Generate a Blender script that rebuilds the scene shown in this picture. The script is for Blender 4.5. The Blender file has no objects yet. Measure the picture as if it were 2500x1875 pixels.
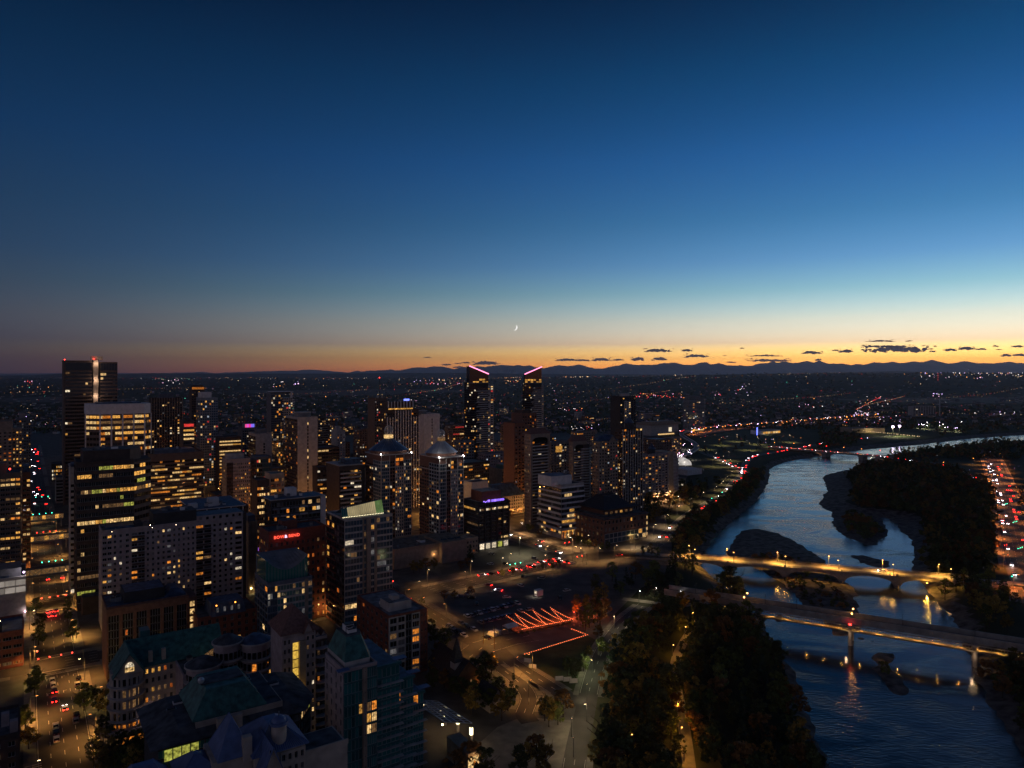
import bpy, math, random
import numpy as np
from mathutils import Vector, Matrix

sc = bpy.context.scene
COL = sc.collection
R = random.Random(7)

# ------------------------------------------------------------------ camera
F, CX, HY, CAMZ = 1733.0, 1250.0, 915.0, 125.0      # focal length in photo pixels, horizon line, flying height
cam = bpy.data.cameras.new('camera')
cam_o = bpy.data.objects.new('camera', cam); COL.objects.link(cam_o)
cam.sensor_width = 36.0; cam.lens = 36.0 * F / 2500.0
cam.shift_y = (HY - 937.5) / 2500.0
cam.clip_start = 1.0; cam.clip_end = 250000.0
cam_o.location = (0, 0, CAMZ); cam_o.rotation_euler = (math.pi / 2, 0, 0)
sc.camera = cam_o

# ------------------------------------------------------------------ sky: dusk, sun just under the horizon beyond the right
SUN_EL, SUN_AZ = -6.0, 42.0
w = bpy.data.worlds.new('World'); sc.world = w; w.use_nodes = True
nt = w.node_tree; N = nt.nodes; L = nt.links
bg = N['Background']
sky = N.new('ShaderNodeTexSky'); sky.sky_type = 'NISHITA'; sky.sun_disc = False
sky.sun_elevation = math.radians(SUN_EL); sky.sun_rotation = math.radians(SUN_AZ)
sky.altitude = 1050; sky.ozone_density = 2.0; sky.air_density = 1.0; sky.dust_density = 1.0
tc = N.new('ShaderNodeTexCoord'); sep = N.new('ShaderNodeSeparateXYZ')
L.new(tc.outputs['Generated'], sep.inputs[0])
rampn = N.new('ShaderNodeValToRGB')                       # twilight extinction with height (same all the way round)
L.new(sep.outputs['Z'], rampn.inputs[0])
er = rampn.color_ramp; er.interpolation = 'LINEAR'
SKYRAMP = [(0.0, (.92, .86, .34)), (0.02, (.74, .68, .27)), (0.043, (.325, .275, .215)), (0.072, (.28, .223, .15)), (0.112, (.144, .162, .114)), (0.151, (.091, .125, .114)), (0.206, (.054, .110, .102)),
           (0.285, (.036, .106, .115)), (0.381, (.009, .088, .090)), (0.463, (.003, .054, .055)), (0.65, (.003, .047, .047)), (1.0, (.003, .042, .043))]
er.elements[0].position = 0; er.elements[0].color = (*SKYRAMP[0][1], 1)
er.elements[1].position = 1; er.elements[1].color = (*SKYRAMP[-1][1], 1)
for p_, c_ in SKYRAMP[1:-1]:
    e_ = er.elements.new(p_); e_.color = (*c_, 1)
gam = N.new('ShaderNodeGamma'); gam.inputs[1].default_value = 1.0
L.new(sky.outputs[0], gam.inputs[0])
mx = N.new('ShaderNodeMix'); mx.data_type = 'RGBA'; mx.blend_type = 'MULTIPLY'; mx.inputs[0].default_value = 1.0
L.new(gam.outputs[0], mx.inputs[6]); L.new(rampn.outputs[0], mx.inputs[7])
# the sky texture carries single scattering only: soft mauve glow added over the unseen eastern half, to brighten walls facing the viewer
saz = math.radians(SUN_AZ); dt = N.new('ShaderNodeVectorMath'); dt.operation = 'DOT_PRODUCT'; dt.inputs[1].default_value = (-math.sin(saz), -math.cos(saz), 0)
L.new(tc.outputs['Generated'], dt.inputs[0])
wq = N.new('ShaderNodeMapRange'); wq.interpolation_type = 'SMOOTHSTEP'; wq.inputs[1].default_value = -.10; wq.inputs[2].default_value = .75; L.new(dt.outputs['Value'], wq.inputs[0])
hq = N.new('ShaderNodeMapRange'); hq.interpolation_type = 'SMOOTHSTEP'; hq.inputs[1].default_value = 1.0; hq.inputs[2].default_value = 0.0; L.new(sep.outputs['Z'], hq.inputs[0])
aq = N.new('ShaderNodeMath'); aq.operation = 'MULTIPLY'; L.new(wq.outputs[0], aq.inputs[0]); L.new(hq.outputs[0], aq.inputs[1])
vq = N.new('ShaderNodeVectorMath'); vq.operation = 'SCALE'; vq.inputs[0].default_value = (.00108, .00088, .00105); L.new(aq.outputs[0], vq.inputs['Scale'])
mr_ = N.new('ShaderNodeValToRGB'); L.new(sep.outputs['Z'], mr_.inputs[0])                   # even multiple scattering, all the way round
MULTI = [(0.0, (.034, .042, .078)), (0.072, (.036, .052, .090)), (0.151, (.014, .042, .090)), (0.285, (.002, .025, .080)), (0.463, (.0002, .005, .024)), (1.0, (.0002, .005, .022))]
mr_.color_ramp.elements[0].color = (*MULTI[0][1], 1); mr_.color_ramp.elements[1].color = (*MULTI[-1][1], 1)
for p_, c_ in MULTI[1:-1]:
    e_ = mr_.color_ramp.elements.new(p_); e_.color = (*c_, 1)
vm_ = N.new('ShaderNodeVectorMath'); vm_.operation = 'SCALE'; vm_.inputs['Scale'].default_value = .80 / 140.0; L.new(mr_.outputs[0], vm_.inputs[0])
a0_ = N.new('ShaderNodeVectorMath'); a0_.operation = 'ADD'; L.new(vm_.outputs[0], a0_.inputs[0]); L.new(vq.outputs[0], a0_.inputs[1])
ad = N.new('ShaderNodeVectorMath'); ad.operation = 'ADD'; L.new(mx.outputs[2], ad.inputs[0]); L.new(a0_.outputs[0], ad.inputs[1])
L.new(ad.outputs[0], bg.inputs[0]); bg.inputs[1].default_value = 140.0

# last afterglow of the set sun: one very weak, very soft, low sun lamp from the same direction
sun = bpy.data.lights.new('sun', 'SUN'); sun.energy = 0.02; sun.angle = math.radians(40); sun.color = (1.0, .62, .38)
sun_o = bpy.data.objects.new('sun', sun); COL.objects.link(sun_o)
sun_o.rotation_euler = (math.radians(86), 0, math.radians(180 - SUN_AZ))

vs = sc.view_settings
vs.view_transform = 'Standard'; vs.look = 'None'; vs.gamma = 1.0; vs.exposure = 0.0; vs.use_curve_mapping = False
cy = sc.cycles
cy.max_bounces = 4; cy.diffuse_bounces = 2; cy.glossy_bounces = 3; cy.transmission_bounces = 3; cy.volume_bounces = 0
cy.transparent_max_bounces = 6; cy.caustics_reflective = False; cy.caustics_refractive = False
cy.sample_clamp_indirect = 2.0; cy.use_denoising = True
try: cy.denoiser = 'OPENIMAGEDENOISE'
except Exception: pass
cy.use_light_tree = True

# ------------------------------------------------------------------ places
def P(px, py, z=0.0):
    """the point at height z seen at photo pixel (px, py)"""
    d = (CAMZ - z) * F / (py - HY)
    return Vector(((px - CX) / F * d, d, z))
def PD(px, py, d):
    """the point at distance d seen at photo pixel (px, py)"""
    return Vector(((px - CX) / F * d, d, CAMZ - (py - HY) / F * d))
GR = math.radians(34.4)                                   # the street grid's turn
BV = Vector((math.cos(GR), math.sin(GR), 0)); AV = Vector((-math.sin(GR), math.cos(GR), 0))
WZ = -5.0                                                 # river level, city ground is 0

# ------------------------------------------------------------------ materials
MATS = {}
def nmat(name):
    m = bpy.data.materials.new(name); m.use_nodes = True
    return m, m.node_tree, m.node_tree.nodes['Principled BSDF']
def surf(name, col, rough=.8, spec=.3, var=.25, scale=.35, metal=0.0, bump=0.0, rnd=0.0, detail=6):
    """a weathered plain surface: colour broken up by noise at two sizes"""
    if name in MATS: return MATS[name]
    m, t, b = nmat(name)
    tcn = t.nodes.new('ShaderNodeTexCoord')
    n1 = t.nodes.new('ShaderNodeTexNoise'); n1.inputs['Scale'].default_value = scale; n1.inputs['Detail'].default_value = detail
    t.links.new(tcn.outputs['Object'], n1.inputs['Vector'])
    mr = t.nodes.new('ShaderNodeMapRange'); mr.inputs[1].default_value = .3; mr.inputs[2].default_value = .7
    mr.inputs[3].default_value = 1 - var; mr.inputs[4].default_value = 1 + var
    t.links.new(n1.outputs['Fac'], mr.inputs[0])
    val = mr.outputs[0]
    if rnd:
        oi = t.nodes.new('ShaderNodeObjectInfo')
        m2 = t.nodes.new('ShaderNodeMapRange'); m2.inputs[3].default_value = 1 - rnd; m2.inputs[4].default_value = 1 + rnd
        t.links.new(oi.outputs['Random'], m2.inputs[0])
        mu = t.nodes.new('ShaderNodeMath'); mu.operation = 'MULTIPLY'
        t.links.new(val, mu.inputs[0]); t.links.new(m2.outputs[0], mu.inputs[1]); val = mu.outputs[0]
    vm = t.nodes.new('ShaderNodeVectorMath'); vm.operation = 'SCALE'; vm.inputs[0].default_value = col
    t.links.new(val, vm.inputs['Scale']); t.links.new(vm.outputs[0], b.inputs['Base Color'])
    b.inputs['Roughness'].default_value = rough; b.inputs['Specular IOR Level'].default_value = spec
    b.inputs['Metallic'].default_value = metal
    if bump:
        bp = t.nodes.new('ShaderNodeBump'); bp.inputs['Strength'].default_value = bump
        t.links.new(n1.outputs['Fac'], bp.inputs['Height']); t.links.new(bp.outputs[0], b.inputs['Normal'])
    MATS[name] = m; return m
def glow(name, col, st, vary=True, lo=.12, hi=1.75, scale=1.3, sampled=False, spec=.4):
    """something that gives light: lit rooms behind glass, lamps, signs, vehicle lights"""
    if name in MATS: return MATS[name]
    m, t, b = nmat(name)
    b.inputs['Base Color'].default_value = (.01, .01, .01, 1); b.inputs['Roughness'].default_value = .25
    b.inputs['Specular IOR Level'].default_value = spec
    b.inputs['Emission Color'].default_value = (*col, 1); b.inputs['Emission Strength'].default_value = st
    if vary:
        tcn = t.nodes.new('ShaderNodeTexCoord'); oi = t.nodes.new('ShaderNodeObjectInfo')
        n1 = t.nodes.new('ShaderNodeTexNoise'); n1.noise_dimensions = '4D'; n1.inputs['Scale'].default_value = scale
        n1.inputs['Detail'].default_value = 3
        mm = t.nodes.new('ShaderNodeMath'); mm.operation = 'MULTIPLY'; mm.inputs[1].default_value = 40
        t.links.new(oi.outputs['Random'], mm.inputs[0]); t.links.new(mm.outputs[0], n1.inputs['W'])
        t.links.new(tcn.outputs['Object'], n1.inputs['Vector'])
        mr = t.nodes.new('ShaderNodeMapRange'); mr.inputs[1].default_value = .32; mr.inputs[2].default_value = .68
        mr.inputs[3].default_value = lo * st; mr.inputs[4].default_value = hi * st
        t.links.new(n1.outputs['Fac'], mr.inputs[0])
        m2 = t.nodes.new('ShaderNodeMapRange'); m2.inputs[3].default_value = .55; m2.inputs[4].default_value = 1.35
        t.links.new(oi.outputs['Random'], m2.inputs[0])
        mu = t.nodes.new('ShaderNodeMath'); mu.operation = 'MULTIPLY'
        t.links.new(mr.outputs[0], mu.inputs[0]); t.links.new(m2.outputs[0], mu.inputs[1])
        t.links.new(mu.outputs[0], b.inputs['Emission Strength'])
    m.cycles.emission_sampling = 'AUTO' if sampled else 'NONE'
    MATS[name] = m; return m
def glass(name, col, rough=.08, spec=.8, metal=0.0):
    if name in MATS: return MATS[name]
    m, t, b = nmat(name)
    oi = t.nodes.new('ShaderNodeObjectInfo')
    mr = t.nodes.new('ShaderNodeMapRange'); mr.inputs[3].default_value = .5; mr.inputs[4].default_value = 1.6
    t.links.new(oi.outputs['Random'], mr.inputs[0])
    vm = t.nodes.new('ShaderNodeVectorMath'); vm.operation = 'SCALE'; vm.inputs[0].default_value = col
    t.links.new(mr.outputs[0], vm.inputs['Scale']); t.links.new(vm.outputs[0], b.inputs['Base Color'])
    b.inputs['Roughness'].default_value = rough; b.inputs['Specular IOR Level'].default_value = spec
    b.inputs['Metallic'].default_value = metal
    MATS[name] = m; return m

# walls and roofs (real-world base colours)
surf('pale', (.43, .40, .385)); surf('white', (.70, .68, .68), var=.15); surf('beige', (.38, .30, .22))
surf('brown', (.16, .115, .095)); surf('dkbrown', (.075, .055, .05)); surf('brick', (.20, .07, .05), scale=.8)
surf('brick2', (.17, .088, .066), scale=.8); surf('mauve', (.36, .30, .305)); surf('char', (.045, .045, .05)); surf('grey', (.2, .2, .21))
surf('bluegrey', (.12, .14, .18)); surf('stone', (.42, .36, .31)); surf('tan', (.30, .235, .19)); surf('mullion', (.30, .32, .34), rough=.5)
surf('roofdark', (.07, .08, .095), var=.7, scale=.35); surf('roofgrey', (.16, .17, .19), var=.6, scale=.35)
surf('roofblue', (.05, .085, .15), rough=.5, var=.6, scale=.4); surf('copper', (.045, .14, .13), rough=.5, var=.5, scale=.6)
surf('tealmetal', (.03, .12, .13), rough=.4, var=.25); surf('bluemetal', (.10, .15, .30), rough=.45, var=.25, scale=.5)
surf('redtile', (.19, .10, .085), var=.35, scale=1.2); surf('steel', (.32, .34, .37), rough=.35, metal=.7)
surf('silver', (.55, .57, .60), rough=.3, metal=.45, var=.1); surf('navydome', (.07, .12, .21), rough=.3, metal=.25)
surf('pole', (.12, .12, .12), rough=.5); surf('darkmetal', (.03, .03, .035), rough=.5); surf('wood', (.12, .07, .04))
surf('trunk', (.06, .045, .035)); surf('concrete', (.30, .29, .27), var=.3, scale=.25); surf('bridgestone', (.30, .26, .22), var=.3, scale=.3)
# glass
glass('gdark', (.012, .014, .018)); glass('gblue', (.02, .055, .095)); glass('gteal', (.02, .14, .14), spec=.9); glass('gbrown', (.03, .02, .014))
glass('gblack', (.006, .006, .007)); glass('ggreen', (.03, .17, .15))
glass('curtain', (.10, .095, .10), rough=.5)
# lit rooms
glow('e_gold', (1, .47, .09), .70); glow('e_amber', (1, .30, .035), .62); glow('e_pale', (1, .62, .24), .80); glow('e_white', (1, .82, .56), .80)
glow('e_dim', (1, .52, .2), .13); glow('e_dimw', (.85, .8, .8), .10); glow('e_cool', (.72, .85, 1), .5); glow('e_green', (.72, .72, .12), .42)
glow('e_red', (1, .06, .05), .6); glow('e_purple', (.5, .15, 1), .9); glow('e_stair', (1, .60, .09), .58, lo=.6, hi=1.25)
glow('e_ember', (1, .22, .03), .35)
PAL = {'office': ['e_gold', 'e_gold', 'e_pale', 'e_pale', 'e_amber', 'e_dim'], 'home': ['e_gold', 'e_amber', 'e_pale', 'e_dim', 'e_dim', 'e_dimw', 'e_white'],
       'pale': ['e_pale', 'e_white', 'e_pale', 'e_gold', 'e_dim', 'e_dimw', 'e_amber'], 'green': ['e_green', 'e_gold', 'e_pale', 'e_dim'],
       'amber': ['e_amber', 'e_gold', 'e_ember', 'e_dim'], 'mix': ['e_gold', 'e_cool', 'e_pale', 'e_amber', 'e_dim', 'e_dimw', 'e_white', 'e_red']}
# lamps and lights
glow('l_sodium', (1, .42, .10), 11, vary=False); glow('l_warm', (1, .72, .40), 22, vary=False); glow('l_white', (1, .93, .88), 28, vary=False)
glow('l_violet', (.85, .60, 1), 16, vary=False); glow('l_pink', (1, .55, .75), 14, vary=False); glow('l_red', (1, .03, .02), 14, vary=False)
glow('l_green', (.05, 1, .55), 13, vary=False); glow('l_blue', (.2, .25, 1), 14, vary=False); glow('l_orange', (1, .30, .04), 9, vary=False)
glow('l_tail', (1, .02, .015), 14, vary=False); glow('l_head', (1, .92, 1), 26, vary=False); glow('l_yellow', (1, .8, .3), 30, vary=False)

# ------------------------------------------------------------------ mesh builder
class MB:
    def __init__(s): s.v = []; s.f = []; s.m = []; s.mats = []
    def mi(s, mat):
        if mat not in s.mats: s.mats.append(mat)
        return s.mats.index(mat)
    def face(s, pts, mat):
        b = len(s.v); s.v += [tuple(p) for p in pts]; s.f.append(tuple(range(b, b + len(pts)))); s.m.append(s.mi(mat))
    def box(s, x0, x1, y0, y1, z0, z1, mat):
        b = len(s.v); k = s.mi(mat)
        s.v += [(x0, y0, z0), (x1, y0, z0), (x1, y1, z0), (x0, y1, z0), (x0, y0, z1), (x1, y0, z1), (x1, y1, z1), (x0, y1, z1)]
        for q in ((0, 3, 2, 1), (4, 5, 6, 7), (0, 1, 5, 4), (1, 2, 6, 5), (2, 3, 7, 6), (3, 0, 4, 7)):
            s.f.append(tuple(b + i for i in q)); s.m.append(k)
    def fbox(s, o, dx, n, a0, a1, d0, d1, z0, z1, mat):
        """box along a facade: o origin, dx direction, n outward normal, a along, d outwards"""
        b = len(s.v); k = s.mi(mat)
        for z in (z0, z1):
            for a, d in ((a0, d1), (a1, d1), (a1, d0), (a0, d0)):
                s.v.append((o[0] + dx[0] * a + n[0] * d, o[1] + dx[1] * a + n[1] * d, z))
        for q in ((0, 3, 2, 1), (4, 5, 6, 7), (0, 1, 5, 4), (1, 2, 6, 5), (2, 3, 7, 6), (3, 0, 4, 7)):
            s.f.append(tuple(b + i for i in q)); s.m.append(k)
    def prism(s, poly, z0, z1, mat, top=None, cap=True):
        n = len(poly); b = len(s.v); k = s.mi(mat)
        s.v += [(p[0], p[1], z0) for p in poly] + [(p[0], p[1], z1) for p in poly]
        for i in range(n):
            j = (i + 1) % n; s.f.append((b + i, b + j, b + n + j, b + n + i)); s.m.append(k)
        if cap:
            s.f.append(tuple(b + n + i for i in range(n))); s.m.append(s.mi(top or mat))
            s.f.append(tuple(b + n - 1 - i for i in range(n))); s.m.append(k)
    def frustum(s, poly0, z0, poly1, z1, mat, cap=True):
        n = len(poly0); b = len(s.v); k = s.mi(mat)
        s.v += [(p[0], p[1], z0) for p in poly0] + [(p[0], p[1], z1) for p in poly1]
        for i in range(n):
            j = (i + 1) % n; s.f.append((b + i, b + j, b + n + j, b + n + i)); s.m.append(k)
        if cap:
            s.f.append(tuple(b + n + i for i in range(n))); s.m.append(k); s.f.append(tuple(b + n - 1 - i for i in range(n))); s.m.append(k)
    def cyl(s, cx, cy, r, z0, z1, mat, n=12, r2=None, a0=0, top=None):
        r2 = r if r2 is None else r2
        p0 = [(cx + r * math.cos(a0 + 2 * math.pi * i / n), cy + r * math.sin(a0 + 2 * math.pi * i / n)) for i in range(n)]
        p1 = [(cx + r2 * math.cos(a0 + 2 * math.pi * i / n), cy + r2 * math.sin(a0 + 2 * math.pi * i / n)) for i in range(n)]
        s.frustum(p0, z0, p1, z1, mat)
    def beam(s, p, q, w_, mat, h_=None):
        p = Vector(p); q = Vector(q); d = (q - p)
        if d.length < 1e-6: return
        d.normalize(); up = Vector((0, 0, 1)) if abs(d.z) < .95 else Vector((1, 0, 0))
        sx = d.cross(up).normalized() * (w_ / 2); sy = sx.normalized().cross(d) * ((h_ or w_) / 2)
        b = len(s.v); k = s.mi(mat)
        for c in (p, q):
            for o in (-sx - sy, sx - sy, sx + sy, -sx + sy): s.v.append(tuple(c + o))
        for f in ((0, 1, 2, 3), (7, 6, 5, 4), (0, 4, 5, 1), (1, 5, 6, 2), (2, 6, 7, 3), (3, 7, 4, 0)):
            s.f.append(tuple(b + i for i in f)); s.m.append(k)
    def hip(s, x0, x1, y0, y1, z0, z1, mat, inset=None, ov=.6):
        x0 -= ov; x1 += ov; y0 -= ov; y1 += ov
        wx, wy = x1 - x0, y1 - y0
        i = min(wx, wy) / 2 if inset is None else inset
        a = [(x0, y0), (x1, y0), (x1, y1), (x0, y1)]
        t = [(x0 + min(i, wx / 2 - .05), y0 + min(i, wy / 2 - .05)), (x1 - min(i, wx / 2 - .05), y0 + min(i, wy / 2 - .05)),
             (x1 - min(i, wx / 2 - .05), y1 - min(i, wy / 2 - .05)), (x0 + min(i, wx / 2 - .05), y1 - min(i, wy / 2 - .05))]
        s.prism(a, z0 - .25, z0, mat); s.frustum(a, z0 + .004, t, z1, mat)
        for i in range(4): s.beam((*a[i], z0 + .04), (*t[i], z1 + .04), .16, mat)
        k = 0
        while t[0][0] + .5 + k * 1.3 < t[1][0]: X = t[0][0] + .5 + k * 1.3; s.beam((X, y0, z0 + .04), (X, t[0][1], z1 + .04), .07, mat); k += 1
    def gable(s, x0, x1, y0, y1, z0, z1, mat, axis='x', ov=.5, wall=None):
        """ridge along axis"""
        if axis == 'x':
            ym = (y0 + y1) / 2; E0 = [(x0, y0), (x0, y1)]; a, c = x0 - ov, x1 + ov
            zz = z0 - (z1 - z0) * ov / (ym - y0)
            lo1, lo2 = y0 - ov, y1 + ov
            s.face([(a, lo1, zz), (c, lo1, zz), (c, ym, z1), (a, ym, z1)], mat); s.face([(c, lo2, zz), (a, lo2, zz), (a, ym, z1), (c, ym, z1)], mat)
            s.face([(a, lo1, zz - .2), (a, ym, z1 - .2), (c, ym, z1 - .2), (c, lo1, zz - .2)], mat); s.face([(c, lo2, zz - .2), (c, ym, z1 - .2), (a, ym, z1 - .2), (a, lo2, zz - .2)], mat)
            for i in range(int((c - a) / 1.3)):
                X = a + .6 + i * 1.3; s.beam((X, lo1, zz + .03), (X, ym, z1 + .03), .07, mat); s.beam((X, lo2, zz + .03), (X, ym, z1 + .03), .07, mat)
            for X in (x0, x1): s.face([(X, y0, z0 - .3), (X, y1, z0 - .3), (X, ym, z1 - .25)], wall or mat)
            s.beam((a, lo1, zz - .1), (c, lo1, zz - .1), .22, mat); s.beam((a, lo1, zz - .1), (a, ym, z1 - .1), .22, mat); s.beam((a, lo2, zz - .1), (a, ym, z1 - .1), .22, mat)
        else:
            xm = (x0 + x1) / 2; a, c = y0 - ov, y1 + ov
            zz = z0 - (z1 - z0) * ov / (xm - x0); lo1, lo2 = x0 - ov, x1 + ov
            s.face([(lo1, a, zz), (xm, a, z1), (xm, c, z1), (lo1, c, zz)], mat); s.face([(lo2, a, zz), (lo2, c, zz), (xm, c, z1), (xm, a, z1)], mat)
            s.face([(lo1, a, zz - .2), (lo1, c, zz - .2), (xm, c, z1 - .2), (xm, a, z1 - .2)], mat); s.face([(lo2, a, zz - .2), (xm, a, z1 - .2), (xm, c, z1 - .2), (lo2, c, zz - .2)], mat)
            for i in range(int((c - a) / 1.3)):
                Y = a + .6 + i * 1.3; s.beam((lo1, Y, zz + .03), (xm, Y, z1 + .03), .07, mat); s.beam((lo2, Y, zz + .03), (xm, Y, z1 + .03), .07, mat)
            for Y in (y0, y1): s.face([(x0, Y, z0 - .3), (x1, Y, z0 - .3), (xm, Y, z1 - .25)], wall or mat)
            s.beam((lo1, a, zz - .1), (xm, a, z1 - .1), .22, mat); s.beam((lo2, a, zz - .1), (xm, a, z1 - .1), .22, mat); s.beam((lo1, a, zz - .1), (lo1, c, zz - .1), .22, mat)
    def ball(s, c, r, mat, n=6, rz=None):
        rz = rz or r; m = max(3, n // 2); b = len(s.v); k = s.mi(mat)
        s.v.append((c[0], c[1], c[2] - rz))
        for i in range(1, m):
            t = math.pi * i / m
            for j in range(n):
                a = 2 * math.pi * j / n; s.v.append((c[0] + r * math.sin(t) * math.cos(a), c[1] + r * math.sin(t) * math.sin(a), c[2] - rz * math.cos(t)))
        s.v.append((c[0], c[1], c[2] + rz)); top = len(s.v) - 1
        for j in range(n):
            s.f.append((b, b + 1 + (j + 1) % n, b + 1 + j)); s.m.append(k)
            for i in range(m - 2):
                o = b + 1 + i * n; s.f.append((o + j, o + (j + 1) % n, o + n + (j + 1) % n, o + n + j)); s.m.append(k)
            o = b + 1 + (m - 2) * n; s.f.append((o + j, o + (j + 1) % n, top)); s.m.append(k)
    def mesh(s, name, smooth=False):
        me = bpy.data.meshes.new(name); me.from_pydata(s.v, [], s.f)
        for k in s.mats: me.materials.append(MATS[k])
        if len(s.mats) > 1: me.polygons.foreach_set('material_index', s.m)
        if smooth: me.polygons.foreach_set('use_smooth', [True] * len(s.f))
        me.update(); return me
    def build(s, name, parent=None, kind=None, smooth=False, label=None):
        if not s.f: return None
        o = bpy.data.objects.new(name, s.mesh(name, smooth)); COL.objects.link(o)
        if parent: o.parent = parent
        if kind: o['kind'] = kind
        if label: o['label'] = label
        return o
def tag(o, label, cat, group=None):
    o['label'] = label; o['category'] = cat
    if group: o['group'] = group
    return o
def thing(name, label, cat, loc=(0, 0, 0), rz=0.0, group=None):
    o = bpy.data.objects.new(name, None); COL.objects.link(o); o.empty_display_size = 1
    o.location = loc; o.rotation_euler = (0, 0, rz)
    return tag(o, label, cat, group)
def structure(o):
    o['kind'] = 'structure'; return o
def link(name, me, parent=None, loc=(0, 0, 0), rz=0.0, scale=None):
    o = bpy.data.objects.new(name, me); COL.objects.link(o)
    if parent: o.parent = parent
    o.location = loc; o.rotation_euler = (0, 0, rz)
    if scale: o.scale = scale
    return o
def lamp_light(parent, loc, power, col, spot=True, rad=.25, size=132, name='lamp_light'):
    l = bpy.data.lights.new(name, 'SPOT' if spot else 'POINT'); l.energy = power; l.color = col; l.shadow_soft_size = rad
    if spot: l.spot_size = math.radians(size); l.spot_blend = .6
    o = bpy.data.objects.new(name, l); COL.objects.link(o); o.parent = parent; o.location = loc
    return o
SOD = (1, .42, .08); WRM = (1, .58, .24); WHT = (1, .86, .7)
# ================================================================== the ground, the river, the far land
def poly_px(pts, z=0.0): return [tuple(P(x, y, z)[:2]) for x, y in pts]
RIVER = poly_px([(2560, 1060), (2472, 1064), (2372, 1071), (2307, 1079), (2239, 1087), (2171, 1093), (2117, 1098), (2073, 1104), (2025, 1112), (1981, 1116), (1941, 1123),
    (1913, 1130), (1888, 1139), (1878, 1150), (1879, 1165), (1876, 1180), (1858, 1207), (1835, 1234), (1808, 1254), (1781, 1279), (1761, 1294), (1746, 1309),
    (1733, 1324), (1723, 1344), (1709, 1358), (1712, 1380), (1735, 1405), (1775, 1440), (1812, 1475), (1840, 1500), (1865, 1520), (1875, 1543), (1889, 1574), (1903, 1594),
    (1940, 1648), (1967, 1723), (1984, 1767), (2008, 1821), (2031, 1875), (2090, 2010), (2700, 2010), (2560, 1950), (2500, 1848), (2479, 1815), (2445, 1760), (2415, 1716), (2391, 1676),
    (2377, 1655), (2371, 1608), (2357, 1584), (2340, 1540), (2320, 1506), (2282, 1462), (2252, 1425), (2228, 1394), (2231, 1373), (2231, 1336), (2226, 1319),
    (2214, 1309), (2194, 1296), (2184, 1276), (2164, 1266), (2149, 1264), (2166, 1286), (2174, 1301), (2159, 1314), (2141, 1319), (2141, 1331), (2119, 1331),
    (2089, 1321), (2054, 1304), (2034, 1286), (2030, 1266), (2025, 1249), (2010, 1241), (1998, 1229), (2007, 1218), (2017, 1199), (2017, 1185), (2006, 1166),
    (2019, 1158), (2052, 1150), (2087, 1143), (2109, 1136), (2117, 1123), (2139, 1115), (2171, 1110), (2239, 1101), (2307, 1093), (2372, 1084), (2472, 1075), (2560, 1071)], WZ)
ISLES = [poly_px(p, WZ) for p in (
    [(1769, 1349), (1783, 1331), (1798, 1306), (1810, 1296), (1843, 1290), (1868, 1295), (1897, 1301), (1935, 1319), (1965, 1334), (1984, 1349), (2015, 1372), (2040, 1400), (2060, 1418), (2082, 1438),
     (2096, 1479), (2099, 1500), (2103, 1540), (2072, 1553), (2042, 1550), (2018, 1526), (1994, 1503), (1960, 1475), (1940, 1455), (1913, 1428), (1886, 1408), (1840, 1385), (1795, 1368)],
    [(2079, 1358), (2097, 1353), (2119, 1357), (2149, 1366), (2169, 1371), (2170, 1383), (2150, 1386), (2134, 1384), (2109, 1376)],
    [(2120, 1603), (2133, 1591), (2174, 1594), (2177, 1614), (2170, 1628), (2198, 1652), (2209, 1669), (2208, 1699), (2191, 1699), (2164, 1669), (2137, 1631)],
    [(1872, 1494), (1905, 1500), (1919, 1526), (1900, 1520)], [(2090, 1556), (2130, 1562), (2140, 1572), (2110, 1566)])]
ISLE_H = [1.1, .6, .9, .5, .4]

def sdist(px, py, poly):
    """signed distance, positive outside"""
    n = len(poly); best = np.full(px.shape, 1e18); inside = np.zeros(px.shape, bool)
    for i in range(n):
        x0, y0 = poly[i]; x1, y1 = poly[(i + 1) % n]
        dx, dy = x1 - x0, y1 - y0; l2 = dx * dx + dy * dy + 1e-9
        t = np.clip(((px - x0) * dx + (py - y0) * dy) / l2, 0, 1)
        best = np.minimum(best, (px - x0 - t * dx) ** 2 + (py - y0 - t * dy) ** 2)
        c = ((y0 > py) != (y1 > py)) & (px < (x1 - x0) * (py - y0) / (y1 - y0 + 1e-12) + x0)
        inside ^= c
    s = np.sqrt(best); return np.where(inside, -s, s)
def sstep(a, b, x):
    t = np.clip((x - a) / (b - a), 0, 1); return t * t * (3 - 2 * t)
def waven(x, y, s=1.0):
    return (np.sin(x * .21 * s + 1.3 * np.sin(y * .11 * s)) + np.sin(y * .27 * s + 1.7 * np.sin(x * .13 * s + 2)) + .6 * np.sin((x + y) * .53 * s)) / 2.6
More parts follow.
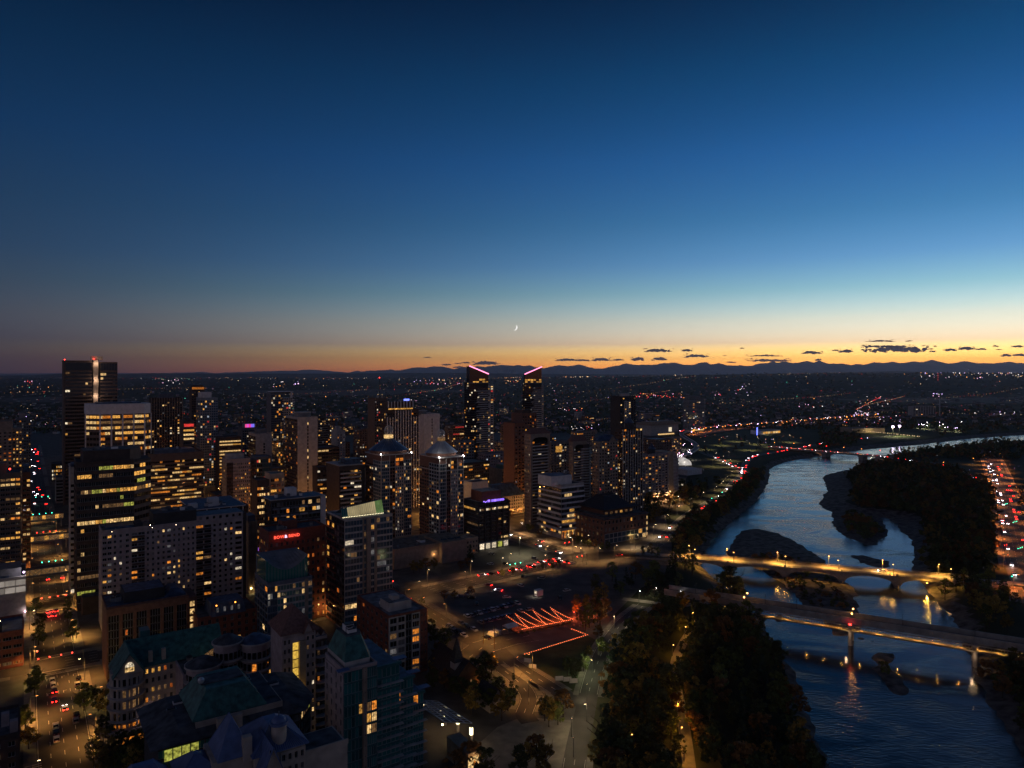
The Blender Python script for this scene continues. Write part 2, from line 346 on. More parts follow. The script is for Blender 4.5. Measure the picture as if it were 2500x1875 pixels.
def height(x, y):
    x = np.asarray(x, float); y = np.asarray(y, float)
    z = 108 * sstep(3800, 7600, y) * sstep(-.22, .42, x / np.maximum(y, 1) - .05) * (1 - .5 * sstep(9000, 14000, y))
    z = z + 55 * sstep(5500, 12000, y) + 8 * waven(x, y, .006) * sstep(2200, 5000, y)
    near = (x > 40) & (x < 1400) & (y < 1800) & (y > 100)
    if near.any():
        xn, yn = x[near], y[near]
        sr = sdist(xn, yn, RIVER) + 1.6 * waven(xn, yn) + .9 * waven(xn, yn, 2.7)
        north = sstep(520, 650, yn) * sstep(0, 60, xn - (.42 * yn - 10))
        zz = np.where(sr > 0, WZ - WZ * sstep(0, 15 + 30 * north, sr), WZ - 1.6 * sstep(0, 7, -sr))
        for pl, hh in zip(ISLES, ISLE_H):
            si = -(sdist(xn, yn, pl) + 2.0 * waven(xn, yn, 1.1) + 1.3 * waven(xn, yn, 3.1))
            zz = np.maximum(zz, np.where(si > -8, WZ - .9 + np.minimum(hh + .9, .9 + .12 * si) + .12 * waven(xn, yn, 4.3), -99))
        z = z.copy(); z[near] = zz
    return z
def gz(x, y): return float(height(np.array([x]), np.array([y]))[0])

xs = np.unique(np.concatenate([-np.geomspace(200, 42000, 46)[::-1], np.arange(-180, 60, 30), np.arange(60, 560, 4.0), np.arange(560, 1300, 7.0), np.geomspace(1310, 42000, 60)]))
ys = np.unique(np.concatenate([np.arange(-600, 150, 75), np.arange(150, 720, 4.0), np.arange(720, 1700, 7.0), np.geomspace(1710, 54000, 80)]))
GX, GY = np.meshgrid(xs, ys)
GZ = height(GX.ravel(), GY.ravel()).reshape(GX.shape)
nx, ny = len(xs), len(ys)
# ground materials
m, t, b = nmat('m_ground')
tcn = t.nodes.new('ShaderNodeTexCoord'); n1 = t.nodes.new('ShaderNodeTexNoise'); n1.inputs['Scale'].default_value = .006; n1.inputs['Detail'].default_value = 12; n1.inputs['Roughness'].default_value = .65
t.links.new(tcn.outputs['Object'], n1.inputs['Vector'])
cr = t.nodes.new('ShaderNodeValToRGB'); cr.color_ramp.elements[0].position = .35; cr.color_ramp.elements[0].color = (.028, .034, .02, 1); cr.color_ramp.elements[1].position = .66; cr.color_ramp.elements[1].color = (.09, .085, .05, 1)
e_ = cr.color_ramp.elements.new(.5); e_.color = (.045, .052, .028, 1)
t.links.new(n1.outputs['Fac'], cr.inputs[0]); t.links.new(cr.outputs[0], b.inputs['Base Color']); b.inputs['Roughness'].default_value = .95; b.inputs['Specular IOR Level'].default_value = .1
MATS['ground'] = m
surf('gravel', (.13, .118, .105), rough=.9, spec=.15, var=.7, scale=.22, bump=.4, detail=10); surf('asphalt', (.055, .053, .05), rough=.75, spec=.3, var=.35, scale=.12)
surf('pavement', (.105, .10, .092), rough=.85, spec=.2, var=.35, scale=.12, detail=9); surf('paving', (.19, .18, .16), rough=.85, var=.25, scale=.3)
surf('paint', (.62, .60, .55), rough=.6, var=.35, scale=1.5); surf('lotgravel', (.10, .098, .095), rough=.9, var=.35, scale=.1, detail=10); surf('lawn', (.045, .06, .022), rough=.95, var=.35, scale=.2)
surf('greenpaint', (.04, .22, .07), rough=.7, var=.3)
verts = np.stack([GX.ravel(), GY.ravel(), GZ.ravel()], 1)
ii = (np.arange(ny - 1)[:, None] * nx + np.arange(nx - 1)[None]).ravel()
quads = np.stack([ii, ii + 1, ii + nx + 1, ii + nx], 1)
me = bpy.data.meshes.new('ground'); me.from_pydata(verts.tolist(), [], quads.tolist())
me.materials.append(MATS['ground']); me.materials.append(MATS['gravel'])
fz = GZ.ravel()[quads].mean(1); me.polygons.foreach_set('material_index', ((fz < -1.6)).astype(np.int32)); me.polygons.foreach_set('use_smooth', np.ones(len(quads), bool)); me.update()
ground = bpy.data.objects.new('ground', me); COL.objects.link(ground); structure(ground)

# river water: one level sheet, the banks and bars stand out of it
m, t, b = nmat('m_water')
b.inputs['Base Color'].default_value = (.045, .048, .05, 1); b.inputs['Roughness'].default_value = .07; b.inputs['IOR'].default_value = 1.33; b.inputs['Specular IOR Level'].default_value = .9
tcn = t.nodes.new('ShaderNodeTexCoord'); mp = t.nodes.new('ShaderNodeMapping'); mp.inputs['Rotation'].default_value = (0, 0, .6); mp.inputs['Scale'].default_value = (.5, 1.0, 1)
t.links.new(tcn.outputs['Object'], mp.inputs['Vector'])
n1 = t.nodes.new('ShaderNodeTexNoise'); n1.inputs['Scale'].default_value = .75; n1.inputs['Detail'].default_value = 5; n1.inputs['Roughness'].default_value = .6
n2 = t.nodes.new('ShaderNodeTexNoise'); n2.inputs['Scale'].default_value = .03; n2.inputs['Detail'].default_value = 7; n2.inputs['Distortion'].default_value = 1.6
t.links.new(mp.outputs[0], n1.inputs['Vector']); t.links.new(mp.outputs[0], n2.inputs['Vector'])
mr = t.nodes.new('ShaderNodeMapRange'); mr.inputs[1].default_value = .40; mr.inputs[2].default_value = .62; mr.inputs[3].default_value = .09; mr.inputs[4].default_value = .42
t.links.new(n2.outputs['Fac'], mr.inputs[0])
bp = t.nodes.new('ShaderNodeBump'); bp.inputs['Distance'].default_value = .8
t.links.new(mr.outputs[0], bp.inputs['Strength']); t.links.new(n1.outputs['Fac'], bp.inputs['Height']); t.links.new(bp.outputs[0], b.inputs['Normal'])
MATS['water'] = m
wb = MB(); wb.face([(60, 120, WZ), (1395, 120, WZ), (1395, 1790, WZ), (60, 1790, WZ)], 'water'); structure(wb.build('river_water'))

# ------------------------------------------------------------------ mountains and foothills on the horizon
RIDGE = [(-700, 912), (0, 912), (200, 911), (380, 911), (443, 910), (490, 908), (527, 911), (592, 908), (649, 906), (694, 905), (723, 905), (744, 902), (784, 904), (843, 909), (859, 909), (868, 905), (884, 908), (902, 904),
    (918, 905), (954, 902), (974, 905), (997, 900), (1017, 896), (1038, 898), (1060, 894), (1078, 895), (1110, 901), (1126, 897), (1144, 897), (1166, 894), (1184, 896), (1205, 893), (1225, 891),
    (1257, 893), (1266, 891), (1279, 893), (1293, 892), (1307, 896), (1327, 899), (1347, 895), (1366, 891), (1386, 894), (1415, 890), (1436, 896), (1458, 900), (1478, 899), (1497, 893), (1510, 892),
    (1528, 887), (1555, 891), (1571, 890), (1594, 891), (1616, 887), (1648, 885), (1666, 890), (1693, 891), (1709, 885), (1723, 884), (1736, 890), (1757, 886), (1770, 891), (1798, 893), (1807, 891),
    (1816, 893), (1836, 893), (1850, 888), (1874, 886), (1886, 882), (1897, 886), (1915, 882), (1926, 885), (1946, 886), (1968, 881), (1989, 885), (2000, 880), (2015, 889), (2033, 887), (2045, 889),
    (2054, 887), (2071, 895), (2092, 888), (2109, 891), (2135, 884), (2155, 886), (2180, 883), (2196, 887), (2235, 882), (2257, 884), (2274, 878), (2312, 888), (2339, 885), (2355, 881), (2384, 886),
    (2426, 887), (2465, 883), (2481, 886), (2500, 887), (2600, 883), (2750, 889), (2900, 880), (3100, 890), (3300, 886)]
def range_mesh(name, ridge, d0, d1, d2, mat, step, rough, seed):
    rr = np.random.RandomState(seed); rx = np.array([p[0] for p in ridge]); ry = np.array([p[1] for p in ridge])
    px = np.arange(rx[0], rx[-1], step); py = np.interp(px, rx, ry) + rr.randn(len(px)) * rough
    ridge_z = CAMZ - (py - HY) / F * d1; n = len(px); vv = []
    rows = [(d0, 0), (d0 + .35 * (d1 - d0), .22), (d0 + .7 * (d1 - d0), .6), (d1, 1.0), (d2, .2)]
    for k, (d, fz_) in enumerate(rows):
        jit = rr.randn(n) * .08 * (0 < fz_ < 1)
        xw = (px - CX) / F * d1
        if k in (1, 2): xw = xw + rr.randn(n) * step / F * d1 * .5
        vv.append(np.stack([xw, d + 0 * px + rr.randn(n) * (d1 - d0) * .03 * (k in (1, 2)), np.maximum(0, ridge_z * np.clip(fz_ + jit, 0, 1)) - 8 * (k == 0)], 1))
    vv = np.concatenate(vv); q = []
    for k in range(len(rows) - 1):
        a = k * n + np.arange(n - 1); q.append(np.stack([a, a + 1, a + n + 1, a + n], 1))
    me = bpy.data.meshes.new(name); me.from_pydata(vv.tolist(), [], np.concatenate(q).tolist()); me.materials.append(MATS[mat])
    o = bpy.data.objects.new(name, me); COL.objects.link(o); structure(o); return o
surf('rock', (.25, .25, .29), rough=.95, spec=.1, var=.4, scale=.0006); surf('hillwood', (.05, .055, .04), rough=.95, spec=.1, var=.4, scale=.002)
range_mesh('mountains', RIDGE, 38000, 45000, 50000, 'rock', 5, .35, 3)
range_mesh('foothills', [(-900, 918), (0, 917), (60, 916), (113, 915), (156, 912), (294, 913), (384, 910.5), (440, 912), (520, 912), (700, 912), (850, 911.5), (1100, 910), (1300, 913), (1700, 915), (1950, 911), (2180, 906), (2300, 909), (2500, 911), (3100, 912)], 17000, 21000, 24000, 'hillwood', 12, .25, 5)

# ================================================================== roads, pavements, paths
def strip(mb, pts, wd, z, mat, off=0.0, thick=0.0):
    """flat ribbon along world points"""
    pts = [Vector((p[0], p[1], 0)) for p in pts]; lft = []; rgt = []
    for i, p in enumerate(pts):
        a = pts[max(i - 1, 0)]; c = pts[min(i + 1, len(pts) - 1)]; d = (c - a).normalized(); n = Vector((-d.y, d.x, 0))
        lft.append(p + n * (off + wd / 2)); rgt.append(p + n * (off - wd / 2))
    for i in range(len(pts) - 1):
        zz = [z if not callable(z) else z(q) for q in (rgt[i], rgt[i + 1], lft[i + 1], lft[i])]
        q = [(*v[:2], h) for v, h in zip((rgt[i], rgt[i + 1], lft[i + 1], lft[i]), zz)]
        mb.face(q, mat)
        if thick:
            for s_ in ((0, 1), (2, 3)):
                a_, b_ = q[s_[0]], q[s_[1]]
                mb.face([(a_[0], a_[1], a_[2] - thick), (b_[0], b_[1], b_[2] - thick), b_, a_], mat)
def smooth_line(pts, n=6):
    """Catmull-Rom through the points"""
    pts = [Vector((p[0], p[1], p[2] if len(p) > 2 else 0)) for p in pts]; out = []
    for i in range(len(pts) - 1):
        p0 = pts[max(i - 1, 0)]; p1 = pts[i]; p2 = pts[i + 1]; p3 = pts[min(i + 2, len(pts) - 1)]
        for k in range(n):
            u = k / n; out.append(.5 * ((2 * p1) + (p2 - p0) * u + (2 * p0 - 5 * p1 + 4 * p2 - p3) * u * u + (3 * p1 - p0 - 3 * p2 + p3) * u ** 3))
    return out + [pts[-1]]
def along(pts, step, start=0.0):
    """points with directions every step metres"""
    out = []; acc = start; pts = [Vector((p[0], p[1], p[2] if len(p) > 2 else 0)) for p in pts]
    for a, b_ in zip(pts[:-1], pts[1:]):
        l = (b_ - a).length
        while acc <= l:
            out.append((a + (b_ - a) * (acc / l), (b_ - a).normalized())); acc += step
        acc -= l
    return out
RZ = [.05]
def road(name, pts, wd, lanes=2, walks=True, dash=True, mat='asphalt', walk_gaps=(), walk_w=3.6, edge=True, name_walk='sidewalk'):
    RZ[0] += .006; z = RZ[0]
    mb = MB(); strip(mb, pts, wd, z, mat); o = structure(mb.build(name))
    if dash and lanes > 1:
        mk = MB(); lw = wd / lanes
        for k in range(1, lanes):
            off = -wd / 2 + k * lw
            for p, d in along(pts, 9.0, 2):
                if not any((p - g).length < rg for g, rg in walk_gaps):
                    n = Vector((-d.y, d.x, 0)); c = p + n * off
                    strip(mk, [c - d * 1.6, c + d * 1.6], .16, z + .012, 'paint')
        if edge:
            for s_ in (-1, 1):
                for p, d in along(pts, 4.0, 0):
                    if not any((p - g).length < rg for g, rg in walk_gaps):
                        n = Vector((-d.y, d.x, 0)); c = p + n * s_ * (wd / 2 - .4); strip(mk, [c - d * 2, c + d * 2], .12, z + .012, 'paint')
        mk.build('lane_markings', o, kind='stuff')
    if walks:
        wk = MB()
        for s_ in (-1, 1):
            for p, d in along(pts, 4.0, 2):
                if not any((p - g).length < rg for g, rg in walk_gaps):
                    n = Vector((-d.y, d.x, 0)); c = p + n * s_ * (wd / 2 + walk_w / 2); strip(wk, [c - d * 1.985, c + d * 1.985], walk_w, .19, 'paving', thick=.16)
        structure(wk.build(name_walk))
    return o
# downtown blocks: paved ground
pv = MB(); gpts = [P(-900, 1400), P(60, 2300), P(1245, 2300), P(1395, 1880), P(1420, 1700), P(1470, 1600), P(1500, 1500), P(1560, 1440), P(1640, 1385), P(1640, 1330), P(1620, 1240), P(1690, 1150), P(1600, 1060), P(700, 1010), P(-400, 1030)]
pv.face([(p.x, p.y, .02) for p in gpts], 'pavement'); structure(pv.build('city_pavement'))
AVE0 = P(147, 1726)
def on_ave(t): return AVE0 + AV * t
x1 = P(130, 1622); x1t = (x1 - AVE0).dot(AV); cross_t = [x1t, (P(120, 1478) - AVE0).dot(AV), (P(113, 1370) - AVE0).dot(AV), (P(108, 1290) - AVE0).dot(AV), (P(106, 1225) - AVE0).dot(AV), 620, 730, 850, 980]
gaps = [(on_ave(t_), 15) for t_ in cross_t]
road('avenue', [on_ave(t_) for t_ in (-140, -70, 0, 60, 120, 200, 300, 420, 560, 700, 900, 1200)], 15.5, 4, walk_gaps=gaps)
for t_ in cross_t:
    c = on_ave(t_); e = [c + BV * s_ for s_ in (-160, -60, 0, 60, 150)]
    road('cross_street', e, 11.0, 3, walk_gaps=[(c, 17)])
jm = MB()                                                           # crossing lines, stop lines and turn arrows at the junctions
for t_ in cross_t[:5]:
    for q_, w_ in ((-8.2, .25), (-11.2, .25), (8.2, .25), (11.2, .25), (-12.6, .45)):
        c = on_ave(t_ + q_); strip(jm, [c - BV * 7.6, c + BV * 7.6], w_, .21, 'paint')
    for q_ in (-18, -34):
        for x_ in (-3.6, 1.6, 5.6):
            c = on_ave(t_ + q_) + BV * x_; strip(jm, [c - AV * 1.2, c + AV * 1.0], .22, .21, 'paint'); strip(jm, [c + AV * .9, c + AV * 1.0 + BV * 1.1], .22, .214, 'paint')
c = on_ave(-46)
for k in range(3): strip(jm, [c - BV * 11 + AV * k * 1.6, c - BV * 6.5 + AV * k * 1.6], .6, .22, 'paint')
strip(jm, [on_ave(-66) - BV * 3.5, on_ave(-62) - BV * 3.5], 4.0, .218, 'greenpaint'); structure(jm.build('junction_markings'))
X4 = P(978, 1458); XR = P(1418, 1362)                              # two main crossings in the middle
road('riverfront_avenue', [X4 - BV * 160, X4 - BV * 60, X4, X4 + (XR - X4) * .33, X4 + (XR - X4) * .66, XR, P(1480, 1356), P(1560, 1350)], 17.0, 5, walk_gaps=[(X4, 19), (XR, 30)])
road('side_street', [X4 + AV * 200, X4 + AV * 80, X4, P(1050, 1500), P(1120, 1545), P(1180, 1575)], 11.5, 3, walk_gaps=[(X4, 19), (P(1200, 1580), 26)])
road('diagonal_street', [XR + AV * 420, XR + AV * 300, XR + AV * 180, XR + AV * 90, XR], 14.0, 4, walk_gaps=[(XR, 24), (XR + AV * 150, 16)])
road('cross_street', [XR + AV * 150 - BV * 120, XR + AV * 150, XR + AV * 150 + BV * 110, P(1600, 1245), P(1680, 1228)], 12.0, 3, walk_gaps=[(XR + AV * 150, 16), (P(1640, 1235), 60)])
road('plaza_street', [P(1120, 1625), P(1180, 1580), P(1240, 1562), P(1290, 1553)], 15.0, 2, walks=False, mat='asphalt')
road('lane', smooth_line([P(1215, 1585), P(1250, 1617), P(1330, 1668), P(1414, 1722)]), 7.5, 2, walks=True, walk_gaps=[(P(1215, 1585), 14), (P(1414, 1722), 12)], walk_w=2.0)
road('curved_driveway', smooth_line([P(1195, 1600), P(1222, 1630), P(1268, 1668), P(1291, 1705), P(1281, 1742), P(1295, 1765)]), 7.0, 2, walks=True, walk_gaps=[(P(1195, 1600), 14), (P(1295, 1765), 8)], walk_w=2.4)
road('boulevard', smooth_line([P(1570, 1480), P(1522, 1519), P(1481, 1573), P(1455, 1629), P(1440, 1681), P(1427, 1745), P(1414, 1800), P(1401, 1873), P(1385, 1990)]), 7.5, 2, walks=True, walk_gaps=[(P(1420, 1790), 16), (P(1414, 1722), 9)], walk_w=2.2)
pz = MB(); pz.face([(*P(x, y)[:2], .045) for x, y in ((1060, 1990), (1130, 1850), (1215, 1775), (1275, 1750), (1330, 1755), (1405, 1760), (1420, 1800), (1405, 1880), (1390, 1990))], 'paving'); structure(pz.build('plaza'))
cw = MB()                                                           # ladder crossing over the boulevard, by the plaza
for p, d in along(smooth_line([P(1425, 1752), P(1414, 1800), P(1404, 1860), P(1398, 1900)]), 1.35):
    n = Vector((-d.y, d.x, 0)); strip(cw, [p - n * 3.2, p + n * 3.2], .5, .155, 'paint')
structure(cw.build('crosswalk_markings'))
PATH = smooth_line([P(1720, 1500), P(1690, 1535), P(1660, 1585), P(1648, 1625), P(1652, 1680), P(1664, 1735), P(1672, 1790), P(1680, 1850), P(1690, 1940)])
pm = MB(); strip(pm, PATH, 4.2, .05, 'paving'); structure(pm.build('riverside_path'))
pm = MB(); strip(pm, smooth_line([P(1520, 1462), P(1600, 1472), P(1660, 1478), P(1730, 1470)]), 5, .056, 'paving'); structure(pm.build('bank_path'))
# lots and lawns
lot = MB(); lot.face([(*P(x, y)[:2], .04) for x, y in ((1010, 1462), (1410, 1392), (1470, 1420), (1480, 1470), (1400, 1500), (1290, 1532), (1205, 1560), (1170, 1555))], 'lotgravel'); structure(lot.build('gravel_parking_lot'))
lot = MB(); lot.face([(*P(x, y)[:2], .036) for x, y in ((1150, 1366), (1262, 1328), (1330, 1340), (1385, 1357), (1215, 1386), (1080, 1404), (1075, 1392))], 'asphalt'); structure(lot.build('lit_parking_lot'))
lw = MB()
lw.face([(*P(x, y)[:2], .035) for x, y in ((1275, 1600), (1434, 1552), (1470, 1570), (1446, 1640), (1420, 1700), (1340, 1660), (1290, 1625))], 'lawn'); structure(lw.build('sunken_lawn'))
lw = MB(); lw.face([(*P(x, y)[:2], .034) for x, y in ((1690, 1075), (1800, 1050), (1900, 1052), (1960, 1075), (1930, 1100), (1850, 1112), (1790, 1120), (1740, 1112))], 'lawn'); structure(lw.build('roadside_grass'))
# the far side roads
road('riverside_drive', smooth_line([P(1560, 1350), P(1610, 1322), P(1680, 1260), P(1736, 1226), P(1771, 1207), P(1793, 1178), P(1815, 1155), P(1780, 1133), P(1742, 1115), P(1700, 1100)]), 12, 3, walks=False)
road('ramp', smooth_line([P(1815, 1155), P(1818, 1138), P(1828, 1122), P(1850, 1112), P(1890, 1105), P(1960, 1092), P(2050, 1076), P(2130, 1069), P(2200, 1060)]), 9, 2, walks=False)
HWY = smooth_line([P(2440, 1700), P(2540, 1480), P(2507, 1400), P(2478, 1299), P(2455, 1215), P(2440, 1170), P(2420, 1120), P(2400, 1090)])
road('north_avenue', HWY[6:], 21, 6, walks=True, walk_gaps=[(P(2470, 1400), 22), (P(2440, 1190), 22)])
road('north_bank_road', smooth_line([P(2600, 1240), P(2520, 1215), P(2440, 1192), P(2360, 1160), P(2290, 1134), P(2200, 1122), P(2136, 1113)]), 12, 3, walks=False)
FREEWAY = smooth_line([P(1660, 1062), P(1681, 1056), P(1753, 1047), P(1844, 1040), P(1900, 1036), P(2010, 1027), P(2080, 1020), P(2136, 1014), P(2105, 1003), P(2110, 988), P(2160, 975), P(2200, 968)])
# ================================================================== bridges
T_ = thing('arch_bridge', 'low concrete arch bridge with yellow-lit road deck over the river', 'bridge')
bp0, bp1 = P(1640, 1363, 2), P(2400, 1424.5, 2)
dirb = (bp1 - bp0); dirb.z = 0; LB = dirb.length; dirb.normalize(); nb_ = Vector((-dirb.y, dirb.x, 0))   # nb_ = away from the camera
angb = math.atan2(dirb.y, dirb.x)
T_.location = (bp0.x, bp0.y, 0); T_.rotation_euler = (0, 0, angb); BRIDGE = T_; BLEN = LB
def bx_(px):                                              # distance along the bridge's near edge seen at photo column px
    k = (px - CX) / F; return (k * bp0.y - bp0.x) / (dirb.x - k * dirb.y)
BWD = 13.0
mb = MB(); mb.box(0, LB, .3, BWD - .3, 1.1, 1.96, 'bridgestone'); mb.build('deck', T_)
mb = MB(); mb.box(-25, LB + 30, 2.3, BWD - 2.3, 1.97, 2.0, 'concrete'); mb.build('roadway', T_)
for y0 in (.3, BWD - 2.3):
    mb = MB(); mb.box(0, LB, y0, y0 + 2.0, 1.98, 2.16, 'paving'); mb.build('footway', T_)
mb = MB()
for k in range(int(LB / 9)):
    mb.box(k * 9 + 2, k * 9 + 5, BWD / 2 - .08, BWD / 2 + .08, 2.004, 2.012, 'paint')
mb.build('lane_markings', T_, kind='stuff')
for y0 in (0, BWD - .3):                                  # balustrades: rail, base and closely set posts
    mb = MB(); mb.box(0, LB, y0, y0 + .3, 2.95, 3.15, 'bridgestone'); mb.box(0, LB, y0, y0 + .3, 1.4, 2.3, 'bridgestone')
    k = 0.0
    while k < LB: mb.box(k, k + .25, y0 + .05, y0 + .25, 2.3, 2.95, 'bridgestone'); k += .75
    mb.build('parapet', T_)
PIERS = [bx_(x) for x in (1640, 1777, 1916, 2055, 2191, 2332, 2420)]
for a, c in zip(PIERS[:-1], PIERS[1:]):                    # one arch ring with its spandrel walls per span
    mb = MB(); n = 14; s0, s1 = a + 1.2, c - 1.2; pts = []
    for i in range(n + 1):
        u = i / n; x = s0 + (s1 - s0) * u; pts.append((x, WZ + .5 + 5.3 * math.sqrt(max(0, 1 - (2 * u - 1) ** 2)) ** .9))
    for y0, y1 in ((.15, 1.2), (BWD - 1.2, BWD - .15)):
        for (xa, za), (xb, zb) in zip(pts[:-1], pts[1:]):
            mb.face([(xa, y0, za), (xb, y0, zb), (xb, y0, 1.4), (xa, y0, 1.4)], 'bridgestone'); mb.face([(xb, y1, zb), (xa, y1, za), (xa, y1, 1.4), (xb, y1, 1.4)], 'bridgestone')
    for (xa, za), (xb, zb) in zip(pts[:-1], pts[1:]): mb.face([(xa, .15, za), (xa, BWD - .15, za), (xb, BWD - .15, zb), (xb, .15, zb)], 'bridgestone')
    mb.build('arch', T_)
for a in PIERS[:-1]:
    mb = MB(); mb.prism([(a - 1.3, 0), (a, -1.6), (a + 1.3, 0), (a + 1.3, BWD), (a, BWD + 1.6), (a - 1.3, BWD)], WZ - 2, WZ + 1.8, 'bridgestone'); mb.box(a - 1.25, a + 1.25, .02, BWD - .02, WZ + 1.8, 1.38, 'bridgestone')
    mb.box(a - .5, a + .5, -.12, 0.42, 1.5, 3.4, 'bridgestone'); mb.box(a - .5, a + .5, BWD - .42, BWD + .12, 1.5, 3.4, 'bridgestone'); mb.build('pier', T_)
mb = MB(); mb.box(-24, PIERS[0] + 1, .1, BWD - .1, -3, 1.08, 'bridgestone'); mb.build('abutment', T_)
mb = MB(); mb.box(PIERS[-2] + 1, LB + 20, .1, BWD - .1, -4, 1.06, 'bridgestone'); mb.build('abutment', T_)
def on_bridge(s_, y_, z_=2.0): return Vector((bp0.x, bp0.y, 0)) + dirb * s_ + nb_ * y_ + Vector((0, 0, z_))
rm = MB(); a0 = on_bridge(-24, BWD / 2); strip(rm, [a0 + dirb * 2, a0, a0 - dirb * 25, P(1560, 1352)], 11, lambda q: .1 + 1.9 * min(1, max(0, 1 - (Vector((q.x, q.y, 0)) - Vector((a0.x, a0.y, 0))).length / 28)), 'asphalt'); structure(rm.build('bridge_approach'))
a1 = on_bridge(LB + 18, BWD / 2); rm = MB(); strip(rm, [a1 - dirb * 2, a1, a1 + dirb * 25, a1 + dirb * 50], 11, lambda q: .15 + 1.85 * min(1, max(0, 1 - (Vector((q.x, q.y, 0)) - Vector((a1.x, a1.y, 0))).length / 30)), 'asphalt'); structure(rm.build('bridge_approach'))

# rail bridge: a trough for trains on round piers, a lit footbridge slung underneath
q0, q1 = P(2078, 1567, WZ), P(2379, 1618, WZ); dr = (q1 - q0).normalized(); nr = Vector((-dr.y, dr.x, 0)); SP = (q1 - q0).length
T_ = thing('rail_bridge', 'long pale rail bridge with yellow-lit footbridge slung below its trough', 'bridge', (q0.x, q0.y, 0), math.atan2(dr.y, dr.x)); RAILB = T_
x0, x1 = -92, 125
mb = MB(); mb.box(x0, x1, -4.2, 4.2, 5.2, 5.8, 'roofdark'); mb.build('trough_floor', T_)
for y0 in (-4.5, 4.2):
    mb = MB(); mb.box(x0, x1, y0, y0 + .3, 4.9, 7.9, 'concrete'); mb.box(x0, x1, y0 - .15, y0 + .45, 7.9, 8.1, 'concrete'); mb.build('side_wall', T_)
for y0 in (-2.6, -1.16, 1.16, 2.6):
    mb = MB(); mb.box(x0, x1, y0 - .06, y0 + .06, 5.8, 6.0, 'steel'); mb.build('rail', T_)
mb = MB(); mb.box(-66, 92, -7.4, -3.9, 2.2, 2.75, 'paving'); mb.build('footbridge_deck', T_)
for y0 in (-7.45, -3.95):
    mb = MB(); mb.box(-66, 92, y0, y0 + .08, 3.75, 3.85, 'steel'); k = -66
    while k < 92: mb.box(k, k + .06, y0, y0 + .07, 2.75, 3.75, 'steel'); k += 1.2
    mb.build('handrail', T_)
for xx in (-SP, 0, SP, SP + 34):
    gp = q0 + dr * xx - nr * 0; zb = min(WZ - 1, gz(gp.x, gp.y) - 1)
    mb = MB(); mb.cyl(0 + xx, -5.0, 1.0, zb, 5.2, 'concrete', n=14); mb.cyl(xx, 2.6, 1.0, zb, 5.2, 'concrete', n=14); mb.box(xx - 1.1, xx + 1.1, -7.0, 4.4, 4.2, 5.18, 'concrete'); mb.build('pier', T_)
    for yy in (-3.6, 3.6):
        mb = MB(); mb.cyl(xx, yy, .08, 8.0, 10.6, 'darkmetal', n=6); mb.beam((xx, yy, 10.5), (xx + .9, yy, 10.7), .12, 'darkmetal'); mb.build('catenary_post', T_)
for k in (-76, -40, -25, 22, 70, 100):
    mb = MB(); mb.box(k - .1, k + .1, 0.0, .2, 5.8, 12.2, 'darkmetal'); mb.beam((k, .1, 11.5), (k, 3, 11.8), .1, 'darkmetal'); mb.beam((k, .1, 11.5), (k, -3, 11.8), .1, 'darkmetal'); mb.build('catenary_post', T_)
for k in range(-60, 92, 8):                               # lights under the trough shining on the footbridge
    mb = MB(); mb.box(k - .5, k + .5, -4.8, -4.55, 4.62, 4.8, 'pole'); mb.box(k - .45, k + .45, -4.78, -4.57, 4.58, 4.62, 'e_stair'); mb.build('deck_light', T_)
    lamp_light(T_, (k, -5.2, 4.5), 800, (1, .48, .08), rad=.1, size=165)
mb = MB(); mb.box(-66, 92, -5.5, -5.42, 4.38, 4.9, 'concrete'); mb.build('added_light_shield', T_)  # board added to keep the deck lights from reflecting in the river
for xx in (-SP, 0):
    for yy in (-4.0, 4.0):
        mb = MB(); mb.cyl(xx + .6, yy, .07, 8.1, 9.7, 'darkmetal', n=6); mb.ball((xx + .6, yy, 10.0), .38, 'l_sodium', 8); mb.build('bridge_lamp', T_)
        lamp_light(T_, (xx + .6, yy, 10.6), 350, SOD, spot=False)
for xx in (0, SP): lamp_light(T_, (xx - 1.5, -8.6, .8), 260, (1, .62, .34), spot=False, rad=.3)
mb = MB(); mb.cyl(0, -6.3, .5, 4.3, 5.6, 'l_red', n=8); mb.build('navigation_light', T_)

# far road bridge
f0, f1 = P(1880, 1090.5, 3), P(2150, 1114, 3); fd = f1 - f0; fd.z = 0; FL = fd.length; fd.normalize()
T_ = thing('girder_bridge', 'flat girder bridge far upstream with a line of tail lights on it', 'bridge', (f0.x, f0.y, 0), math.atan2(fd.y, fd.x)); FARB = T_
mb = MB(); mb.box(0, FL, -7, 7, 2.1, 3.0, 'concrete'); mb.build('deck', T_)
mb = MB(); mb.box(0, FL, -7.2, -6.9, 1.6, 4.0, 'concrete'); mb.build('girder', T_)
mb = MB(); mb.box(0, FL, 6.9, 7.2, 1.6, 4.0, 'concrete'); mb.build('girder', T_)
def fx_(px): k = (px - CX) / F; return (k * f0.y - f0.x) / (fd.x - k * fd.y)
for px in (2017, 2107):
    mb = MB(); c = fx_(px)
    mb.prism([(c - 3.2, -8), (c + 3.2, -8), (c + 3.2, 8), (c - 3.2, 8)], WZ - 2, 0.2, 'concrete'); mb.box(c - 5.5, c + 5.5, -6.8, 6.8, .2, 2.08, 'concrete'); mb.build('pier', T_)
def on_far(s_, y_=0): return f0 + fd * s_ + Vector((-fd.y, fd.x, 0)) * y_
